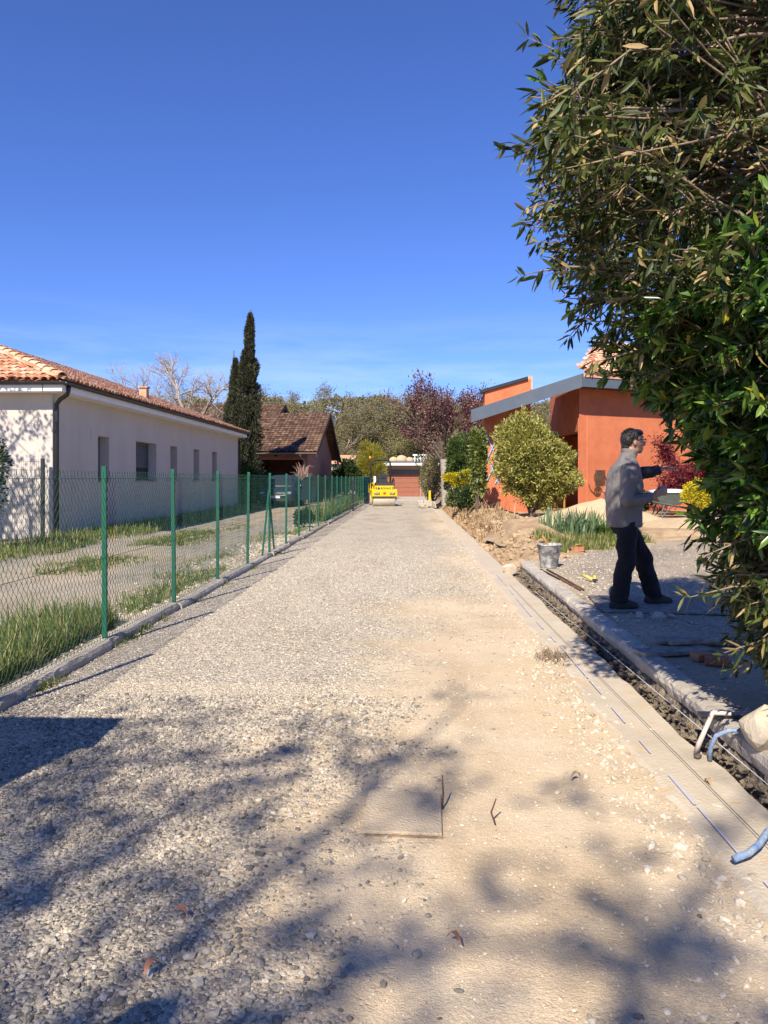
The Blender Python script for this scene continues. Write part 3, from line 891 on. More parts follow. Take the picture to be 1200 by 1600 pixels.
tile_field(roof, (x1_, y0_, EZ), (1, 0, 0), (0, 1, SL), int((x0_ - x1_) / 0.195), hy * sl,
           lambda uu, vv: vv / sl < min(uu, (x0_ - x1_) - uu) and uu > 5.0, lambda i, j: i > 43 and j < 8, seed=3)
for k in range(17):
    q = k * 0.36
    p = Vector((x0_ - q, y0_ + q, EZ + q * SL + 0.10))
    d_ = Vector((-1, 1, SL)).normalized(); sd = Vector((1, 1, 0)).normalized(); up_ = sd.cross(d_); up_ = up_ if up_.z > 0 else -up_
    o = link('hip_tile', TILE, None, roof)
    o.matrix_local = Matrix.Translation(p) @ Matrix((sd, d_, up_)).transposed().to_4x4() @ Matrix.Diagonal((1.25, 1.25, 1.15, 1))
b = MB(); b.box((-0.95, 8.9, 4.42), (0.26, 0.26, 0.62)); ch = b.build('chimney', M['tile_mass'], house)
b = MB(); b.box((-0.95, 8.9, 4.75), (0.34, 0.34, 0.05)); b.build('cap', M['tile_mass'], ch)

# ---- green chain-link fence
fence = thing('wire_fence', 'green chain link fence on slim posts along the left kerb', 'fence')
FS = -2.71
post_t = [2.6, 4.6] + [6.65 + 1.985 * k for k in range(20)]
b = MB(); b.box((0, 0, 0.79), (0.042, 0.034, 1.58), bev=0.004); b.box((0, 0, 1.585), (0.046, 0.038, 0.012))
pm = b.mesh('post'); pm.materials.append(M['green_paint'])
for k, t_ in enumerate(post_t):
    o = link('post', pm, None, fence); x_, y_ = rf(FS, t_)
    o.location = (x_, y_, 0.02); o.rotation_euler = (random.Random(k).gauss(0, .006), random.Random(k + 50).gauss(0, .006), -ROAD)
def link_panel(name, W, H, cell_w, cell_h, r, m, sides=3):
    """woven zigzag wires with knuckled tips on top"""
    V, F = [], []
    ncol = int(W / (cell_w / 2)); nrow = int(H / (cell_h / 2))
    cw = W / ncol
    base = [(math.cos(2 * math.pi * k / sides) * r, math.sin(2 * math.pi * k / sides) * r) for k in range(sides)]
    rr = np.random.default_rng(2)
    for i in range(0, ncol):
        pts = []
        for j in range(nrow + 1):
            side = (j + i) % 2
            x = (i + side) * cw
            yw = 0.003 if j % 2 else -0.003
            pts.append((yw + 0.004 * math.sin(i * .4) , x + rr.normal(0, 0.0012), j * cell_h / 2))
        pts.append((0, pts[-1][1] + (0.008 if i % 2 else -0.008), H + 0.028))
        n0 = len(V)
        for (px_, py_, pz_) in pts:
            for (a_, c_) in base: V.append((px_ + a_, py_ + c_, pz_))
        for j in range(len(pts) - 1):
            for k in range(sides):
                q, w_ = n0 + j * sides + k, n0 + j * sides + (k + 1) % sides
                F.append((q, w_, w_ + sides, q + sides))
    me = bpy.data.meshes.new(name); me.from_pydata(V, [], F); me.update(); me.materials.append(m)
    return me
near_panel = link_panel('mesh_panel', 1.985, 1.48, 0.062, 0.084, 0.0019, M['green_wire'])
far_panel = link_panel('mesh_panel', 1.985, 1.48, 0.095, 0.115, 0.0016, M['green_wire'])
for k in range(len(post_t) - 1):
    t_ = post_t[k]
    o = link('mesh_panel', near_panel if k < 5 else far_panel, None, fence); x_, y_ = rf(FS + 0.026, t_)
    o.location = (x_, y_, 0.06); o.rotation_euler = (0, 0, -ROAD)
    o.scale = (1, (post_t[k + 1] - t_) / 1.985, 1)
for h in (0.10, 0.80, 1.50):
    b = MB(); b.tube([(*rf(FS + 0.022, post_t[0]), h), (*rf(FS + 0.022, post_t[-1]), h)], 0.0022, 4); b.build('tension_wire', M['green_wire'], fence)
tb = 14.6
for sg in (-1, 1):
    b = MB(); b.tube([(*rf(FS - 0.01, tb), 1.28), (*rf(FS - 0.02, tb + sg * 0.62), 0.06)], 0.02, 6); b.build('brace', M['green_paint'], fence)
b = MB(); b.box((0, 0, 0.75), (0.10, 0.10, 1.5), bev=0.01); o = b.build('steel_post', M['dark_metal']); o.location = (*rf(-2.62, 35.2), 0.0); tag(o, 'short black square post standing at the wire fence', 'post')
b = MB(); b.box((-.025, 0, 1.55), (0.05, 0.05, 0.12)); b.build('cap', M['dark_metal'], o)
# green screened stretch of fence further down
scr = thing('screen_fence', 'dense green screening fence beyond the wire fence', 'fence')
for k in range(8):
    t_ = 44.6 + 2 * k
    b = MB(); x_, y_ = rf(FS, t_); b.box((x_, y_, 0.85), (0.05, 0.05, 1.7)); b.build('post', M['green_paint'], scr)
    if k < 7:
        b = MB()
        for q in range(26):
            xa, ya = rf(FS + 0.045, t_ + 0.04 + q * 0.0745)
            b.box((xa, ya, 0.83 + 0.01 * math.sin(q * 2.1)), (0.012, 0.062, 1.58))
        o = b.build('screen', M['green_screen'], scr); o['kind'] = 'stuff'

# ---- black mesh panels in front of the white house
bf = thing('mesh_fence', 'black welded mesh fence beside the corner of the white house', 'fence', (-8.0, 17.75, 0.02), R(0))
M['black_wire'] = mat('black wire', (0.02, 0.02, 0.022), rough=0.5)
pts_ = [(-0.02, 0.0), (-0.93, -1.25), (-3.0, -4.0)]
for (px_, py_) in pts_:
    b = MB(); b.box((px_, py_, 0.98), (0.075, 0.075, 1.96), bev=0.006); b.build('post', M['dark_metal'], bf)
for q in range(2):
    (xa, ya), (xb, yb) = pts_[q], pts_[q + 1]
    L_ = math.hypot(xb - xa, yb - ya); dx_, dy_ = (xb - xa) / L_, (yb - ya) / L_
    b = MB()
    nv = int(L_ / 0.05)
    for k in range(1, nv):
        f_ = k * L_ / nv; b.tube([(xa + dx_ * f_, ya + dy_ * f_, 0.05), (xa + dx_ * f_, ya + dy_ * f_, 1.93)], 0.0028, 3, caps=False)
    for k in range(10):
        z_ = 0.08 + k * 0.2; b.tube([(xa, ya, z_), (xb, yb, z_)], 0.0032, 3, caps=False)
    o = b.build('mesh_panel', M['black_wire'], bf); o['kind'] = 'stuff'

# ---- rendered gate pillar outside the frame that throws the square shadow at the left edge
gp = thing('gate_pillar', 'white rendered gate pillar at the near end of the wire fence', 'pillar', (-2.83, 2.35, 0.0), -ROAD)
b = MB(); b.box((0, 0, 0.93), (0.95, 0.40, 1.96), bev=0.01); b.build('shaft', M['white_render'], gp)
b = MB(); b.box((0, 0, 1.94), (1.03, 0.48, 0.06), bev=0.01); b.build('capstone', M['concrete'], gp)

# ================================================================== VEGETATION TOOLS
def polytubes(name, lines, m, parent=None, smooth=True):
    """lines: list of (points, radii, sides) -> one mesh"""
    V, F = [], []
    for pts, rad, n in lines:
        prev = None; n0 = len(V); k_ = len(pts)
        for i in range(k_):
            p = pts[i]; t_ = (pts[min(i + 1, k_ - 1)] - pts[max(i - 1, 0)])
            if t_.length < 1e-7: t_ = Vector((0, 0, 1))
            t_.normalize()
            if prev is None:
                u_ = t_.cross(Vector((1, 0, 0)) if abs(t_.x) < 0.8 else Vector((0, 1, 0)))
            else:
                u_ = prev - t_ * prev.dot(t_)
                if u_.length < 1e-5: u_ = t_.cross(Vector((0.31, 0.52, 0.79)))
            u_.normalize(); prev = u_; w_ = t_.cross(u_)
            for q in range(n):
                a = 6.28318 * q / n
                V.append(p + (u_ * math.cos(a) + w_ * math.sin(a)) * rad[i])
        for i in range(k_ - 1):
            for q in range(n):
                a, c_ = n0 + i * n + q, n0 + i * n + (q + 1) % n
                F.append((a, c_, c_ + n, a + n))
    me = np_mesh(name, np.array([v[:] for v in V]), [np.array(F)], smooth)
    return link(name, me, m, parent)

def rand_unit(rr):
    while True:
        v = Vector((rr.uniform(-1, 1), rr.uniform(-1, 1), rr.uniform(-1, 1)))
        if 0.05 < v.length < 1: return v.normalized()

def grow(rr, p, d, length, rad, depth, P, lines, tips):
    n = P['seg']
    pts, rads = [p.copy()], [rad]
    step = length / n
    d = d.normalized()
    end = rad * P['taper']
    kids = []
    for i in range(n):
        d = (d + rand_unit(rr) * P['wander'] + Vector((0, 0, P['up'] if depth < P['depth'] else P['up0']))).normalized()
        p = p + d * step
        pts.append(p.copy()); rads.append(rad + (end - rad) * (i + 1) / n)
        f = (i + 1) / n
        if f > P['bare'] or depth < P['depth']:
            if rr.random() < P['side']: kids.append((p.copy(), d.copy(), rads[-1], f))
        if depth <= P['tipdepth']: tips.append((p.copy(), d.copy()))
    lines.append((pts, rads, 7 if rad > 0.08 else (5 if rad > 0.025 else 3)))
    if depth <= 0: return
    for (kp, kd, kr, f) in kids:
        ax = kd.cross(rand_unit(rr)).normalized()
        nd = Quaternion(ax, rr.uniform(*P['ang'])) @ kd
        grow(rr, kp, nd, length * rr.uniform(*P['len']) * (1.15 - 0.35 * f), kr * P['kr'], depth - 1, P, lines, tips)
    for _ in range(P['fork']):
        ax = d.cross(rand_unit(rr)).normalized()
        grow(rr, p, Quaternion(ax, rr.uniform(0.15, 0.6)) @ d, length * rr.uniform(*P['len']), end * 0.95, depth - 1, P, lines, tips)

def leaves(name, P, D, L, W, rng_, m, parent=None, near=False, bend=0.25):
    """one mesh of separate leaves. P,D (n,3), L,W (n,)"""
    n = len(P)
    D = D / (np.linalg.norm(D, axis=1, keepdims=True) + 1e-9)
    Rv = rng_.normal(0, 1, (n, 3)) + np.array([0, 0, 0.8])
    S = np.cross(D, Rv); S /= (np.linalg.norm(S, axis=1, keepdims=True) + 1e-9)
    N = np.cross(S, D)
    L_ = L[:, None]; W_ = W[:, None]
    if not near:
        V = np.stack([P, P + D * L_ * 0.5 + S * W_ * 0.5 + N * W_ * 0.12, P + D * L_ - N * L_ * bend * 0.4, P + D * L_ * 0.5 - S * W_ * 0.5 + N * W_ * 0.12], 1)
        F = np.array([[0, 1, 2, 3]])[None] + (np.arange(n) * 4)[:, None, None]
        me = np_mesh(name, V.reshape(-1, 3), [F.reshape(-1, 4)])
    else:
        b_ = rng_.uniform(-0.3, 1.4, (n, 1)) * bend
        pt = lambda f, s, lift: P + D * L_ * f - N * L_ * b_ * f * f + S * W_ * s + N * W_ * lift
        V = np.stack([pt(0, 0, 0), pt(.38, 0, -.10), pt(.75, 0, -.08), pt(1, 0, 0), pt(.34, .46, .10), pt(.72, .40, .08), pt(.34, -.46, .10), pt(.72, -.40, .08)], 1)
        T3 = np.array([[0, 4, 1], [0, 1, 6], [2, 5, 3], [7, 2, 3]]); T4 = np.array([[1, 4, 5, 2], [6, 1, 2, 7]])
        off = (np.arange(n) * 8)[:, None, None]
        me = np_mesh(name, V.reshape(-1, 3), [(T3[None] + off).reshape(-1, 3), (T4[None] + off).reshape(-1, 4)], smooth=True)
    o = link(name, me, m, parent)
    return o

def crown_points(tips, rng_, per, spread):
    T = np.array([t_[0][:] for t_ in tips]); Dt = np.array([t_[1][:] for t_ in tips])
    i = rng_.integers(0, len(T), int(len(T) * per))
    P_ = T[i] + rng_.normal(0, spread, (len(i), 3))
    D_ = Dt[i] * 0.7 + rng_.normal(0, 0.8, (len(i), 3))
    return P_, D_

def blob_points(rng_, n, c, r, shell=0.55, lobes=14, lobe_r=0.42):
    """points in leaf clumps packed over an uneven egg"""
    c = np.array(c); r = np.array(r)
    q = rng_.normal(0, 1, (lobes, 3)); q /= np.linalg.norm(q, axis=1, keepdims=True)
    q = c + q * r * rng_.uniform(shell, 0.92, (lobes, 1))
    i = rng_.integers(0, lobes, n)
    d = rng_.normal(0, 1, (n, 3)); d /= np.linalg.norm(d, axis=1, keepdims=True)
    rad = rng_.uniform(0.35, 1, (n, 1)) ** 0.5
    P_ = q[i] + d * rad * lobe_r * r * rng_.uniform(0.75, 1.15, (lobes, 1))[i]
    D_ = d + 0.5 * (P_ - c) / r + rng_.normal(0, 0.35, (n, 3))
    return P_, D_

def shrub(name, label, cat, base, r, n, m, L, W, seed, stems=7, stem_m=None, lobes=16, zc=0.55, group=None, spread=0.75, near=False, lobe_r=0.42):
    rr = random.Random(seed); rg = np.random.default_rng(seed)
    t_ = thing(name, label, cat, base, 0, group)
    lines = []
    for k in range(stems):
        a = 6.283 * k / stems + rr.uniform(-.4, .4); q = rr.uniform(0.3, spread)
        e = Vector((r[0] * q * math.cos(a), r[1] * q * math.sin(a), r[2] * 2 * zc * rr.uniform(0.75, 1.05)))
        mid = Vector((e.x * 0.35, e.y * 0.35, e.z * 0.5)) + rand_unit(rr) * 0.05 * r[2]
        lines.append(([Vector((rr.uniform(-.06, .06) * r[0], rr.uniform(-.06, .06) * r[1], -0.08)), mid * 0.5, mid, (mid + e) * 0.5 + rand_unit(rr) * .05 * r[2], e], [0.028 * r[2], 0.024 * r[2], 0.018 * r[2], 0.012 * r[2], 0.005], 5))
    polytubes('stems', lines, stem_m or M['bark'], t_)
    P_, D_ = blob_points(rg, n, (0, 0, r[2] * 2 * zc), r, 0.45, lobes, lobe_r)
    k = P_[:, 2] > 0.06; P_, D_ = P_[k], D_[k]
    D_[:, 2] += 0.3
    o = leaves('foliage', P_, D_, rg.uniform(L * .7, L * 1.3, len(P_)), rg.uniform(W * .7, W * 1.3, len(P_)), rg, m, t_, near)
    o['kind'] = 'stuff'
    return t_

M['oak_leaf'] = leafmat('budding oak leaf', [(0, (0.14, 0.135, 0.055)), (0.4, (0.22, 0.20, 0.09)), (0.75, (0.27, 0.22, 0.12)), (1, (0.30, 0.235, 0.15))], 0.6, 0.3)
M['olive_leaf'] = leafmat('olive spring leaf', [(0, (0.15, 0.15, 0.05)), (0.5, (0.23, 0.215, 0.08)), (1, (0.30, 0.26, 0.12))], 0.6, 0.3)
M['oak_bark'] = mat('grey oak bark', (0.27, 0.225, 0.18), (0.17, 0.135, 0.105), 0.95, 3, 0.5, 20, spec=0.15)
M['spring_leaf'] = leafmat('fresh spring leaf', [(0, (0.09, 0.13, 0.025)), (0.5, (0.16, 0.20, 0.045)), (1, (0.24, 0.25, 0.07))], 0.55, 0.35)
M['cypress_leaf'] = leafmat('cypress scale', [(0, (0.022, 0.032, 0.013)), (0.6, (0.052, 0.060, 0.026)), (0.9, (0.085, 0.078, 0.042)), (1, (0.12, 0.095, 0.06))], 0.7, 0.1)
M['plum_leaf'] = leafmat('purple plum leaf', [(0, (0.06, 0.015, 0.028)), (0.45, (0.13, 0.04, 0.055)), (0.75, (0.22, 0.10, 0.095)), (1, (0.33, 0.24, 0.16))], 0.5, 0.25)
M['green_leaf'] = leafmat('hedge leaf', [(0, (0.028, 0.055, 0.012)), (0.5, (0.06, 0.10, 0.02)), (1, (0.12, 0.16, 0.035))], 0.45, 0.25)
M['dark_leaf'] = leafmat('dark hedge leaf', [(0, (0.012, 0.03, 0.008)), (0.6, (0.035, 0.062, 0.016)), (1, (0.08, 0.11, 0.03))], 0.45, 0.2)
M['bamboo_leaf'] = leafmat('yellow green bamboo leaf', [(0, (0.16, 0.16, 0.02)), (0.5, (0.30, 0.27, 0.035)), (1, (0.42, 0.36, 0.06))], 0.55, 0.35)
M['variegated_leaf'] = leafmat('variegated leaf', [(0, (0.12, 0.125, 0.018)), (0.4, (0.26, 0.25, 0.045)), (0.75, (0.42, 0.38, 0.10)), (1, (0.56, 0.51, 0.20))], 0.5, 0.25)
M['yellow_flower'] = leafmat('yellow blossom', [(0, (0.14, 0.17, 0.02)), (0.35, (0.42, 0.36, 0.012)), (1, (0.72, 0.56, 0.012))], 0.6, 0.25)
M['maple_leaf'] = leafmat('red maple leaf', [(0, (0.06, 0.008, 0.012)), (0.5, (0.15, 0.016, 0.026)), (1, (0.28, 0.035, 0.045))], 0.5, 0.3)
M['dry_leaf'] = leafmat('dry straw', [(0, (0.22, 0.14, 0.07)), (0.5, (0.36, 0.24, 0.125)), (1, (0.46, 0.33, 0.19))], 0.8, 0.2)
M['pink_twig'] = leafmat('pinkish twig', [(0, (0.40, 0.22, 0.18)), (1, (0.52, 0.33, 0.27))], 0.8, 0.1)
M['grass'] = leafmat('grass blade', [(0, (0.06, 0.10, 0.014)), (0.45, (0.12, 0.17, 0.028)), (0.72, (0.22, 0.24, 0.055)), (0.86, (0.36, 0.31, 0.13)), (1, (0.45, 0.36, 0.19))], 0.55, 0.35)
M['iris_leaf'] = leafmat('grey green iris leaf', [(0, (0.08, 0.14, 0.065)), (0.5, (0.14, 0.21, 0.105)), (1, (0.22, 0.29, 0.15))], 0.5, 0.25)
M['daylily_leaf'] = leafmat('daylily leaf', [(0, (0.04, 0.09, 0.014)), (0.5, (0.09, 0.16, 0.028)), (1, (0.16, 0.24, 0.05))], 0.45, 0.3)

def blades(name, P, H, Wd, rng_, m, lean=0.5, arch=0.35, parent=None):
    """curved strap leaves, each its own island"""
    n = len(P)
    a = rng_.uniform(0, 6.283, n); l_ = np.abs(rng_.normal(0, lean, n))
    hd = np.stack([np.cos(a), np.sin(a), np.zeros(n)], -1); sd = np.stack([-np.sin(a), np.cos(a), np.zeros(n)], -1)
    H_ = H[:, None]; W_ = Wd[:, None]; l_ = l_[:, None]; up_ = np.array([0, 0, 1.0])
    def at_(f):
        return P + up_ * H_ * (f - arch * f ** 2.2 * np.minimum(1, l_)) + hd * H_ * l_ * f ** 1.6
    V = np.stack([at_(0) - sd * W_ * .5, at_(0) + sd * W_ * .5, at_(.45) - sd * W_ * .5, at_(.45) + sd * W_ * .5, at_(.8) - sd * W_ * .33, at_(.8) + sd * W_ * .33, at_(1.0)], 1)
    off = (np.arange(n) * 7)[:, None, None]
    me = np_mesh(name, V.reshape(-1, 3), [(np.array([[0, 1, 3, 2], [2, 3, 5, 4]])[None] + off).reshape(-1, 4), (np.array([[4, 5, 6]])[None] + off).reshape(-1, 3)], smooth=True)
    return link(name, me, m, parent)

# ================================================================== LEFT BACKGROUND
# ---- brown house with the carport
bh = thing('brown_house', 'brown rendered house with dark tiled roof and open carport', 'house', (-4.62, 45.6, 0.0), -ROAD)
EV, RD, DP = 3.33, 6.05, 14.2                      # eaves, ridge, depth of the gable wall
def corrugated(name, p_eave0, p_eave1, p_ridge0, m, parent, pitch=0.24, amp=0.05, rows=9):
    """a tiled slope: rolls running up it, every course stepped"""
    e0, e1, r0 = Vector(p_eave0), Vector(p_eave1), Vector(p_ridge0)
    u = (e1 - e0); Lu = u.length; u.normalize(); v = r0 - e0; Lv = v.length; v.normalize(); w = u.cross(v); w = w if w.z > 0 else -w
    nu = int(Lu / pitch) * 4
    V, F = [], []
    for i in range(int(Lu / pitch)):
        for j in range(rows):
            n0 = len(V)
            for jj, (vv, lift) in enumerate(((j / rows, 0.05), ((j + 1.12) / rows, 0.012))):
                for k in range(5):
                    a = math.pi * k / 4
                    p = e0 + u * ((i + 0.5) * Lu / int(Lu / pitch) - math.cos(a) * pitch * 0.5) + v * Lv * min(vv, 1.0) + w * (lift + amp * math.sin(a))
                    V.append(p)
            for k in range(4): F.append((n0 + k, n0 + k + 1, n0 + 6 + k, n0 + 5 + k))
    me = bpy.data.meshes.new(name); me.from_pydata([x[:] for x in V], [], F); me.update()
    o = link(name, me, m, parent); o['kind'] = 'stuff'
    return o
# carport wing: open front to the left of the gable wall
b = MB()
b.add([(0, 0, -.1), (0, DP, -.1), (0, DP, EV), (0, DP / 2, RD - .2), (0, 0, EV)], [(0, 1, 2, 3, 4)])
b.add([(-.3, 0, -.1), (-.3, DP, -.1), (-.3, DP, EV), (-.3, DP / 2, RD - .2), (-.3, 0, EV)], [(4, 3, 2, 1, 0)])
b.add([(0, 0, -.1), (-.3, 0, -.1), (-.3, 0, EV), (0, 0, EV)], [(0, 1, 2, 3)])
b.add([(0, DP, -.1), (-.3, DP, -.1), (-.3, DP, EV), (0, DP, EV)], [(3, 2, 1, 0)])
b.build('gable_wall', M['brown_render'], bh)
b = MB(); b.box((-2.45, 0.15, 2.98), (4.28, 0.3, 0.66)); b.build('lintel', M['brown_render'], bh)
b = MB(); b.box((-4.36, 0.145, 1.27), (0.45, 0.292, 2.75)); b.build('pillar', M['brown_render'], bh)
b = MB(); b.box((-3.8, 6.8, 1.5), (7.0, 0.3, 3.2)); b.build('back_wall', M['brown_render'], bh)
b = MB(); b.box((-5.9, 3.4, 1.6), (2.6, 6.4, 3.4)); b.build('side_wall', M['brown_render'], bh)
def slab(name, a, c, d, e, th, m, parent):
    q = [Vector(x) for x in (a, c, d, e)]; nrm = (q[1] - q[0]).cross(q[3] - q[0]).normalized()
    if nrm.z < 0: nrm = -nrm
    b_ = MB(); b_.add([*q, *[x - nrm * th for x in q]], [(0, 1, 2, 3), (7, 6, 5, 4), (0, 4, 5, 1), (1, 5, 6, 2), (2, 6, 7, 3), (3, 7, 4, 0)])
    return b_.build(name, m, parent)
sE = (RD - EV) / (DP / 2)
M['dark_wood'] = mat('dark stained wood', (0.06, 0.035, 0.022), (0.085, 0.05, 0.032), 0.8, 5)
rf_ = slab('roof', (0.65, -0.7, EV - 0.7 * sE), (-7.2, -0.7, EV - 0.7 * sE), (-7.2, DP / 2, RD), (0.65, DP / 2, RD), 0.14, M['old_tile'], bh)
slab('roof', (0.65, DP + 0.7, EV - 0.7 * sE), (-7.2, DP + 0.7, EV - 0.7 * sE), (-7.2, DP / 2 + .01, RD), (0.65, DP / 2 + .01, RD), 0.14, M['old_tile'], bh)
corrugated('tile_rows', (0.66, -0.72, EV - 0.7 * sE + .004), (-7.2, -0.72, EV - 0.7 * sE + .004), (0.66, DP / 2, RD + .004), M['old_tile'], rf_, rows=20)
for sg, yy in ((1, -0.75), (-1, DP + 0.75)):
    b = MB(); e_ = Vector((0.68, yy, EV - 0.75 * sE)); t2 = Vector((0.68, DP / 2, RD))
    b.add([e_ + Vector((0, 0, .05)), t2 + Vector((0, 0, .05)), t2 - Vector((0, 0, .26)), e_ - Vector((0, 0, .26)), e_ + Vector((-.05, 0, .05)), t2 + Vector((-.05, 0, .05)), t2 - Vector((.05, 0, .26)), e_ - Vector((.05, 0, .26))],
          [(0, 1, 2, 3), (7, 6, 5, 4), (0, 4, 5, 1), (1, 5, 6, 2), (2, 6, 7, 3), (3, 7, 4, 0)])
    b.build('bargeboard', M['dark_wood'], bh)
M['zinc'] = mat('grey zinc', (0.24, 0.24, 0.235), (0.18, 0.18, 0.175), 0.5, 4, metal=0.3)
gutter(bh, (0.6, -0.80, EV - 0.30), (-7.2, -0.80, EV - 0.30), 0.08, M['zinc'])
b = MB(); b.tube([(-0.35, -0.78, EV - 0.36), (-0.3, -0.4, EV - 0.6), (-0.15, -0.09, EV - 0.75), (-0.15, -0.09, 0.0)], 0.055, 8); b.build('downpipe', M['zinc'], bh, True)
b = MB(); b.box((-1.9, -0.06, 2.95), (0.16, 0.12, 0.2), bev=.02); b.build('wall_lamp', M['dark_metal'], bh)
# the taller wing behind it on the left
TZ = 6.9
b = MB(); b.add([(-3.6, 4, 2), (-3.6, 15, 2), (-3.6, 15, 4.9), (-3.6, 9.5, TZ - .2), (-3.6, 4, 4.9), (-16, 4, 2), (-16, 15, 2), (-16, 15, 4.9), (-16, 9.5, TZ - .2), (-16, 4, 4.9)],
                [(0, 1, 2, 3, 4), (9, 8, 7, 6, 5), (0, 4, 9, 5), (2, 1, 6, 7), (4, 3, 8, 9), (3, 2, 7, 8)])
b.build('upper_wall', M['brown_render'], bh)
b = MB(); b.box((-11.6, 4.4, 1.9), (8.8, 0.6, 4.0)); b.build('lower_wall', M['brown_render'], bh)
s2 = (TZ - 4.9) / 5.5
r2 = slab('roof', (-2.9, 3.3, 4.9 - .7 * s2), (-16.5, 3.3, 4.9 - .7 * s2), (-16.5, 9.5, TZ), (-2.9, 9.5, TZ), 0.16, M['old_tile'], bh)
slab('roof', (-2.9, 15.7, 4.9 - .7 * s2), (-16.5, 15.7, 4.9 - .7 * s2), (-16.5, 9.51, TZ), (-2.9, 9.51, TZ), 0.16, M['old_tile'], bh)
corrugated('tile_rows', (-2.88, 3.28, 4.9 - .7 * s2 + .004), (-16.5, 3.28, 4.9 - .7 * s2 + .004), (-2.88, 9.5, TZ + .004), M['old_tile'], r2, rows=17)
for sg in (0, 1):
    yy = 3.2 if sg == 0 else 15.8
    b = MB(); e_ = Vector((-2.87, yy, 4.9 - .75 * s2)); t2 = Vector((-2.87, 9.5, TZ))
    b.add([e_ + Vector((0, 0, .05)), t2 + Vector((0, 0, .05)), t2 - Vector((0, 0, .30)), e_ - Vector((0, 0, .30)), e_ + Vector((-.05, 0, .05)), t2 + Vector((-.05, 0, .05)), t2 - Vector((.05, 0, .30)), e_ - Vector((.05, 0, .30))],
          [(0, 1, 2, 3), (7, 6, 5, 4), (0, 4, 5, 1), (1, 5, 6, 2), (2, 6, 7, 3), (3, 7, 4, 0)])
    b.build('bargeboard', M['dark_wood'], bh)

# ---- cypress with a second, lower top on its left
def cypress():
    rg = np.random.default_rng(31)
    t_ = thing('cypress_tree', 'tall dark columnar cypress with a thin spire at the end of the white house', 'cypress', (-7.75, 40.5, 0.0))
    polytubes('trunk', [([Vector((0.1, 0, -.1)), Vector((0.12, 0, 3)), Vector((0.3, 0, 7)), Vector((0.62, 0, 10.6))], [0.26, 0.2, 0.12, 0.02], 8),
                        ([Vector((0.0, 0, 1.0)), Vector((-.35, 0, 4)), Vector((-.32, 0, 7)), Vector((-.30, 0, 8.4))], [0.14, 0.12, 0.07, 0.02], 6)], M['bark'], t_)
    PP, DD = [], []
    for (ax0, ax1, h0, h1, R0, n, lob) in ((0.10, 0.60, 0.5, 10.5, 1.10, 40000, 150), (-0.12, -0.24, 0.6, 7.9, 0.95, 22000, 95)):
        # upright plumes packed round the stem: each plume a narrow flame of sprays
        hz = rg.uniform(0, 1, lob) ** 0.9; ang = rg.uniform(0, 6.283, lob)
        rad = R0 * np.where(hz < 0.12, 0.6 + hz * 3.3, 1.0 - ((hz - 0.12) / 0.88) ** 1.45) * rg.uniform(0.45, 0.95, lob)
        cx_ = ax0 + (ax1 - ax0) * hz + rad * np.cos(ang); cy_ = rad * np.sin(ang); cz_ = h0 + (h1 - h0) * hz * 0.95
        i = rg.integers(0, lob, n); f = rg.uniform(0, 1, n)
        wr = (0.24 * (1 - hz[i]) + 0.07) * np.sin(np.clip(f * 0.92 + 0.08, 0, 1) * 3.14159) ** 0.7
        a2 = rg.uniform(0, 6.283, n); q = np.sqrt(rg.uniform(0.1, 1, n))
        P_ = np.stack([cx_[i] + wr * q * np.cos(a2), cy_[i] + wr * q * np.sin(a2), cz_[i] + f * (1.5 - 0.8 * hz[i]) - 0.3], -1)
        k = P_[:, 2] < h1 + 0.25
        PP.append(P_[k]); DD.append((np.stack([np.cos(a2) * .45 + np.cos(ang[i]) * .2, np.sin(a2) * .45 + np.sin(ang[i]) * .2, np.full(n, 0.9)], -1) + rg.normal(0, .25, (n, 3)))[k])
    P_ = np.concatenate(PP); D_ = np.concatenate(DD)
    o = leaves('crown', P_, D_, rg.uniform(0.10, 0.24, len(P_)), rg.uniform(0.035, 0.075, len(P_)), rg, M['cypress_leaf'], t_); o['kind'] = 'stuff'
cypress()
shrub('ivy_shrub', 'green climbing shrub at the foot of the cypress', 'shrub', (-7.1, 39.4, 0), (0.75, 0.6, 1.15), 5000, M['green_leaf'], 0.13, 0.09, 41)
shrub('laurel_shrub', 'bushy green shrub between the cypress and the carport', 'shrub', (-6.6, 43.2, 0), (1.2, 0.8, 0.95), 5000, M['dark_leaf'], 0.14, 0.08, 42)

# ---- bare plane trees behind the white house
M['bare_bark'] = mat('pale bare bark', (0.42, 0.36, 0.29), (0.27, 0.225, 0.18), 0.95, 4, 0.4, 20, spec=0.15)
def bare_tree(name, label, base, h, seed, P, d0=(0, 0, 1), rad=0.16, group=None, m=None):
    rr = random.Random(seed)
    t_ = thing(name, label, 'tree', base, 0, group)
    lines, tips = [], []
    grow(rr, Vector((0, 0, -.1)), Vector(d0), h, rad, P['depth'], P, lines, tips)
    polytubes('trunk', [l for l in lines if l[1][0] > rad * 0.55], m or M['bare_bark'], t_)
    o = polytubes('crown', [l for l in lines if l[1][0] <= rad * 0.55], m or M['bare_bark'], t_); o['kind'] = 'stuff'
    return t_, tips
PB = dict(seg=6, taper=0.62, wander=0.20, up=0.015, up0=0.0, bare=0.5, side=0.62, ang=(0.6, 1.25), len=(0.50, 0.72), kr=0.62, fork=2, depth=5, tipdepth=1)
bare_tree('plane_tree', 'bare pale tree with a spreading crown beside the cypress', (-10.7, 43.5, 0), 3.9, 5, PB, (-.05, 0, 1), 0.2, 'bare trees behind the white house')
bare_tree('plane_tree', 'smaller bare tree above the ridge left of the other bare tree', (-13.6, 43.0, 0), 3.6, 12, PB, (-.1, 0, 1), 0.16, 'bare trees behind the white house')
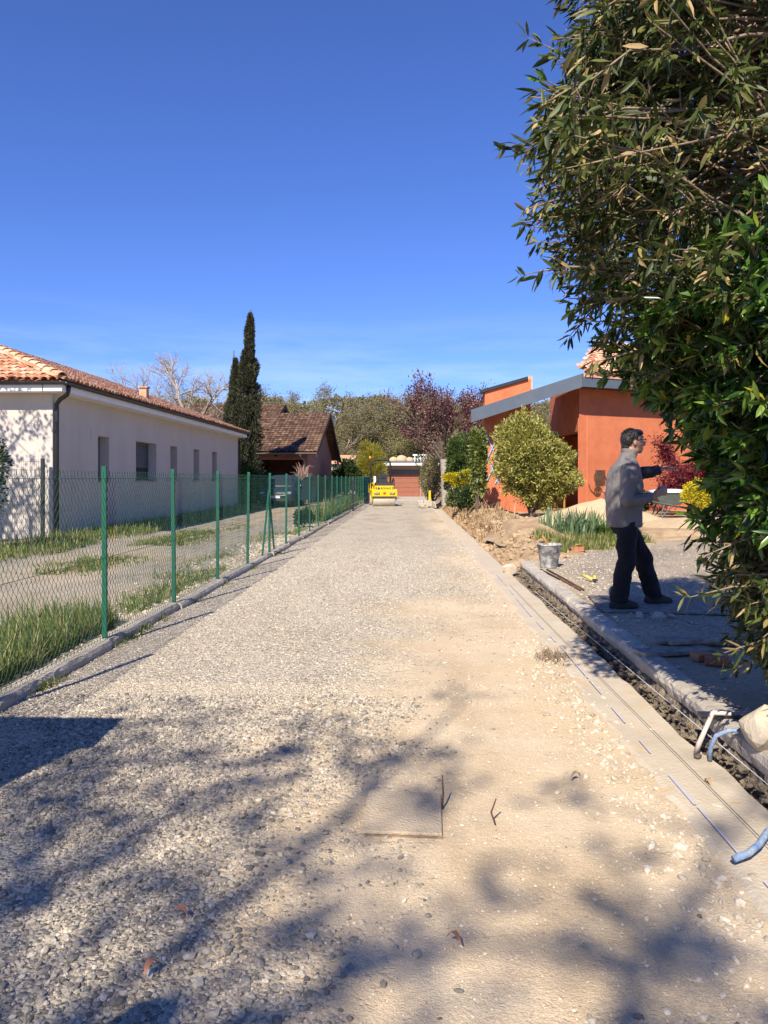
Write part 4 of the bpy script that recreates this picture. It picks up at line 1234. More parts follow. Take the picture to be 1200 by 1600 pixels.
bare_tree('plane_tree', 'slight bare tree showing its twigs furthest left over the roof', (-17.6, 46.5, 0), 3.6, 23, PB, (0, 0, 1), 0.14, 'bare trees behind the white house')
shrub('evergreen_tree', 'small green treetop just left of the cypress', 'tree', (-9.4, 52, 0), (1.7, 1.5, 4.0), 7000, M['spring_leaf'], 0.22, 0.14, 77, zc=0.48)

# ---- oak wood at the end of the lane
def oak(seed, leafm, dens):
    rr = random.Random(seed); rg = np.random.default_rng(seed)
    P = dict(seg=6, taper=0.55, wander=0.20, up=0.05, up0=0.02, bare=0.45, side=0.62, ang=(0.5, 1.1), len=(0.52, 0.74), kr=0.6, fork=1, depth=5, tipdepth=1)
    t_ = thing('oak_tree', 'budding brown oak in the wood behind the garage', 'tree', (0, 0, 0), 0, 'oaks of the wood at the end of the lane')
    lines, tips = [], []
    grow(rr, Vector((0, 0, -.2)), Vector((rr.uniform(-.08, .08), 0, 1)), 5.2, 0.26, P['depth'], P, lines, tips)
    polytubes('trunk', [l for l in lines if l[1][0] > 0.08], M['oak_bark'], t_)
    P_, D_ = crown_points(tips, rg, dens, 0.30)
    o = polytubes('branches', [l for l in lines if l[1][0] <= 0.08], M['oak_bark'], t_); o['kind'] = 'stuff'
    o = leaves('crown', P_, D_, rg.uniform(0.11, 0.24, len(P_)), rg.uniform(0.08, 0.16, len(P_)), rg, leafm, t_); o['kind'] = 'stuff'
    top = max(t2[0].z for t2 in tips)
    return t_, top
oaks = [oak(101, M['oak_leaf'], 1.2), oak(102, M['oak_leaf'], 1.0), oak(103, M['oak_leaf'], 1.35), oak(104, M['olive_leaf'], 0.9)]
print('OAK', [(len(o_.children), t2) for o_, t2 in oaks], sum(len(m_.polygons) for m_ in bpy.data.meshes))
rr = random.Random(8)
spots = []
for row_, (yy, st, hh) in enumerate(((84, 3.9, 10.4), (92, 3.4, 12.2), (101, 3.4, 13.6))):
    x = -24 + row_ * 1.7
    while x < 34:
        spots.append((x + rr.uniform(-1.2, 1.2), yy + rr.uniform(-2.5, 2.5), hh + rr.uniform(-0.9, 0.6)))
        x += st
for i, (x, y, h) in enumerate(spots):
    src, top = oaks[i % 4] if i % 7 else oaks[3]
    if i < 4: src, top = oaks[i]; o = src
    else: o = copy_tree(src)
    o.location = (x, y, 0); sc_ = h / top; o.scale = (sc_ * rr.uniform(.9, 1.15), sc_ * rr.uniform(.9, 1.15), sc_); o.rotation_euler = (0, 0, rr.uniform(0, 6.28))
rg = np.random.default_rng(55)
n = 60000
P_ = np.stack([rg.uniform(-40, 50, n), rg.uniform(104, 112, n), np.abs(rg.normal(0, 3.6, n))], -1)
P_[:, 2] = np.minimum(P_[:, 2] * 1.9, 10.8 + 2.0 * vnoise(P_[:, 0] * .3, P_[:, 0] * 0, 5))
o = leaves('woodland', P_, rg.normal(0, 1, (n, 3)), rg.uniform(.5, 1.0, n), rg.uniform(.3, .6, n), rg, M['oak_leaf'])
tag(o, 'brown green mass of the wood far behind the oaks', 'woodland', kind='stuff')
# undergrowth, bamboo, hedges, white house, at the end of the lane
shrub('bamboo_clump', 'feathery yellow green bamboo left of the roller', 'bamboo', (-0.95, 54, 0), (1.0, 0.8, 2.1), 8000, M['bamboo_leaf'], 0.26, 0.04, 61, stems=16, zc=0.5, lobes=22)
shrub('round_shrub', 'dark green round bush behind the green fence', 'shrub', (-2.7, 53, 0), (1.4, 1.0, 1.25), 5000, M['dark_leaf'], 0.17, 0.11, 62)
shrub('round_shrub', 'olive green bush left of the yellow bamboo', 'shrub', (-1.9, 58, 0), (1.1, 1.0, 1.7), 4500, M['oak_leaf'], 0.17, 0.11, 63)
shrub('round_shrub', 'low green bush beside the brown gable wall', 'shrub', (-4.0, 62, 0), (1.2, 1.0, 1.1), 3500, M['green_leaf'], 0.17, 0.11, 64)
wh = thing('far_house', 'small cream house with a red roof far down the lane', 'house', (-4.6, 80, 0))
b = MB(); b.box((0, 0, 1.5), (3.4, 6, 3.1)); b.build('wall', M['white_render'], wh)
b = MB(); b.add([(-2.1, -3.4, 3.0), (2.1, -3.4, 3.0), (2.1, 3.4, 3.0), (-2.1, 3.4, 3.0), (-2.1, 0, 4.0), (2.1, 0, 4.0)], [(0, 1, 5, 4), (1, 2, 5), (2, 3, 4, 5), (3, 0, 4), (3, 2, 1, 0)]); b.build('roof', M['tile_mass'], wh)
b = MB(); b.box((0.5, -3.02, 2.0), (0.8, 0.05, 1.0)); b.build('window', M['glass'], wh)

# pinkish bare shrub in front of the carport
sp = thing('tamarisk_shrub', 'bare pinkish shrub in front of the carport post', 'shrub', (-4.75, 43.6, 0))
rr = random.Random(9); lines = []
for k in range(70):
    a = rr.uniform(0, 6.28); e = Vector((math.cos(a) * rr.uniform(.1, .75), math.sin(a) * rr.uniform(.1, .6), rr.uniform(1.5, 2.55)))
    lines.append(([Vector((0, 0, -.05)), Vector((e.x * .2, e.y * .2, e.z * .5)), Vector((e.x * .6, e.y * .6, e.z * .9)), e - Vector((0, 0, rr.uniform(0, .35)))], [.03, .02, .012, .005], 3))
polytubes('stems', lines[:12], M['pale_bark'], sp); o = polytubes('twigs', lines[12:], M['pink_twig'], sp); o['kind'] = 'stuff'

# ---- parked car with its driver's door open
car = thing('parked_car', 'dark blue grey people carrier parked before the carport, one front door open', 'car', (-5.62, 39.0, 0.02), -0.05)
M['car_paint'] = mat('blue grey car paint', (0.016, 0.026, 0.042), (0.02, 0.03, 0.046), 0.42, 3, spec=0.3)
M['chrome'] = mat('chrome', (0.62, 0.63, 0.64), rough=0.18, metal=1.0)
M['lamp_glass'] = mat('headlamp glass', (0.30, 0.32, 0.34), (0.20, 0.22, 0.24), 0.2, 8, spec=0.5)
M['plate'] = mat('white plate', (0.75, 0.76, 0.78), rough=0.4)
M['plastic'] = mat('black plastic', (0.02, 0.02, 0.022), (0.026, 0.026, 0.028), 0.55, 9)
def sec(y, w, z0, z1, rnd=0.12, n=24, tuck=0.0, p=4.0):
    ring = []
    for k in range(n):
        a = 2 * math.pi * k / n
        ca, sa = math.cos(a), math.sin(a)
        x = w * math.copysign(abs(ca) ** (2 / p), ca); z = (z0 + z1) / 2 + (z1 - z0) / 2 * math.copysign(abs(sa) ** (2 / p), sa)
        if z > (z0 + z1) / 2: x *= 1 - tuck * (z - (z0 + z1) / 2) / ((z1 - z0) / 2)
        ring.append(Vector((x, y, z)))
    return ring
b = MB()
b.loft([sec(0.0, 0.70, 0.30, 0.72), sec(0.06, 0.84, 0.24, 0.82), sec(0.25, 0.91, 0.20, 0.93, tuck=.06), sec(0.7, 0.93, 0.20, 1.02, tuck=.06), sec(1.1, 0.93, 0.20, 1.08, tuck=.06), sec(2.4, 0.94, 0.20, 1.08, tuck=.05), sec(3.9, 0.93, 0.20, 1.08, tuck=.05), sec(4.3, 0.90, 0.24, 1.02, tuck=.05), sec(4.4, 0.82, 0.30, 0.9)])
b.build('body', M['car_paint'], car, True)
b = MB()
b.loft([sec(1.0, 0.80, 0.95, 1.10, tuck=.1), sec(1.35, 0.80, 0.95, 1.38, tuck=.16), sec(1.75, 0.80, 0.95, 1.60, tuck=.2), sec(2.2, 0.80, 0.95, 1.69, tuck=.2), sec(3.4, 0.80, 0.95, 1.68, tuck=.2), sec(4.0, 0.79, 0.95, 1.58, tuck=.2), sec(4.3, 0.76, 0.95, 1.25, tuck=.15)])
b.build('cabin', M['car_paint'], car, True)
def quadp(name, pts, m, parent, th=0.012):
    q = [Vector(p) for p in pts]; nrm = (q[1] - q[0]).cross(q[-1] - q[0]).normalized() * th
    n_ = len(q); b_ = MB(); b_.add([*q, *[p - nrm for p in q]], [tuple(range(n_)), tuple(range(2 * n_ - 1, n_ - 1, -1))] + [(i, i + n_, (i + 1) % n_ + n_, (i + 1) % n_) for i in range(n_)])
    return b_.build(name, m, parent)
quadp('windscreen', [(-0.70, 1.02, 1.14), (0.70, 1.02, 1.14), (0.58, 1.70, 1.60), (-0.58, 1.70, 1.60)], M['glass'], car, 0.02)
for sg in (-1, 1):
    quadp('side_window', [(sg * 0.80, 1.5, 1.12), (sg * 0.80, 3.6, 1.12), (sg * 0.70, 3.4, 1.52), (sg * 0.70, 1.85, 1.52)], M['glass'], car, 0.03)
    b = MB(); b.box((sg * 0.64, 0.10, 0.74), (0.40, 0.16, 0.13), Matrix.Rotation(-sg * 0.25, 3, 'Z'), bev=0.04); b.build('headlight', M['lamp_glass'], car)
    b = MB(); b.box((sg * 0.70, 0.06, 0.40), (0.20, 0.08, 0.09), bev=0.03); b.build('fog_lamp', M['plastic'], car)
    if sg < 0:
        b = MB(); b.ell((sg * 1.02, 1.55, 1.10), (0.12, 0.07, 0.08)); b.tube([(sg * 0.88, 1.5, 1.05), (sg * 1.0, 1.55, 1.08)], 0.025, 6); b.build('mirror', M['car_paint'], car, True)
    for yy in (0.85, 3.55):
        w_ = bpy.data.objects.new('wheel', None); COL.objects.link(w_); w_.parent = car; w_.location = (sg * 0.83, yy, 0.31)
        Ry = Matrix.Rotation(R(90), 3, 'Y')
        b = MB(); b.lathe([(0.20, -0.10), (0.29, -0.10), (0.315, -0.07), (0.315, 0.07), (0.29, 0.10), (0.20, 0.10)], n=24, rot=Ry); b.build('tyre', M['rubber'], w_, True)
        b = MB(); b.lathe([(0.02, -0.09), (0.20, -0.09), (0.205, 0.0), (0.20, 0.09), (0.02, 0.08)], n=20, rot=Ry); b.build('rim', M['zinc'], w_)
b = MB(); b.box((0, 0.0, 0.66), (0.80, 0.05, 0.10), bev=.02); b.build('grille', M['plastic'], car)
b = MB(); b.box((0, -0.02, 0.62), (1.30, 0.03, 0.022), bev=.008); b.build('chrome_strip', M['chrome'], car)
b = MB(); b.box((0, 0.0, 0.37), (1.15, 0.06, 0.15), bev=.03); b.build('air_intake', M['plastic'], car)
b = MB(); b.box((0, -0.025, 0.53), (0.52, 0.02, 0.11)); b.build('number_plate', M['plate'], car)
em = MB()
for i in range(4):
    a = [(0, .125), (.085, 0), (0, -.125), (-.085, 0)]
    p0, p1 = a[i], a[(i + 1) % 4]; q0, q1 = (p0[0] * .62, p0[1] * .62), (p1[0] * .62, p1[1] * .62)
    em.add([(p0[0], -.04, .74 + p0[1]), (p1[0], -.04, .74 + p1[1]), (q1[0], -.04, .74 + q1[1]), (q0[0], -.04, .74 + q0[1]), (p0[0], .03, .74 + p0[1]), (p1[0], .03, .74 + p1[1]), (q1[0], .03, .74 + q1[1]), (q0[0], .03, .74 + q0[1])], [(0, 1, 2, 3), (0, 4, 5, 1), (2, 6, 7, 3), (7, 6, 5, 4)])
em.build('emblem', M['chrome'], car)
dr = bpy.data.objects.new('door', None); COL.objects.link(dr); dr.parent = car; dr.location = (0.93, 1.28, 0); dr.rotation_euler = (0, 0, R(-68))
b = MB(); b.prism([(0, 0.34), (0.95, 0.34), (1.02, 0.7), (1.0, 1.08), (0, 1.08)], 'x', -0.05, 0.05); b.build('door_panel', M['car_paint'], dr)
b = MB()
for p0, p1 in (((0.03, 1.08), (0.42, 1.54)), ((0.42, 1.54), (0.95, 1.56)), ((0.95, 1.56), (0.98, 1.08))): b.tube([(0, p0[0], p0[1]), (-0.03, p1[0], p1[1])], 0.03, 6)
b.build('window_frame', M['car_paint'], dr)
quadp('pane', [(0, 0.06, 1.08), (0, 0.97, 1.08), (-.03, 0.94, 1.54), (-.03, 0.43, 1.52)], M['glass'], dr)
b = MB(); b.ell((0.12, 0.14, 1.12), (0.11, 0.06, 0.08)); b.build('mirror', M['chrome'], dr, True)

# ================================================================== END OF THE LANE
# ---- small tandem roller
M['yellow_paint'] = mat('yellow machine paint', (0.72, 0.47, 0.012), (0.66, 0.42, 0.012), 0.4, 4, spec=0.45)
M['drum_steel'] = mat('dusty drum steel', (0.60, 0.55, 0.46), (0.47, 0.41, 0.33), 0.6, 6, 0.2, 30, metal=0.15, stretch=(1, 6, 6))
M['amber'] = mat('amber lens', (0.75, 0.24, 0.02), rough=0.25)
M['red_lens'] = mat('red lens', (0.55, 0.03, 0.02), rough=0.25)
ro = thing('road_roller', 'small yellow tandem road roller standing at the end of the lane', 'roller', (-0.02, 41.4, 0.0), R(7))
Ry = Matrix.Rotation(R(90), 3, 'Y')
for yy in (0.0, 1.75):
    b = MB(); b.lathe([(0.30, -0.60), (0.355, -0.60), (0.365, -0.585), (0.365, 0.585), (0.355, 0.60), (0.30, 0.60)], (0, yy, 0.365), 32, Ry); dr_ = b.build('drum', M['drum_steel'], ro, True)
    b = MB(); b.lathe([(0.03, -0.56), (0.30, -0.56), (0.30, 0.56), (0.03, 0.56)], (0, yy, 0.365), 20, Ry); b.build('drum_disc', M['plastic'], dr_)
    for sg in (-1, 1):
        b = MB(); b.prism([(yy - 0.14, 0.30), (yy + 0.14, 0.30), (yy + 0.20, 0.70), (yy - 0.20, 0.70)], 'x', sg * 0.665 - 0.03, sg * 0.665 + 0.03); b.build('yoke', M['yellow_paint'] if yy < 1 else M['plastic'], ro)
b = MB(); b.prism([(-0.42, 0.54), (0.55, 0.60), (0.55, 0.86), (-0.30, 0.92), (-0.42, 0.84)], 'x', -0.69, 0.69); fr = b.build('front_frame', M['yellow_paint'], ro)
b = MB(); b.prism([(-0.36, 0.84), (0.5, 0.84), (0.5, 1.08), (-0.24, 1.12), (-0.33, 1.08)], 'x', -0.52, 0.52); b.build('front_panel', M['yellow_paint'], ro)
b = MB(); b.box((0, -0.435, 0.525), (1.30, 0.05, 0.035)); b.build('scraper', M['plastic'], ro)
for sg in (-1, 1):
    b = MB(); b.box((sg * 0.42, -0.43, 0.70), (0.30, 0.05, 0.115), bev=.02); la = b.build('headlight', M['chrome'], ro)
    b = MB(); b.ell((sg * 0.46, -0.46, 0.695), (0.06, 0.02, 0.045)); b.build('lamp', M['lamp_glass'], la, True)
    b = MB(); b.ell((sg * 0.345, -0.46, 0.695), (0.035, 0.02, 0.035)); b.build('indicator', M['amber'], la, True)
    b = MB(); b.box((sg * 0.46, -0.365, 0.99), (0.045, 0.03, 0.14)); b.build('grab_slot', M['plastic'], ro)
b = MB(); b.box((0.0, -0.435, 0.71), (0.14, 0.02, 0.10), bev=.01); b.build('badge', M['red_lens'], ro)
b = MB(); b.prism([(-0.20, 1.08), (0.55, 1.06), (0.55, 1.22), (0.05, 1.32), (-0.16, 1.28)], 'x', -0.45, 0.45); b.build('dash_cover', M['plastic'], ro)
b = MB(); b.prism([(0.0, 1.28), (0.16, 1.28), (0.14, 1.74), (0.05, 1.76)], 'x', -0.26, 0.20); b.build('console', M['plastic'], ro)
b = MB(); b.box((-0.03, 0.02, 1.58), (0.28, 0.03, 0.14), Matrix.Rotation(-0.1, 3, 'X'), bev=.01); b.build('screen', M['glass'], ro)
rg_ = [(0.19 * math.cos(2 * math.pi * k / 16), 0.45 + 0.11 * math.sin(2 * math.pi * k / 16), 1.70 + 0.13 * math.sin(2 * math.pi * k / 16)) for k in range(17)]
b = MB(); b.tube(rg_, 0.016, 6); b.tube([(0, 0.45, 1.7), (0, 0.3, 1.3)], 0.022, 6); b.build('steering_wheel', M['plastic'], ro, True)
b = MB(); b.box((0, 0.95, 1.22), (0.5, 0.5, 0.14), bev=.05); b.box((0, 1.18, 1.5), (0.46, 0.12, 0.5), bev=.05); b.build('seat', M['plastic'], ro)
b = MB(); b.prism([(0.55, 0.50), (1.15, 0.50), (1.15, 0.80), (0.55, 0.80)], 'x', -0.6, 0.6); b.build('platform', M['plastic'], ro)
b = MB(); b.prism([(1.2, 0.70), (2.2, 0.70), (2.2, 1.05), (1.95, 1.25), (1.2, 1.28)], 'x', -0.62, 0.62); b.build('engine_hood', M['yellow_paint'], ro)
hp = [(0.62, 0.45, 0.95), (0.64, 0.5, 1.35), (0.64, 0.75, 1.52), (0.64, 1.2, 1.35), (0.63, 1.4, 0.98)]
for sg in (-1, 1):
    b = MB(); b.tube([(sg * p[0], p[1], p[2]) for p in hp], 0.04, 7); b.build('hand_rail', M['plastic'], ro, True)
rp = [(-0.56, 1.45, 0.85), (-0.56, 1.40, 2.25), (-0.53, 1.40, 2.42), (-0.43, 1.40, 2.53), (-0.3, 1.40, 2.56), (0.3, 1.40, 2.56), (0.43, 1.40, 2.53), (0.53, 1.40, 2.42), (0.56, 1.40, 2.25), (0.56, 1.45, 0.85)]
b = MB(); b.tube(rp, 0.052, 8); b.build('roll_bar', M['plastic'], ro, True)
b = MB(); b.tube([(-0.58, 1.4, 2.4), (-0.60, 1.4, 2.66)], 0.018, 6); be = b.build('beacon_pole', M['plastic'], ro)
b = MB(); b.lathe([(0.055, 2.62), (0.06, 2.66), (0.055, 2.76), (0.025, 2.78)], (-0.60, 1.4, 0), 12); b.build('beacon', M['amber'], be, True)
b = MB(); b.box((-0.47, 0.2, 1.45), (0.12, 0.16, 0.36), bev=.02); b.build('document_box', M['white_paint'], ro)
def text_obj(body, size, m, parent, loc, rot, name='lettering', ext=0.004):
    cu = bpy.data.curves.new(name, 'FONT'); cu.body = body; cu.size = size; cu.extrude = ext; cu.align_x = 'CENTER'; cu.align_y = 'CENTER'
    tmp = bpy.data.objects.new('tmp', cu); COL.objects.link(tmp)
    bpy.context.view_layer.update()
    me = bpy.data.meshes.new_from_object(tmp.evaluated_get(bpy.context.evaluated_depsgraph_get()))
    bpy.data.objects.remove(tmp)
    me.name = name
    o = link(name, me, m, parent); o.location = loc; o.rotation_euler = rot
    return o
text_obj('BOMAG', 0.165, M['plastic'], ro, (0.08, -0.362, 0.975), (R(83), 0, 0))
b = MB(); b.lathe([(0.035, -0.004), (0.065, -0.004), (0.065, 0.004), (0.035, 0.004)], (-0.31, -0.36, 0.975), 14, Matrix.Rotation(R(83), 3, 'X')); b.build('emblem', M['plastic'], ro)

# ---- garage with brown door
ga = thing('garage', 'flat roofed garage with brown sectional door closing the lane', 'garage', (2.0, 62.0, 0.0))
M['brown_door'] = mat('brown door panel', (0.26, 0.095, 0.055), (0.29, 0.11, 0.065), 0.6, 3)
M['taupe_render'] = mat('taupe render', (0.34, 0.25, 0.20), (0.30, 0.22, 0.175), 0.9, 2)
b = wall_holes(-2.3, 3.4, -0.1, 2.55, 0.25, [(-1.75, 0.95, -0.1, 2.26)], 'y', 0.0); b.build('wall', M['taupe_render'], ga)
b = MB(); b.box((0.55, 3.2, 1.2), (5.6, 5.8, 2.6)); b.build('body', M['taupe_render'], ga)
b = MB(); b.box((0.55, 2.6, 2.70), (6.3, 7.0, 0.24)); b.build('roof_edge', M['white_paint'], ga)
b = MB(); b.box((0.55, 2.6, 2.87), (6.4, 7.1, 0.09)); b.build('roof_trim', M['slate_blue'], ga)
b = MB(); b.box((-0.4, 0.10, 2.07), (2.68, 0.06, 0.34)); b.build('transom', M['slate_blue'], ga)
for k in range(5):
    b = MB(); b.box((-0.4, 0.14, 0.22 + k * 0.375), (2.68, 0.05, 0.362), bev=.008); b.build('door_panel', M['brown_door'], ga)
b = MB(); b.box((1.12, -0.03, 1.0), (0.16, 0.06, 2.1)); b.build('door_jamb', M['brown_door'], ga)
# terrace wall with balustrade and boulders above the garage
te = thing('terrace', 'raised terrace with a white balustrade above the garage roof', 'terrace', (3.8, 72, 0))
b = MB(); b.box((-1.5, 1, 1.5), (9, 2, 3.1)); b.build('retaining_wall', M['concrete'], te)
for k in range(7):
    b = MB(); b.lathe([(0.10, 3.05), (0.10, 3.12), (0.06, 3.2), (0.13, 3.4), (0.06, 3.62), (0.10, 3.70)], (-0.85 + k * 0.28, 0.3, 0), 8); b.build('baluster', M['white_paint'], te)
b = MB(); b.box((0, 0.3, 3.77), (2.1, 0.28, 0.12)); b.build('rail', M['white_paint'], te)
for k, (xx, rr_) in enumerate(((-2.9, 0.42), (-2.1, 0.55), (-1.35, 0.40))):
    b = MB(); b.ell((0, 0, 0), (rr_, rr_ * .8, rr_ * .75)); me = b.mesh('boulder', True)
    for v in me.vertices: v.co *= 1 + 0.25 * (float(vnoise(v.co.x * 4 + k, v.co.z * 4 + v.co.y * 3, k)) - .5)
    o = link('boulder', me, M['sandpile']); o.location = (3.8 + xx, 72.4, 3.05 + rr_ * .55); tag(o, ['leftmost tan boulder on the terrace above the garage', 'largest tan boulder on the terrace above the garage', 'tan boulder next to the white balustrade'][k], 'boulder', 'boulders on the terrace')

# ================================================================== RIGHT SIDE: orange house
GA = R(24)
oh = thing('orange_house', 'orange rendered house with slate blue fascia, sloping porch roof and chimney', 'house', (6.2, 24.0, 0.40), 0.0)
def front(o):                                  # parts of the main front stand turned away to the right
    o.rotation_euler = (0, 0, GA); return o
WZ = 4.15
wall_holes(0.12, 4.2, -0.3, WZ, 0.30, [(0.14, 3.7, -0.3, 2.62)], 'x', 0.30).build('wall', M['orange_render'], oh)
b = MB(); b.prism([(0, 0), (9.5, 0), (9.5, 0.346), (0.25, 0.346)], 'z', -0.3, WZ); front(b.build('wall', M['orange_render'], oh))
b = MB(); b.box((1.5, 2.75, 1.9), (0.16, 2.7, 4.4)); b.build('inner_wall', M['orange_render'], oh)
b = MB(); b.box((0.9, 4.1, 1.9), (1.15, 0.16, 4.4)); b.build('inner_wall', M['orange_render'], oh)
b = MB(); b.box((1.38, 2.5, 0.80), (0.06, 1.1, 2.2)); dd = b.build('door', M['dark_wood'], oh)
b = MB(); b.tube([(1.34, 2.9, 0.9), (1.28, 2.9, 0.9), (1.28, 2.8, 0.9)], 0.012, 6); b.build('handle', M['zinc'], dd)
b = MB(); b.box((0.86, 2.6, 2.75), (1.06, 2.7, 0.18)); b.build('ceiling', M['dark_wood'], oh)
b = MB(); b.box((4.55, -0.66, WZ - 0.02), (9.94, 0.06, 0.40)); front(b.build('fascia', M['slate_blue'], oh))
b = MB(); b.box((4.55, -0.32, WZ - 0.16), (9.7, 0.60, 0.04)); front(b.build('soffit', M['dark_wood'], oh))
sl2 = 0.42
deck = MB(); deck.add([(-0.40, -0.72, WZ + 0.20), (9.6, -0.72, WZ + 0.20), (9.6, 4.4, WZ + 0.20 + 5.1 * sl2), (4.7, 4.4, WZ + 0.20 + 5.1 * sl2), (-0.40, -0.72, WZ + 0.08), (9.6, -0.72, WZ + 0.08), (9.6, 4.4, WZ + 0.08), (4.7, 4.4, WZ + 0.08)],
   [(0, 1, 2, 3), (0, 4, 5, 1), (1, 5, 6, 2), (2, 6, 7, 3), (3, 7, 4, 0), (4, 7, 6, 5)])
orf = front(deck.build('roof', M['tile_mass'], oh))
tile_field(orf, (-0.40, -0.78, WZ + 0.21), (1, 0, 0), (0, 1, sl2), 46, 5.2, lambda uu, vv: vv * 0.92 < uu + 0.05, lambda i, j: i < 16 and j < 10, pitch=0.215, seed=6)
for k in range(16):
    o = link('hip_tile', TILE, None, orf); d_ = Vector((1, 1, sl2)).normalized(); sd = Vector((1, -1, 0)).normalized(); up_ = sd.cross(d_); up_ = up_ if up_.z > 0 else -up_
    q = k * 0.27; p = Vector((-0.42 + q, -0.76 + q, WZ + 0.29 + q * sl2))
    o.matrix_local = Matrix.Translation(p) @ Matrix((sd, d_, up_)).transposed().to_4x4() @ Matrix.Diagonal((1.2, 1.1, 1.1, 1))
# porch roof: falls to the left, fascia along its sloping front edge
PX0, PZ0, PX1, PZ1 = -3.52, 3.03, -0.10, WZ + 0.0
ps = (PZ1 - PZ0) / (PX1 - PX0)
PF = -0.78
b = MB()
b.add([(PX0, PF, PZ0 + .19), (PX1 + .03, PF, PZ1 + .20), (PX1 + .03, PF, PZ1 - .22), (PX0, PF, PZ0 - .20), (PX0, PF + .06, PZ0 + .19), (PX1 + .03, PF + .06, PZ1 + .20), (PX1 + .03, PF + .06, PZ1 - .22), (PX0, PF + .06, PZ0 - .20)],
      [(0, 1, 2, 3), (7, 6, 5, 4), (0, 4, 5, 1), (1, 5, 6, 2), (2, 6, 7, 3), (3, 7, 4, 0)])
b.build('porch_fascia', M['slate_blue'], oh)
por = slab('porch_roof', (PX0 + .03, PF + .07, PZ0 + .15), (PX1, PF + .07, PZ1 + .15), (PX1, 3.0, PZ1 + .15), (PX0 + .33, 3.0, PZ0 + .15), 0.06, M['tile_mass'], oh)
M['soffit_board'] = objmat('soffit boards', [(0, (0.16, 0.14, 0.12)), (1, (0.24, 0.215, 0.185))], 0.8, 0.2, 6, 0.2)
for k in range(18):
    y_ = PF + 0.17 + k * 0.205
    b = MB(); b.box((0, 0, 0), ((PX1 - PX0 - .4) / math.cos(math.atan(ps)), 0.19, 0.02)); o = b.build('soffit_board', M['soffit_board'], oh)
    o.location = ((PX0 + PX1 + .3) / 2, y_, (PZ0 + PZ1) / 2 + 0.08); o.rotation_euler = (0, -math.atan(ps), 0)
# chimney slab that rises through the porch roof
b = MB(); b.prism([(-2.98, -0.4), (-1.52, -0.4), (-1.52, 4.28), (-2.98, 3.86)], 'y', 0.1, 0.6); cm = b.build('chimney', M['orange_render'], oh)
b = MB(); b.prism([(-3.08, 3.84), (-1.62, 4.26), (-1.62, 4.36), (-3.08, 3.94)], 'y', 0.02, 0.68); b.build('cap', M['dark_metal'], cm)
b = MB(); b.prism([(-1.60, 3.96), (-1.46, 3.96), (-1.46, 4.38), (-1.60, 4.38)], 'y', 0.12, 0.58); b.build('flue_brick', M['tile_mass'], cm)
# blue trellis fixed to the chimney
M['blue_paint'] = mat('pale blue paint', (0.20, 0.42, 0.55), (0.26, 0.48, 0.60), 0.6, 6)
tr = thing('blue_trellis', 'pale blue lattice trellis fixed on the orange chimney wall', 'trellis', (2.55, 22.0, 0.40), GA)
tr.location = oh.location + Vector((-2.45, 0.08, 0)); tr.rotation_euler = (0, 0, 0)
for sg in (-1, 1):
    for k in range(4):
        b = MB(); x_ = -0.45 + k * 0.3
        b.box((x_ + 0.0, -0.02 - (0.012 if sg > 0 else 0), 1.75), (0.03, 0.01, 1.75), Matrix.Rotation(sg * 0.42, 3, 'Y')); b.build('lath', M['blue_paint'], tr)
# wrought iron scroll on the sunlit wall
sc_ = thing('iron_scroll', 'dark wrought iron scroll hung on the orange wall', 'wall ornament', (0, 0, 0), GA)
sc_.location = oh.location + Vector((math.cos(GA) * 0.78 + math.sin(GA) * 0.03, math.sin(GA) * 0.78 - math.cos(GA) * 0.03, 0.85))
for (cx_, cz_, r_, tn) in ((0.0, 0.28, 0.24, 3), (-0.06, -0.16, 0.17, 2.4), (0.14, 0.22, 0.14, 2)):
    pts = [(cx_ + r_ * (1 - k / 40 * .85) * math.cos(k / 40 * tn * 6.283), 0, cz_ + r_ * (1 - k / 40 * .85) * math.sin(k / 40 * tn * 6.283)) for k in range(41)]
    b = MB(); b.tube(pts, 0.014, 5); b.build('scroll', M['iron'], sc_, True)
b = MB(); b.tube([(-0.12, 0, -0.3), (-0.35, 0, -0.1), (-0.42, 0, 0.08)], 0.012, 5); b.box((0.05, 0.012, 0.28), (0.40, 0.012, 0.50)) ; b.build('bracket', M['iron'], sc_)
# low garden wall seen through the porch
gw = thing('garden_wall', 'low orange wall with white coping seen through the porch', 'wall', (7.9, 35, 0.3))
b = MB(); b.box((0, 0, 1.05), (7, 0.25, 2.3)); b.build('body', M['orange_render'], gw)
b = MB(); b.box((0, 0, 2.25), (7.1, 0.35, 0.10)); b.build('coping', M['white_paint'], gw)
# wooden chair in the porch
wc = thing('wooden_chair', 'light wooden chair standing in the porch doorway', 'chair', (0, 0, 0), GA)
wc.location = oh.location + Vector((-0.45, 1.3, 0.07))
M['pine'] = mat('varnished pine', (0.52, 0.27, 0.075), (0.44, 0.22, 0.06), 0.5, 6)
for sx in (-.2, .2):
    for sy in (-.2, .2):
        b = MB(); h_ = 0.9 if sy > 0 else 0.45; b.box((sx, sy, h_ / 2), (0.045, 0.045, h_)); b.build('leg', M['pine'], wc)
b = MB(); b.box((0, 0, 0.455), (0.46, 0.46, 0.03)); b.build('seat', M['pine'], wc)
b = MB(); b.box((0, 0.2, 0.75), (0.36, 0.025, 0.22)); b.build('backrest', M['pine'], wc)

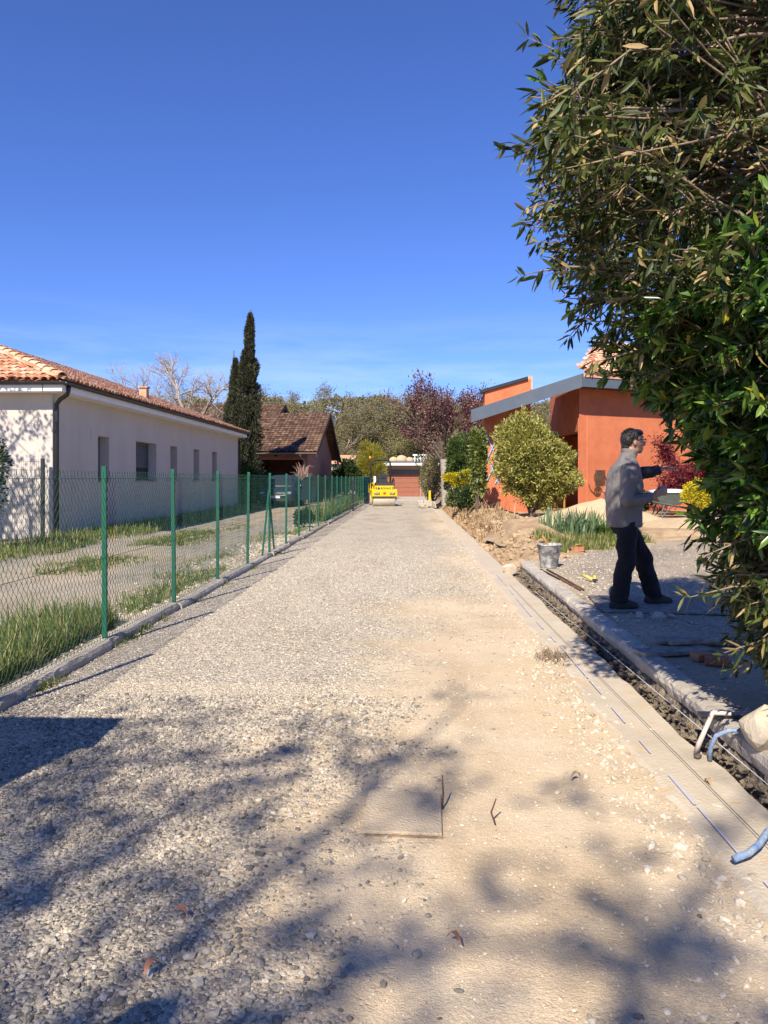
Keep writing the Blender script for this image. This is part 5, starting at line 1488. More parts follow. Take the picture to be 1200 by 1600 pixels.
# ---- plum tree with whitewashed trunk
def plum():
    rr = random.Random(64); rg = np.random.default_rng(64)
    zb = 0.36
    t_ = thing('plum_tree', 'purple leaved plum with rising branches and whitish trunk by the lane', 'tree', (3.0, 37.0, zb))
    lines, tips = [], []
    lines.append(([Vector((0.05, 0, -.15)), Vector((0, 0, 1.0)), Vector((-.04, 0, 2.1))], [0.24, 0.2, 0.21], 9))
    P = dict(seg=6, taper=0.55, wander=0.13, up=0.05, up0=0.05, bare=0.2, side=0.7, ang=(0.3, 0.7), len=(0.45, 0.65), kr=0.55, fork=1, depth=2, tipdepth=2)
    for a, tilt, ln in ((3.0, 0.72, 2.6), (3.3, 0.48, 2.7), (2.6, 0.95, 1.9), (0.0, 0.60, 2.3), (0.4, 0.82, 2.3), (-0.3, 0.95, 2.1), (1.6, 0.5, 2.1), (4.6, 0.52, 2.1), (3.9, 0.30, 2.4), (0.9, 0.25, 2.1)):
        d = Vector((math.cos(a) * math.sin(tilt), math.sin(a) * math.sin(tilt) * .8, math.cos(tilt)))
        grow(rr, Vector((-.04, 0, 2.0)), d, ln, 0.10, 2, P, lines, tips)
    polytubes('trunk', lines[:1], M['pale_bark'], t_)
    o = polytubes('branches', lines[1:], M['bark'], t_); o['kind'] = 'stuff'
    P_, D_ = crown_points(tips, rg, 6, 0.14)
    o = leaves('crown', P_, D_, rg.uniform(0.07, 0.15, len(P_)), rg.uniform(0.05, 0.10, len(P_)), rg, M['plum_leaf'], t_); o['kind'] = 'stuff'
plum()
def gz(x, y): return float(garden_z(np.array(x), np.array(y)))
shrub('hedge_shrub', 'fresh green tall shrub left of the orange chimney', 'shrub', (3.15, 29.5, gz(3.15, 29.5)), (0.75, 0.7, 1.35), 7000, M['green_leaf'], 0.11, 0.07, 71, zc=0.5)
shrub('hedge_shrub', 'olive green shrub between plum tree and chimney', 'shrub', (3.55, 33, gz(3.5, 33)), (0.8, 0.8, 1.45), 6000, M['oak_leaf'], 0.11, 0.06, 72)
shrub('hedge_shrub', 'thin grey green shrub behind the bank, below the plum tree', 'shrub', (2.75, 42.5, 0.3), (0.75, 0.7, 1.5), 4500, M['oak_leaf'], 0.14, 0.05, 73)
shrub('hedge_shrub', 'wispy green shrub partly hiding the garage door', 'shrub', (2.9, 50, 0.2), (0.8, 0.7, 1.35), 3200, M['green_leaf'], 0.18, 0.05, 74)
ys_ = shrub('flowering_shrub', 'shrub with a bright yellow green top on the earth bank', 'shrub', (3.0, 28.0, gz(3.0, 28.0)), (0.72, 0.6, 0.72), 4200, M['green_leaf'], 0.09, 0.06, 75, zc=0.42)
rg = np.random.default_rng(76)
P_, D_ = blob_points(rg, 3600, (0, 0, 1.02), (0.72, 0.6, 0.34), 0.4, 14, 0.4)
o = leaves('blossom', P_, D_ + np.array([0, 0, .6]), rg.uniform(.05, .10, len(P_)), rg.uniform(.04, .07, len(P_)), rg, M['yellow_flower'], ys_); o['kind'] = 'stuff'
shrub('low_shrub', 'low dark green plant at the foot of the chimney', 'shrub', (2.95, 24.4, gz(2.95, 24.4)), (0.55, 0.5, 0.42), 2600, M['dark_leaf'], 0.09, 0.05, 78)
shrub('vine', 'bright green vine climbing the edge of the orange chimney', 'vine', (2.75, 22.1, gz(2.75, 22.1)), (0.22, 0.2, 1.15), 1500, M['spring_leaf'], 0.12, 0.09, 79, stems=3, zc=0.62)
vs_ = shrub('variegated_shrub', 'large egg shaped yellow green variegated shrub before the porch', 'shrub', (3.95, 20.2, gz(3.95, 20.2)), (1.0, 0.9, 1.15), 10, M['variegated_leaf'], 0.085, 0.042, 80, stems=12, lobes=60, zc=0.62, lobe_r=0.27)
rg = np.random.default_rng(88); n = 30000
d = rg.normal(0, 1, (n, 3)); d /= np.linalg.norm(d, axis=1, keepdims=True)
el = d[:, 2]; th = np.arctan2(d[:, 1], d[:, 0])
bump = 0.58 + 0.72 * fbm(th * 1.9 + 9, el * 3.2 + 3, 5, 3) + 0.16 * (vnoise(th * 6, el * 8, 8) - .5) + 0.10 * (vnoise(th * 15, el * 19, 18) - .5)
wx = np.where(el > 0, 1 - 0.28 * el ** 2, 1 - 0.15 * el ** 2)
q = bump * (1 - 0.30 * rg.uniform(0, 1, n) ** 2 + 0.06 * (rg.uniform(0, 1, n) > .97))
P_ = np.stack([1.12 * d[:, 0] * wx * q - 0.38 * np.clip(el, 0, 1) ** 1.3 + 0.14, 0.95 * d[:, 1] * wx * q, 1.42 + np.where(el > 0, 1.30, 1.12) * el * q - 0.12 * d[:, 0]], -1)
k = P_[:, 2] > 0.25 + 0.5 * np.clip(-P_[:, 0], 0, 1); P_, d = P_[k], d[k]
o = leaves('outer_foliage', P_, d * 0.8 + rg.normal(0, .5, d.shape) + np.array([0, 0, .4]), rg.uniform(.06, .11, len(P_)), rg.uniform(.028, .05, len(P_)), rg, M['variegated_leaf'], vs_); o['kind'] = 'stuff'
rg = np.random.default_rng(81)
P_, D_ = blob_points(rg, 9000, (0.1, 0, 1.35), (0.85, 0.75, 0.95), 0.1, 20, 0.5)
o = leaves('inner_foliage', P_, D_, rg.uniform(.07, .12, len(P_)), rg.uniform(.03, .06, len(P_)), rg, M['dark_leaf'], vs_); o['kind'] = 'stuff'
# red maple by the wall
def maple():
    rr = random.Random(17); rg = np.random.default_rng(17)
    t_ = thing('maple_tree', 'red leaved japanese maple in front of the orange wall', 'tree', (9.6, 22.2, 0.42))
    lines, tips = [], []
    P = dict(seg=6, taper=0.6, wander=0.2, up=0.0, up0=0.03, bare=0.25, side=0.7, ang=(0.4, 0.9), len=(0.5, 0.7), kr=0.6, fork=1, depth=2, tipdepth=2)
    for k in range(8):
        a = k * 0.785 + rr.uniform(-.3, .3); tl = rr.uniform(0.45, 1.05)
        grow(rr, Vector((0, 0, 0.4)), Vector((math.cos(a) * math.sin(tl), math.sin(a) * math.sin(tl), math.cos(tl))), rr.uniform(0.95, 1.3), 0.045, 2, P, lines, tips)
    polytubes('trunk', [([Vector((0, 0, -.1)), Vector((0.02, 0, .5))], [.09, .075], 7)] + lines, M['bark'], t_)
    P_, D_ = crown_points(tips, rg, 22, 0.10); D_[:, 2] -= 0.5
    o = leaves('crown', P_, D_, rg.uniform(.06, .12, len(P_)), rg.uniform(.025, .05, len(P_)), rg, M['maple_leaf'], t_); o['kind'] = 'stuff'
maple()
shrub('potted_twigs', 'dry pinkish twiggy plant at the foot of the orange wall', 'plant', (7.2, 23.5, 0.45), (0.30, 0.25, 0.5), 420, M['pink_twig'], 0.10, 0.05, 82, stems=9)
shrub('yellow_flowers', 'clump of bright yellow flowers right of the wheelbarrow', 'flowers', (8.35, 20.0, 0.42), (0.42, 0.4, 0.50), 2600, M['yellow_flower'], 0.055, 0.045, 83, zc=0.6)
shrub('low_shrub', 'dark green leafy plant beneath the wheelbarrow', 'shrub', (7.05, 21.6, 0.42), (0.55, 0.4, 0.42), 2200, M['dark_leaf'], 0.10, 0.06, 84)
# iris, daylilies, lawn patch
def clump(name, label, x, y, rx, ry, n, h, w, m, lean, seed, z=None):
    rg = np.random.default_rng(seed); t_ = thing(name, label, 'plant', (x, y, gz(x, y) if z is None else z))
    a = rg.uniform(0, 6.283, n); q = np.sqrt(rg.uniform(0, 1, n))
    P_ = np.stack([rx * q * np.cos(a), ry * q * np.sin(a), np.full(n, -.03)], -1)
    blades('leaves', P_, rg.uniform(h * .6, h * 1.1, n), rg.uniform(w * .7, w * 1.2, n), rg, m, lean, 0.5 if lean > .5 else .2, t_)['kind'] = 'stuff'
clump('iris_clump', 'grey green clump of upright iris leaves below the shrub', 3.85, 15.9, 0.62, 0.35, 170, 0.68, 0.035, M['iris_leaf'], 0.35, 91)
clump('daylily_clump', 'arching mid green daylily clump left of the man', 4.62, 16.4, 0.62, 0.35, 380, 0.62, 0.022, M['daylily_leaf'], 0.9, 92)
clump('daylily_clump', 'small tuft of arching green leaves just right of the man', 5.6, 17.2, 0.2, 0.2, 40, 0.5, 0.018, M['daylily_leaf'], 0.9, 93)
def lawn(name, label, fun, n, h, w, seed, zf, lean=0.5):
    rg = np.random.default_rng(seed)
    x, y = fun(rg, n); P_ = np.stack([x, y, zf(x, y) - .01], -1)
    o = blades(name, P_, rg.gamma(4, h / 4, len(x)).clip(h * .3, h * 2), rg.uniform(w * .6, w * 1.3, len(x)), rg, M['grass'], lean)
    tag(o, label, 'grass', kind='stuff')
def f_(rg, n):
    x = rg.uniform(2.9, 5.6, n); y = 12.7 + (x - 2.9) * 1.05 + rg.uniform(0.15, 2.3, n) + 0.3 * np.sin(x * 4); return x, y
lawn('lawn_patch', 'short bright grass around the iris at the yard edge', f_, 9000, 0.11, 0.012, 94, garden_z)
# dry grass hanging on the bank
def f_(rg, n):
    y = rg.uniform(17, 38, n); x = 1.66 + ROAD * y + np.abs(rg.normal(0.35, 0.3, n)); return x, y
rg = np.random.default_rng(95); x, y = f_(rg, 2200)
o = blades('dry_grass', np.stack([x, y, garden_z(x, y) - .02], -1), rg.gamma(4, .05, len(x)), rg.uniform(.01, .025, len(x)), rg, M['dry_leaf'], 0.9); tag(o, 'straw coloured dry grass on the far bank', 'grass', kind='stuff')
# left side grass
def f_(rg, n):
    t = rg.uniform(4.2, 7.6, n); s = -2.95 - np.abs(rg.normal(0, 0.45, n)) ; k = rg.uniform(0, 1, n) < sstep(.38, .6, fbm(s * 1.5, t * 1.2, 7) + .25 * sstep(6.8, 5.2, t)); return rf(s[k], t[k])
flat0 = lambda x, y: nb_z(x - ROAD * y, y)
lawn('fence_grass', 'tall bright grass behind the near end of the wire fence', f_, 11000, 0.20, 0.008, 96, flat0)
def f_(rg, n):
    t = 7 + 22 * rg.uniform(0, 1, n) ** 1.6; s = -2.95 - np.abs(rg.normal(0, 0.45, n)); k = rg.uniform(0, 1, n) < sstep(.45, .62, fbm(s * 1.3, t * .7, 8)); return rf(s[k], t[k])
lawn('verge_grass', 'patchy low weeds along the wire fence', f_, 12000, 0.09, 0.010, 97, flat0, 0.9)
def f_(rg, n):
    t = rg.uniform(9, 37, n); s = -7.75 + rg.normal(0, 0.40, n) + .15 * np.sin(t * 1.3); s = np.minimum(s, -7.0); k = (s > -8.45) | (t < 17.5); return rf(s[k], t[k])
lawn('wall_grass', 'strip of grass and weeds along the foot of the white house', f_, 17000, 0.17, 0.016, 98, flat0, 0.7)
def f_(rg, n):
    t = rg.uniform(11.5, 24, n); s = -5.6 + rg.normal(0, 0.38, n); k = rg.uniform(0, 1, n) < sstep(.44, .6, fbm(s * 1.0, t * .45, 12)); return rf(s[k], t[k])
lawn('drive_weeds', 'weeds growing down the middle of the neighbouring drive', f_, 14000, 0.08, 0.014, 99, flat0, 1.0)
shrub('corner_shrub', 'dark leafy shrub at the left edge by the black mesh fence', 'shrub', (-7.95, 14.6, 0.05), (0.75, 0.7, 1.15), 3600, M['dark_leaf'], 0.09, 0.045, 100)
shrub('box_shrub', 'small clipped dark green bush inside the wire fence', 'shrub', rf(-3.15, 22.6) + (0.0,), (0.28, 0.28, 0.30), 1800, M['dark_leaf'], 0.06, 0.04, 101, zc=0.5)
# climbing weeds on the far fence
def f_(rg, n):
    t = rg.uniform(26, 44, n); s = -2.95 - np.abs(rg.normal(0, .25, n)); return rf(s, t)
lawn('fence_weeds', 'green weeds and brambles behind the far wire fence', f_, 5000, 0.40, 0.03, 103, flat0, 0.8)

# ---- wheelbarrow with a pale load
wb = thing('wheelbarrow', 'grey metal wheelbarrow with a pale load before the maple', 'wheelbarrow', (7.75, 20.6, 0.45), R(4))
M['barrow'] = mat('grey green barrow paint', (0.085, 0.105, 0.10), (0.12, 0.14, 0.13), 0.5, 5)
def rect(x0, x1, y, z): return [Vector((x0, -y, z)), Vector((x1, -y, z)), Vector((x1, y, z)), Vector((x0, y, z))]
b = MB(); b.loft([rect(-0.28, 0.28, 0.20, 0.36), rect(-0.52, 0.58, 0.33, 0.66), rect(-0.55, 0.61, 0.35, 0.66), rect(-0.55, 0.61, 0.35, 0.68)]); b.build('tray', M['barrow'], wb)
b = MB(); b.loft([rect(-0.50, 0.56, 0.31, 0.67), rect(-0.42, 0.48, 0.25, 0.735), rect(-0.2, 0.2, 0.1, 0.77)]); b.build('load', M['white_paint'], wb, True)
for sg in (-1, 1):
    b = MB(); b.tube([(-1.0, sg * 0.30, 0.62), (-0.5, sg * 0.27, 0.42), (0.35, sg * 0.16, 0.28), (0.72, sg * 0.07, 0.20)], 0.02, 7); b.build('handle', M['barrow'], wb, True)
    b = MB(); b.tube([(-0.22, sg * 0.25, 0.36), (-0.34, sg * 0.27, 0.0), (-0.30, sg * 0.27, 0.0), (0.02, sg * 0.22, 0.33)], 0.018, 6); b.build('leg', M['barrow'], wb, True)
b = MB(); b.lathe([(0.10, -.04), (0.18, -.045), (0.20, 0), (0.18, .045), (0.10, .04)], (0.72, 0, 0.20), 20, Matrix.Rotation(R(90), 3, 'X')); b.build('wheel', M['rubber'], wb, True)
# pile of odds at the far bank, beside the roller
jp = thing('rubbish_heap', 'small heap of pale rubble on the right edge of the far lane', 'rubble', (2.15, 38.6, 0.0))
for k in range(7):
    rr = random.Random(k); b = MB(); b.box((rr.uniform(-.4, .4), rr.uniform(-.3, .3), .12 + rr.uniform(0, .15)), (rr.uniform(.2, .45), rr.uniform(.2, .4), rr.uniform(.15, .3)), Matrix.Rotation(rr.uniform(0, 3), 3, Vector((rr.random(), rr.random(), rr.random())).normalized()), bev=.03); b.build('chunk', M['concrete'], jp)
b = MB(); b.box((0, 0, .42), (0.12, 0.12, 0.84), bev=.015); o = b.build('marker_post', M['yellow_paint']); o.location = (2.45, 40.5, 0.05); tag(o, 'short yellow marker post beside the far rubble', 'post')
b = MB(); b.box((0, 0, .86), (0.14, 0.14, 0.04)); b.build('cap', M['plastic'], o)

# ================================================================== THE BIG BUSH at the right edge
M['bush_olive'] = leafmat('olive bush leaf', [(0, (0.022, 0.036, 0.008)), (0.4, (0.055, 0.078, 0.015)), (0.7, (0.105, 0.125, 0.028)), (0.86, (0.17, 0.165, 0.05)), (0.93, (0.34, 0.23, 0.09)), (1, (0.48, 0.34, 0.17))], 0.5, 0.22, 0.35)
M['bush_green'] = leafmat('glossy green bush leaf', [(0, (0.012, 0.034, 0.006)), (0.45, (0.030, 0.078, 0.010)), (0.85, (0.065, 0.145, 0.018)), (0.96, (0.12, 0.21, 0.03)), (1, (0.45, 0.34, 0.015))], 0.32, 0.22, 0.45)
M['bush_fresh'] = leafmat('fresh shoot leaf', [(0, (0.08, 0.16, 0.025)), (0.7, (0.16, 0.26, 0.04)), (1, (0.26, 0.34, 0.06))], 0.3, 0.3, 0.6)
def by_object(m_):
    c = m_.copy(); nt = c.node_tree; oi = nt.nodes.new('ShaderNodeObjectInfo')
    r_ = [n for n in nt.nodes if n.type == 'VALTORGB'][0]; nt.links.new(oi.outputs['Random'], r_.inputs[0]); return c
def big_bush():
    rr = random.Random(404); rg = np.random.default_rng(404)
    t_ = thing('garden_bush', 'tall leafy evergreen bush filling the right edge above the yard', 'bush', (2.75, 4.05, 0.17))
    O = Vector(t_.location)
    zt = [0.2, 0.5, 0.8, 1.1, 1.4, 1.70, 1.90, 2.05, 2.25, 2.5, 2.8, 3.1, 3.4, 3.8, 4.3, 4.8, 5.3]
    xl = [1.95, 1.82, 1.70, 1.62, 1.58, 1.52, 1.34, 1.14, 1.00, 0.74, 0.50, 0.53, 0.72, 0.78, 0.98, 1.25, 1.9]
    def xmin(z, y): return np.interp(z, zt, xl) + 0.55 * np.abs((y - 3.55) / 1.0) ** 2 * 0.6
    stems, tips = [], []
    hubs = []
    for k in range(9):                                   # stems fan up from the root
        a = rr.uniform(0, 6.283); q = rr.uniform(0.05, 0.25)
        top = Vector((rr.uniform(1.5, 3.6), rr.uniform(3.1, 4.8), rr.uniform(2.6, 4.8)))
        p0 = Vector((O.x + q * math.cos(a), O.y + q * math.sin(a), 0.12))
        pts = [p0.lerp(top, f) + rand_unit(rr) * 0.10 * (0 < f < 1) + Vector((0, 0, 0.25 * math.sin(f * 3.14))) for f in (0, .18, .36, .54, .72, .88, 1)]
        stems.append((pts, [0.034, 0.030, 0.026, 0.021, 0.016, 0.011, 0.006], 7))
        hubs += pts[1:]
    # targets on and inside the outline
    n = 1180
    tz = rg.uniform(0.35, 5.2, n * 3); ty = rg.uniform(2.75, 5.0, n * 3)
    depth_in = np.where(rg.uniform(0, 1, n * 3) < 0.45, np.abs(rg.normal(0, .16, n * 3)), rg.uniform(0, 2.2, n * 3))
    lump = (fbm(tz * 1.7, ty * 1.5, 77) - 0.5) * 0.5
    tx = xmin(tz, ty) + 0.06 + depth_in + lump
    keep = (tx < 4.0) & (tx / ty < 0.74) & ((tz < 4.1) | (tx < 2.6))
    keep &= ~((tz > 2.45) & (tx < 1.7) & (rg.uniform(0, 1, n * 3) < 0.30))
    low = tz < 1.6
    keep &= ~(low & (rg.uniform(0, 1, n * 3) < 0.25)) & ~(low & (tx < xmin(tz, ty) - 0.02))
    T = np.stack([tx, ty, tz], -1)[keep][:n]
    whP, whD, whK = [], [], []
    lines = []
    for p in T:
        tip = Vector(p)
        # nearest hub a little below
        best = min(rr.sample(hubs, 12), key=lambda h: (h - tip).length + max(0, h.z - tip.z) * 1.2) + rand_unit(rr) * .12
        d0 = (tip - best); L_ = d0.length
        if L_ > 1.5: best = tip - d0.normalized() * 1.5; L_ = 1.5
        sag = -0.10 * L_ if tip.z > 2.2 else -0.22 * L_
        pts = [best.lerp(tip, f) + rand_unit(rr) * 0.035 * L_ * (0 < f < 1) + Vector((0, 0, -sag * math.sin(f * 3.14159) * .6)) for f in (0, .25, .5, .75, 1)]
        lines.append((pts, [0.010, 0.008, 0.0065, 0.005, 0.003], 5))
        d = (pts[-1] - pts[-2]).normalized()
        green = 1.15 < tip.z < 3.7 and rr.random() < min(0.92, max(0.06, 0.5 + 1.3 * (tip.x - 1.15 - max(0, tip.z - 1.75) * 0.48)))
        nw = rr.choice([3, 4, 4, 5])
        for k in range(nw):
            f = 1 - k * 0.085 / max(L_, .3) * 1.3
            if f < 0.3: break
            i = min(3, int(f * 4)); pp = pts[i].lerp(pts[i + 1], f * 4 - i)
            whP.append(pp); whD.append(d); whK.append((1 if green else 0, k))
        # side shoots
        for _ in range(rr.choice([1, 2, 2, 3])):
            f = rr.uniform(0.45, 0.95); i = min(3, int(f * 4)); pp = pts[i].lerp(pts[i + 1], f * 4 - i)
            sd = (d + rand_unit(rr) * 0.9).normalized(); ln = rr.uniform(0.10, 0.28)
            e = pp + sd * ln
            if e.x < float(xmin(np.array(e.z), np.array(e.y))) - 0.12: continue
            lines.append(([pp, pp.lerp(e, .5) + rand_unit(rr) * .012, e], [0.005, 0.004, 0.002], 4))
            for k in range(3):
                whP.append(pp.lerp(e, 1 - k * .3)); whD.append(sd); whK.append((1 if green else 0, k))
    # the long stray shoots that stand out of the outline on the left
    for (x, y, z, dx, dz) in ((0.85, 3.4, 2.98, -.30, .02), (0.75, 3.4, 2.45, -.12, -.03), (0.95, 3.4, 2.32, -.10, -.06), (1.08, 3.5, 2.10, -.10, -.06), (0.98, 3.4, 3.45, -.15, .03), (1.66, 3.6, 1.25, -.14, -.12), (1.66, 3.7, 0.98, -.16, -.06), (1.74, 3.6, 0.75, -.12, -.08)):
        p0 = Vector((x + .25, y, z)); e = Vector((x + dx, y, z + dz)); lines.append(([p0, p0.lerp(e, .5) + Vector((0, 0, .02)), e], [.006, .005, .002], 4))
        for k in range(4): whP.append(p0.lerp(e, 1 - k * .2)); whD.append((e - p0).normalized()); whK.append((0, k))
    polytubes('stems', [(([q - O for q in l[0]]), l[1], l[2]) for l in stems], M['twig'], t_)
    o = polytubes('twigs', [(([q - O for q in l[0]]), l[1], l[2]) for l in lines], M['twig'], t_); o['kind'] = 'stuff'
    WP = np.array([p[:] for p in whP]); WD = np.array([d[:] for d in whD]); WK = np.array(whK)
    PP, DD, LL, WW, KK = [], [], [], [], []
    for green in (0, 1):
        sel = np.where(WK[:, 0] == green)[0]
        per = 9 if green else 6
        i = np.repeat(sel, per); nn = len(i)
        ax = WD[i]; rnd = rg.normal(0, 1, (nn, 3)); rnd -= ax * (rnd * ax).sum(1, keepdims=True); rnd /= np.linalg.norm(rnd, axis=1, keepdims=True) + 1e-9
        spread = np.where(WK[i, 1] == 0, rg.uniform(.45, 1.3, nn), rg.uniform(0.9, 2.2, nn))[:, None] if green else rg.uniform(.5, 1.8, nn)[:, None]
        D_ = ax * 0.8 + rnd * spread
        D_[:, 2] -= 0.55 if not green else 0.05
        PP.append(WP[i] + rg.normal(0, .010, (nn, 3))); DD.append(D_)
        LL.append(rg.uniform(.055, .115, nn) * (1.0 if green else .95)); WW.append(rg.uniform(.015, .026, nn) * (1.15 if green else .85))
        kk = np.full(nn, green); kk[(WK[i, 1] == 0) & (green == 1) & (rg.uniform(0, 1, nn) < .45)] = 2; KK.append(kk)
    P_, D_, L_, W_, K_ = map(np.concatenate, (PP, DD, LL, WW, KK))
    # the 300 that show largest are objects of their own
    px = P_[:, 0] / P_[:, 1]; pz = (P_[:, 2] - 1.5) / P_[:, 1]
    vis = (px < 0.50) & (pz < 0.62) & (pz > -.35)
    outer = P_[:, 1] + 0.35 * (P_[:, 0] - xmin(P_[:, 2], P_[:, 1])) - 6 * (L_ - .08)
    order = np.argsort(np.where(vis, outer, 1e9))[:300]
    single = np.zeros(len(P_), bool); single[order] = True
    mats = (M['bush_olive'], M['bush_green'], M['bush_fresh'])
    Oa = np.array(O[:])
    for k in (0, 1, 2):
        s_ = (K_ == k) & ~single
        o = leaves(('olive_foliage', 'green_foliage', 'young_foliage')[k], P_[s_] - Oa, D_[s_], L_[s_], W_[s_], rg, mats[k], t_, True, 0.35); o['kind'] = 'stuff'
    variants = {}
    for k in (0, 1, 2):
        mo = by_object(mats[k])
        for v in range(4):
            b = MB(); bd = 0.1 + 0.14 * v; w_ = .11
            pt = lambda f, s, l: (s * w_, f, -bd * f * f + l * w_)
            b.add([pt(0, 0, 0), pt(.38, 0, -.1), pt(.75, 0, -.08), pt(1, 0, 0), pt(.34, 1, .12), pt(.72, .85, .1), pt(.34, -1, .12), pt(.72, -.85, .1)], [(0, 4, 1), (0, 1, 6), (2, 5, 3), (7, 2, 3), (1, 4, 5, 2), (6, 1, 2, 7)])
            me = bpy.data.meshes.new('leaf'); me.from_pydata(b.v, [], b.f); me.polygons.foreach_set('use_smooth', [True] * len(me.polygons)); me.update(); me.materials.append(mo)
            variants[(k, v)] = me
    for i in order:
        o = link('leaf', variants[(int(K_[i]), rr.randrange(4))], None, t_)
        d = Vector(D_[i]).normalized(); sd = d.cross(Vector((rr.gauss(0, 1), rr.gauss(0, 1), .8 + rr.gauss(0, 1)))).normalized(); nn = sd.cross(d)
        o.matrix_local = Matrix.Translation(Vector(P_[i] - Oa)) @ Matrix((sd, d, nn)).transposed().to_4x4() @ Matrix.Scale(float(L_[i]), 4)
    print('BUSH leaves', len(P_), 'twigs', len(lines))
big_bush()

# ================================================================== TREES BEHIND THE CAMERA (their shadows fall into the picture)
def shade_tree(label, base, crown, r, seed, nl, dens, lf, clumps):
    rr = random.Random(seed); rg = np.random.default_rng(seed)
    t_ = thing('street_tree', label, 'tree', base, 0, 'trees behind the camera'); O = Vector(base); C = Vector(crown) - O
    trunk = [Vector((0, 0, -.1)), Vector((C.x * .1, C.y * .1, C.z * .3)), Vector((C.x * .5, C.y * .5, C.z * .62)), C * 0.9]
    polytubes('trunk', [(trunk, [.2, .17, .12, .06], 8)], M['bark'], t_)
    lines, P_, D_ = [], [], []
    for k in range(nl):
        a_ = 6.283 * k / nl + rr.uniform(-.3, .3); q = rr.uniform(.75, 1.1)
        e = C + Vector((math.cos(a_) * r[0] * q, math.sin(a_) * r[1] * q, rr.uniform(-.8, .8) * r[2]))
        s0 = trunk[2].lerp(trunk[3], rr.uniform(0, 1)); mid = s0.lerp(e, .5) + rand_unit(rr) * .35 + Vector((0, 0, .3))
        lines.append(([s0, mid, e], [.05, .035, .01], 4))
        for j in range(clumps):
            f = rr.uniform(.2, 1.0); p = s0.lerp(mid, f * 2) if f < .5 else mid.lerp(e, f * 2 - 1)
            tw = p + rand_unit(rr) * rr.uniform(.15, .75)
            lines.append(([p, tw], [.014, .006], 3))
            sz = rr.choice([.10, .14, .18, .26]); nn = int(dens * (sz / .18) ** 1.6)
            P_.append(np.array(tw[:]) + rg.normal(0, 1, (nn, 3)) * np.array([sz, sz, sz * .6]))
    P_ = np.concatenate(P_)
    o = polytubes('branches', lines, M['bark'], t_); o['kind'] = 'stuff'
    o = leaves('crown', P_, rg.normal(0, 1, P_.shape), rg.uniform(lf * .7, lf * 1.3, len(P_)), rg.uniform(lf * .4, lf * .7, len(P_)), rg, M['green_leaf'], t_); o['kind'] = 'stuff'
shade_tree('leafy tree behind the viewer that dapples the near lane', (-4.6, -9.5, 0), (-4.7, -7.8, 9.6), (3.7, 2.6, 1.2), 511, 19, 40, 0.13, 11)
shade_tree('leafy tree left of the view that dapples the white house', (-11.6, 12.4, 0), (-10.6, 13.2, 6.2), (1.25, 1.25, 1.4), 502, 10, 30, 0.12, 9)

# ================================================================== THE MAN
M['skin'] = mat('skin', (0.40, 0.225, 0.15), (0.34, 0.185, 0.12), 0.5, 8, 0.15, 200, spec=0.4)
M['hair'] = mat('black hair', (0.008, 0.007, 0.007), (0.016, 0.014, 0.013), 0.42, 30, 0.8, 90, spec=0.5, stretch=(1, 1, .3))
M['fleece'] = mat('grey fleece', (0.20, 0.18, 0.172), (0.165, 0.15, 0.145), 0.95, 3, 0.35, 260, spec=0.12)
M['navy'] = mat('dark navy cloth', (0.018, 0.02, 0.03), (0.028, 0.03, 0.042), 0.85, 6, 0.4, 60, spec=0.2)  # darker colour given to the far sleeve and chest of the jacket
M['black_cloth'] = mat('black trousers', (0.012, 0.012, 0.015), (0.02, 0.02, 0.024), 0.85, 7, 0.5, 50, spec=0.2)
M['shoe'] = mat('dark worn shoe', (0.03, 0.027, 0.024), (0.06, 0.05, 0.042), 0.8, 14, 0.4, 70, spec=0.25)
def soft(o, voxel, smooth=6, disp=0.0, dscale=0.1):
    m_ = o.modifiers.new('remesh', 'REMESH'); m_.mode = 'VOXEL'; m_.voxel_size = voxel; m_.use_smooth_shade = True
    if smooth: q = o.modifiers.new('smooth', 'SMOOTH'); q.iterations = smooth; q.factor = 0.5
    if disp:
        tx = bpy.data.textures.new('folds', 'CLOUDS'); tx.noise_scale = dscale; tx.noise_depth = 2
        q = o.modifiers.new('folds', 'DISPLACE'); q.texture = tx; q.strength = disp; q.mid_level = 0.5; q.texture_coords = 'LOCAL'
    return o
def oval(c, rx, ry, n=20, p=2.3, tilt=0.0):
    r_ = []
    for k in range(n):
        a = 2 * math.pi * k / n; ca, sa = math.cos(a), math.sin(a)
        x = rx * math.copysign(abs(ca) ** (2 / p), ca); y = ry * math.copysign(abs(sa) ** (2 / p), sa)
        r_.append(Vector((c[0] + x, c[1] + y, c[2] + x * tilt)))
    return r_
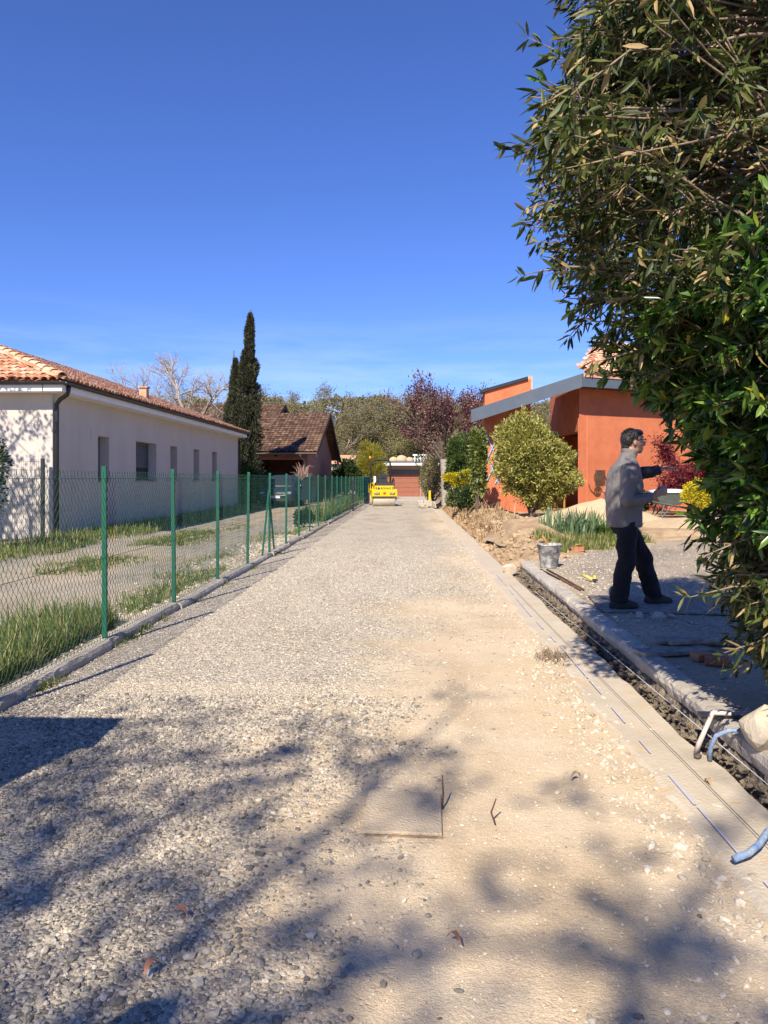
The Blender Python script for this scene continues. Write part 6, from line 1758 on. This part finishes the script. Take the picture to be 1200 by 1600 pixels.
def make_man(label, loc, rotz):
    t_ = thing('person', label, 'person', loc, rotz)
    b = MB()
    # head, jaw, nose, ears, neck
    b.ell((0.050, 0, 1.700), (0.098, 0.076, 0.118), nu=22, nv=16)
    b.ell((0.082, 0, 1.628), (0.066, 0.056, 0.070), nu=18, nv=12)
    b.ell((0.118, 0, 1.583), (0.026, 0.030, 0.022), nu=12, nv=9)
    b.tube([(0.138, 0, 1.712), (0.152, 0, 1.685), (0.166, 0, 1.655), (0.150, 0, 1.640)], [0.010, 0.013, 0.017, 0.014], 10)
    b.ell((0.136, 0, 1.727), (0.018, 0.052, 0.012), nu=12, nv=8)
    b.ell((0.140, 0, 1.615), (0.017, 0.026, 0.010), nu=12, nv=8)
    b.ell((0.137, 0, 1.600), (0.017, 0.023, 0.009), nu=12, nv=8)
    for sg in (-1, 1):
        b.ell((0.040, sg * 0.078, 1.672), (0.022, 0.012, 0.034), Matrix.Rotation(sg * -.25, 3, 'Z'), 12, 9)
        b.ell((0.115, sg * 0.040, 1.660), (0.028, 0.026, 0.026), nu=12, nv=8)
    b.tube([(-0.012, 0, 1.48), (0.008, 0, 1.56), (0.030, 0, 1.64)], [0.064, 0.058, 0.056], 16)
    # trunk and limbs under the clothes
    b.loft([oval((-.045, 0, z), rx, ry) for z, rx, ry in ((.86, .12, .15), (1.0, .125, .15), (1.2, .125, .16), (1.38, .11, .165), (1.47, .08, .11), (1.52, .055, .06))])
    hips = {-1: (-.05, -.095), 1: (-.03, .095)}
    knee = {-1: (-.075, -.12), 1: (.19, .13)}
    ank = {-1: (-.15, -.12), 1: (.335, .17)}
    for sg in (-1, 1):
        b.tube([(*hips[sg], .93), (*knee[sg], .50), (*ank[sg], .10), (ank[sg][0] + .02, ank[sg][1], .05)], [.072, .055, .042, .04], 12)
    nearA = [(-.045, -.175, 1.42), (-.095, -.245, 1.27), (-.125, -.272, 1.095), (.02, -.262, 1.085), (.125, -.235, 1.125), (.165, -.228, 1.14)]
    farA = [(-.01, .165, 1.41), (.12, .245, 1.365), (.25, .285, 1.355), (.36, .295, 1.375), (.46, .30, 1.40), (.50, .30, 1.41)]
    for A in (nearA, farA):
        b.tube(A, [.06, .052, .044, .040, .030, .028], 12)
    # right hand closed round the cup
    b.ell((.205, -.225, 1.158), (.045, .020, .040), Matrix.Rotation(-.35, 3, 'Y'), 14, 10)
    cup = Vector((.262, -.205, 1.185))
    for k, (dz, ln) in enumerate(((.030, 1.0), (.010, 1.08), (-.010, 1.02), (-.028, .86))):
        root = Vector((.225, -.240, 1.160 + dz)); pts = [root]
        for a in (-2.35, -1.75, -1.05, -.4):
            pts.append(Vector((cup.x + .047 * math.cos(a), cup.y + .047 * math.sin(a), 1.172 + dz * 1.05)))
        b.tube(pts[:4 if k == 3 else 5], [.0105, .010, .0095, .009, .008][:4 if k == 3 else 5], 8)
    b.tube([(.205, -.212, 1.185), (.222, -.188, 1.200), (.250, -.160, 1.203)], [.012, .011, .009], 8)
    # left hand held out, fingers a little spread and bent
    b.ell((.545, .300, 1.415), (.050, .042, .018), Matrix.Rotation(-.12, 3, 'Y'), 14, 10)
    for k, (dy, ln) in enumerate(((-.033, .070), (-.011, .080), (.011, .075), (.032, .058))):
        r0 = Vector((.585, .300 + dy, 1.420)); b.tube([r0, r0 + Vector((ln * .5, dy * .25, .004)), r0 + Vector((ln * .82, dy * .4, -.006)), r0 + Vector((ln * 1.02, dy * .45, -.022))], [.0105, .010, .009, .008], 8)
    b.tube([(.530, .262, 1.412), (.560, .242, 1.408), (.592, .236, 1.405)], [.013, .011, .009], 8)
    body = b.build('body', M['skin'], t_); soft(body, 0.0055, 3)
    # hair
    b = MB()
    b.ell((0.036, 0, 1.752), (0.100, 0.080, 0.064), nu=18, nv=12); b.ell((-0.016, 0, 1.700), (0.068, 0.079, 0.090), nu=18, nv=12)
    b.ell((0.088, 0, 1.782), (0.058, 0.062, 0.030), Matrix.Rotation(.15, 3, 'Y')); b.ell((0.122, -.010, 1.768), (0.026, 0.050, 0.018), Matrix.Rotation(.5, 3, 'Y')); b.ell((-.035, 0, 1.625), (0.038, 0.058, 0.045))
    for sg in (-1, 1): b.ell((0.045, sg * 0.068, 1.722), (0.034, 0.018, 0.046))
    hb = b.build('hair', M['hair'], t_); soft(hb, 0.007, 3, 0.012, 0.03)
    rgh = np.random.default_rng(5); nh = 2600
    dv = rgh.normal(0, 1, (nh, 3)); dv /= np.linalg.norm(dv, axis=1, keepdims=True)
    Ph = np.array([0.036, 0, 1.722]) + dv * np.array([0.104, 0.083, 0.094])
    kh = ((Ph[:, 2] > 1.765) | (Ph[:, 0] < 0.055)) & ((Ph[:, 2] > 1.66) | (Ph[:, 0] < 0.0)); Ph, dv = Ph[kh], dv[kh]
    fl = np.stack([np.where(Ph[:, 2] > 1.78, np.where(Ph[:, 0] > .06, .7, -.5), -.35), np.sign(Ph[:, 1]) * .25, np.where(Ph[:, 2] > 1.78, .05, -.9)], -1) + rgh.normal(0, .22, Ph.shape)
    fl -= dv * (fl * dv).sum(1, keepdims=True) * 0.85
    ho = leaves('strands', Ph, fl, rgh.uniform(.03, .055, len(Ph)), rgh.uniform(.004, .008, len(Ph)), rgh, M['hair'], hb, True, .15); ho['kind'] = 'stuff'
    # eyes, glasses
    for sg in (-1, 1):
        b = MB(); b.ell((0.138, sg * 0.034, 1.694), (0.011, 0.013, 0.010)); b.build('eye', M['plate'], t_, True)
        b = MB(); b.ell((0.1465, sg * 0.033, 1.694), (0.004, 0.006, 0.006)); b.build('pupil', M['rubber'], t_, True)
    b = MB()
    for sg in (-1, 1):
        lp = [(0.160 - .10 * max(0, abs(sg * .036 + .027 * math.cos(a)) - .03), sg * .036 + .027 * math.copysign(abs(math.cos(a)) ** .6, math.cos(a)), 1.690 + .019 * math.copysign(abs(math.sin(a)) ** .6, math.sin(a))) for a in [k * 6.283 / 16 for k in range(17)]]
        b.tube(lp, 0.0034, 6); b.tube([(0.155, sg * .064, 1.700), (0.10, sg * .080, 1.700), (0.035, sg * .084, 1.693)], 0.0036, 6)
    b.tube([(0.162, -.011, 1.695), (0.165, 0, 1.699), (0.162, .011, 1.695)], 0.003, 6); b.build('glasses', M['plastic'], t_, True)
    # jacket
    b = MB()
    b.loft([oval((x, 0, z), rx, ry, tilt=tl) for z, x, rx, ry, tl in ((.815, -.045, .160, .182, 0), (.835, -.045, .168, .190, 0), (.90, -.045, .168, .192, 0), (.98, -.048, .176, .202, 0), (1.10, -.048, .178, .205, 0), (1.22, -.046, .174, .212, 0), (1.34, -.042, .156, .212, 0), (1.42, -.036, .130, .195, 0), (1.475, -.024, .098, .140, 0), (1.51, -.010, .078, .088, -.15), (1.55, .004, .072, .076, -.2), (1.575, .010, .070, .074, -.25))])
    b.tube(nearA[:5], [.090, .084, .073, .062, .050], 16)
    b.ell((-.122, -.270, 1.095), (.070, .066, .070))
    jk = b.build('jacket', M['fleece'], t_); soft(jk, 0.010, 4, 0.030, 0.13)
    b = MB(); b.tube(farA[:5], [.088, .080, .070, .062, .050], 16); sl_ = b.build('sleeve', M['navy'], jk); soft(sl_, 0.010, 4, 0.028, 0.07); sl_['label'] = 'dark outstretched sleeve'
    b = MB(); b.loft([oval((x, .015, z), rx, ry) for z, x, rx, ry in ((1.24, .075, .062, .120), (1.32, .070, .060, .125), (1.42, .052, .055, .115), (1.48, .035, .050, .085))]); fp = b.build('front_panel', M['navy'], jk); soft(fp, 0.010, 4, 0.012, 0.06); fp['label'] = 'dark chest panel'
    b = MB(); b.loft([oval((-.045, 0, z), rx, ry) for z, rx, ry in ((.812, .156, .178), (.818, .171, .193), (.856, .173, .195), (.862, .160, .182))]); soft(b.build('waistband', M['fleece'], jk), 0.010, 3, 0.008, 0.03)
    b = MB(); b.loft([oval((.006, 0, z), rx, ry, tilt=-.2) for z, rx, ry in ((1.545, .074, .078), (1.565, .080, .084), (1.60, .078, .080), (1.602, .070, .072))]); soft(b.build('collar', M['fleece'], jk), 0.008, 2, .008, .04)
    # trousers
    b = MB()
    b.loft([oval((x, 0, z), rx, ry) for z, x, rx, ry in ((.74, -.035, .112, .155), (.82, -.04, .128, .155), (.90, -.045, .120, .140), (.98, -.045, .110, .130))])
    for sg in (-1, 1):
        h_, k_, a_ = hips[sg], knee[sg], ank[sg]
        mid = lambda p, q, f: (p[0] + (q[0] - p[0]) * f, p[1] + (q[1] - p[1]) * f)
        b.tube([(*h_, .90), (*mid(h_, k_, .35), .75), (*mid(h_, k_, .7), .62), (k_[0] + .012, k_[1], .50), (*mid(k_, a_, .35), .36), (*mid(k_, a_, .7), .22), (*a_, .10), (a_[0], a_[1], .065)], [.088, .100, .098, .092, .090, .088, .086, .084], 16)
    soft(b.build('trousers', M['black_cloth'], t_), 0.011, 5, 0.040, 0.09)
    for sg in (-1, 1):
        a_ = ank[sg]; b = MB()
        b.loft([oval((a_[0] + x, a_[1], z), rx, ry) for z, x, rx, ry in ((.002, .055, .150, .050), (.02, .055, .155, .054), (.045, .050, .150, .052), (.07, .03, .115, .048), (.10, .0, .070, .046), (.13, -.01, .055, .044))])
        soft(b.build('shoe', M['shoe'], t_), 0.008, 3, 0.010, 0.04)
    return t_, cup
man, cupc = make_man('man in a grey fleece jacket and black trousers, arm stretched out, holding a cup', (2.50, 7.72, 0.198), R(4))
M['cup'] = mat('grey metal cup', (0.34, 0.34, 0.34), (0.26, 0.26, 0.26), 0.4, 20, metal=0.4)
b = MB(); b.lathe([(0.026, 0), (0.036, 0.005), (0.040, 0.085), (0.037, 0.085), (0.032, 0.012), (0.02, 0.010)], (0, 0, 0), 18); o = b.build('cup', M['cup'], None, True)
o.location = man.matrix_basis @ (cupc + Vector((0, 0, -.045))); tag(o, 'small grey cup held in the hand of the man', 'cup')

pb = copy_tree(man); pb.location = (-1.29, 0.18, 0.0); pb.rotation_euler = (0, 0, R(-98))
pb['label'] = 'second person close to the viewer, seen only as a head shaped shadow on the gravel'

# ================================================================== WORK SITE BITS ON THE YARD
YZ = 0.17
b = MB()
o = MB(); o.box((0, 0, 0), (1.32, 1.02, 0.018), bev=.003)
o = o.build('plywood_sheet', M['grey_wood']); o.location = (2.88, 7.9, 0.187); o.rotation_euler = (0, 0, R(-7)); tag(o, 'thin grey plywood sheet under the feet of the man', 'board')
def plank(label, loc, size, rz, rx=0.0, m='grey_wood', name='plank', cat='plank', group='boards lying on the yard'):
    b = MB(); b.box((0, 0, 0), size, bev=.004); o = b.build(name, M[m]); o.location = loc; o.rotation_euler = (rx, 0, rz); tag(o, label, cat, group); return o
plank('short grey plank at the kerb, nearest to the bush', (2.21, 5.72, 0.195), (0.60, 0.17, 0.028), R(12))
plank('dark board lying under the bush behind the short plank', (2.55, 6.05, 0.20), (0.70, 0.14, 0.03), R(-6), R(2))
plank('narrow batten lying across the boards under the bush', (2.50, 5.90, 0.235), (0.62, 0.045, 0.03), R(16))
plank('dark flat steel bar beside the broken kerb block', (2.05, 4.15, 0.195), (0.62, 0.07, 0.025), R(-4), 0, 'dark_metal', 'steel_bar', 'bar')
M['brick'] = objmat('orange brick', [(0, (0.36, 0.13, 0.07)), (1, (0.46, 0.20, 0.11))], 0.9, 0.3, 30, 0.4)
for k, (x, y, rz, rx, sx, lab) in enumerate([(2.32, 5.52, .3, .1, .13, 'broken brick piece at the tip of the short plank'), (2.44, 5.45, 1.1, .3, .10, 'tilted brick stub right of the broken brick piece'), (2.37, 5.38, -.4, 0, .16, 'flat brick fragment nearest the kerb under the bush')]):
    b = MB(); b.box((0, 0, 0), (sx, .10, .055), bev=.008); o = b.build('brick', M['brick']); o.location = (x, y, 0.205); o.rotation_euler = (rx, 0, rz); tag(o, lab, 'brick', 'brick fragments under the bush')
# bucket with mixing stick
bk = thing('bucket', 'mortar splashed grey bucket standing at the corner of the yard kerb', 'bucket', (2.47, 11.3, 0.175))
M['bucket'] = mat('mortar splashed bucket', (0.50, 0.48, 0.44), (0.17, 0.17, 0.17), 0.75, 9, 0.4, 40, lo=.42, hi=.58)
b = MB(); b.lathe([(0.02, 0.0), (0.125, 0.0), (0.13, 0.01), (0.172, 0.33), (0.184, 0.335), (0.184, 0.35), (0.168, 0.35), (0.155, 0.26), (0.02, 0.25)], n=28); b.build('pail', M['bucket'], bk, True)
b = MB(); b.tube([(0.18 * math.cos(a), 0.18 * math.sin(a) * .35 - .12 * math.sin(a) , 0.33 - 0.10 * math.sin(a)) for a in [k * math.pi / 12 for k in range(13)]], 0.005, 6); b.build('bail', M['dark_metal'], bk, True)
b = MB(); b.tube([(0.03, 0.02, 0.26), (-0.10, 0.0, 0.47)], 0.017, 8); o = b.build('mixing_stick', M['pine']); o.location = (2.47, 11.3, 0.175); tag(o, 'wooden stick leaning in the mortar bucket', 'stick')
b = MB(); b.box((0, 0, 0.035), (0.30, 0.20, 0.07), bev=.006); o = b.build('terracotta_block', M['brick']); o.location = (3.50, 13.75, 0.19); o.rotation_euler = (0, 0, R(-20)); tag(o, 'flat orange terracotta block on the grass behind the bucket', 'block')
tw = thing('trowel', 'mason trowel lying on the terracotta block', 'trowel', (3.44, 13.72, 0.272), R(15))
b = MB(); b.add([(-.14, 0, 0), (0, -.05, 0), (.02, 0, 0), (0, .05, 0), (-.14, 0, -.004), (0, -.05, -.004), (.02, 0, -.004), (0, .05, -.004)], [(0, 1, 2, 3), (7, 6, 5, 4), (0, 4, 5, 1), (1, 5, 6, 2), (2, 6, 7, 3), (3, 7, 4, 0)]); b.build('blade', M['zinc'], tw)
b = MB(); b.tube([(.02, 0, .0), (.05, 0, .03), (.16, 0, .035)], [.006, .006, .015], 8); b.build('handle', M['pine'], tw, True)
# yellow handled pliers
pl = thing('pliers', 'pliers with yellow handles lying open on the yard left of the man', 'pliers', (2.70, 9.75, 0.19), R(8))
M['yellow_grip'] = mat('yellow grip', (0.62, 0.50, 0.12), (0.55, 0.43, 0.09), 0.6, 9)
for sg in (-1, 1):
    b = MB(); b.tube([(sg * .012, -.02, .01), (sg * .05, .07, .035), (sg * .085, .16, .05)], [.018, .020, .018], 8); b.build('handle', M['yellow_grip'], pl, True)
b = MB(); b.box((0, -.05, .012), (.05, .09, .02), bev=.006); b.build('jaw', M['dark_metal'], pl)
for k, (xa, xb, lab) in enumerate(((2.27, 2.33, 'rusty rod lying along the kerb, nearer the lane'), (2.36, 2.37, 'rusty rod lying beside the other rod, nearer the man'))):
    b = MB(); b.tube([(xa, 10.95, .186), (xa * .5 + xb * .5 + .01, 9.9, .185), (xb, 8.95, .186)], .011, 6); tag(b.build('iron_rod', M['iron'], None, True), lab, 'rod', 'rusty rods on the yard')
# broken kerb block, strap and blue pipes
def rock(name, label, loc, r, seed, m, cat='stone', group=None):
    bm = bmesh.new(); bmesh.ops.create_icosphere(bm, subdivisions=3, radius=1)
    rr = random.Random(seed); cuts = [(rand_unit(rr), rr.uniform(.5, .8)) for _ in range(9)]
    for v in bm.verts:
        for nrm, dd_ in cuts:
            q = v.co.dot(nrm)
            if q > dd_: v.co -= nrm * (q - dd_)
        v.co *= 1 + .05 * (float(vnoise(v.co.x * 6 + seed, v.co.y * 6 + v.co.z * 5, seed)) - .5)
        v.co = Vector((v.co.x * r[0], v.co.y * r[1], v.co.z * r[2]))
    me = bpy.data.meshes.new(name); bm.to_mesh(me); bm.free()
    o = link(name, me, m); o.location = loc; o.rotation_euler = (0, 0, rr.uniform(0, 3)); tag(o, label, cat, group); return o
rock('concrete_block', 'pale broken concrete block on the near end of the kerb', (1.90, 3.72, 0.265), (0.17, 0.15, 0.12), 5, M['strip_concrete'], 'concrete block')
for k, (x, y, r_, lab) in enumerate(((2.44, 7.22, .05, 'grey stone chip before the near shoe of the man'), (2.60, 7.15, .065, 'larger grey stone at the near edge of the plywood'), (2.74, 7.20, .04, 'small grey stone right of the larger one'), (1.98, 11.9, .13, 'pale stone at the far end of the yard kerb'))):
    rock('loose_stone', lab, (x, y, .17 + r_ * .4 if k < 3 else .06), (r_ * 1.2, r_, r_ * .8), 20 + k, M['concrete'] if k < 3 else M['strip_concrete'], group='loose stones on the yard')
M['blue_pipe'] = mat('blue water pipe', (0.07, 0.17, 0.36), (0.30, 0.33, 0.38), 0.7, 22, 0.3, 60)
M['strap'] = mat('dirty white cloth', (0.62, 0.55, 0.48), (0.50, 0.33, 0.26), 0.9, 12)
b = MB(); b.tube([(1.33, 2.87, .055), (1.40, 2.90, .062), (1.47, 2.955, .072), (1.54, 3.03, .085), (1.63, 3.10, .09)], .0135, 12); tag(b.build('water_pipe', M['blue_pipe'], None, True), 'short blue water pipe lying on the strip at the bottom right', 'pipe', 'blue pipes')
b = MB(); b.tube([(1.70, 3.94, .03), (1.70, 3.93, .10), (1.72, 3.91, .17), (1.77, 3.88, .205), (1.86, 3.87, .215)], .012, 10); tag(b.build('water_pipe', M['blue_pipe'], None, True), 'pale blue pipe bent up over the broken kerb', 'pipe', 'blue pipes')
b = MB(); b.tube([(1.66, 4.02, .04), (1.67, 4.0, .10), (1.70, 3.99, .18), (1.75, 4.02, .255), (1.83, 3.98, .26)], [.013, .014, .012, .016, .010], 7); tag(b.build('cloth_strap', M['strap'], None, True), 'dirty white cloth strap hanging over the kerb beside the bent pipe', 'strap')
rock('loose_stone', 'dark little stone hanging on the cloth strap', (1.655, 3.98, .035), (.022, .022, .02), 31, M['dark_soil'], group='loose stones on the yard')
# dead leaves and a root tuft on the lane
for k, (x, y, lab) in enumerate(((0.92, 3.72, 'curled dry leaf on the sand right of the stakes'), (1.57, 3.62, 'curled brown leaf on the concrete strip by the trench'), (-0.66, 2.55, 'reddish dead leaf on the coarse gravel'), (-0.69, 2.30, 'orange dead leaf low on the coarse gravel at left'), (0.20, 2.43, 'rust brown chip on the gravel at the bottom'))):
    b = MB(); pts = []
    V = []; 
    for i in range(5):
        f = i / 4; w_ = .012 * math.sin(3.14 * (f * .9 + .05)); z_ = .03 * math.sin(3.14 * f) ; V += [(f * .06, -w_, z_ + .006), (f * .06, w_, z_ + .004)]
    b.add(V, [(2 * i, 2 * i + 1, 2 * i + 3, 2 * i + 2) for i in range(4)])
    o = b.build('dead_leaf', M['brick'] if k > 1 else M['dry_leaf'], None, True); o.location = (x, y, .02); o.rotation_euler = (0, 0, k * 1.3 + .4); tag(o, lab, 'leaf', 'dead leaves on the lane')
rg = np.random.default_rng(12)
P_ = np.stack([1.26 + ROAD * 6.2 - .06 + rg.normal(0, .07, 260), 6.25 + rg.normal(0, .10, 260), np.full(260, .015)], -1)
o = blades('root_tuft', P_, rg.uniform(.03, .09, 260), rg.uniform(.003, .007, 260), rg, M['twig'], 1.0); tag(o, 'dark matted root tuft at the left edge of the strip', 'roots', kind='stuff')
# weeds growing out of the kerb under the fence
rg = np.random.default_rng(13); Pk = []
for t0 in (5.4, 6.9, 7.4, 7.9, 9.2, 10.6, 12.5, 15):
    k = rg.integers(20, 60); s_ = -2.60 + rg.normal(0, .03, k); tt_ = t0 + rg.normal(0, .12, k); x, y = rf(s_, tt_); Pk.append(np.stack([x, y, np.zeros(k)], -1))
Pk = np.concatenate(Pk); o = blades('kerb_weeds', Pk, rg.uniform(.03, .10, len(Pk)), rg.uniform(.005, .012, len(Pk)), rg, M['grass'], .9); tag(o, 'little green weeds sprouting along the fence kerb', 'weeds', kind='stuff')
print('TRIS', sum(sum(len(p.vertices) - 2 for p in me.polygons) if len(me.polygons) < 1000 else len(me.loops) - 2 * len(me.polygons) for me in bpy.data.meshes))
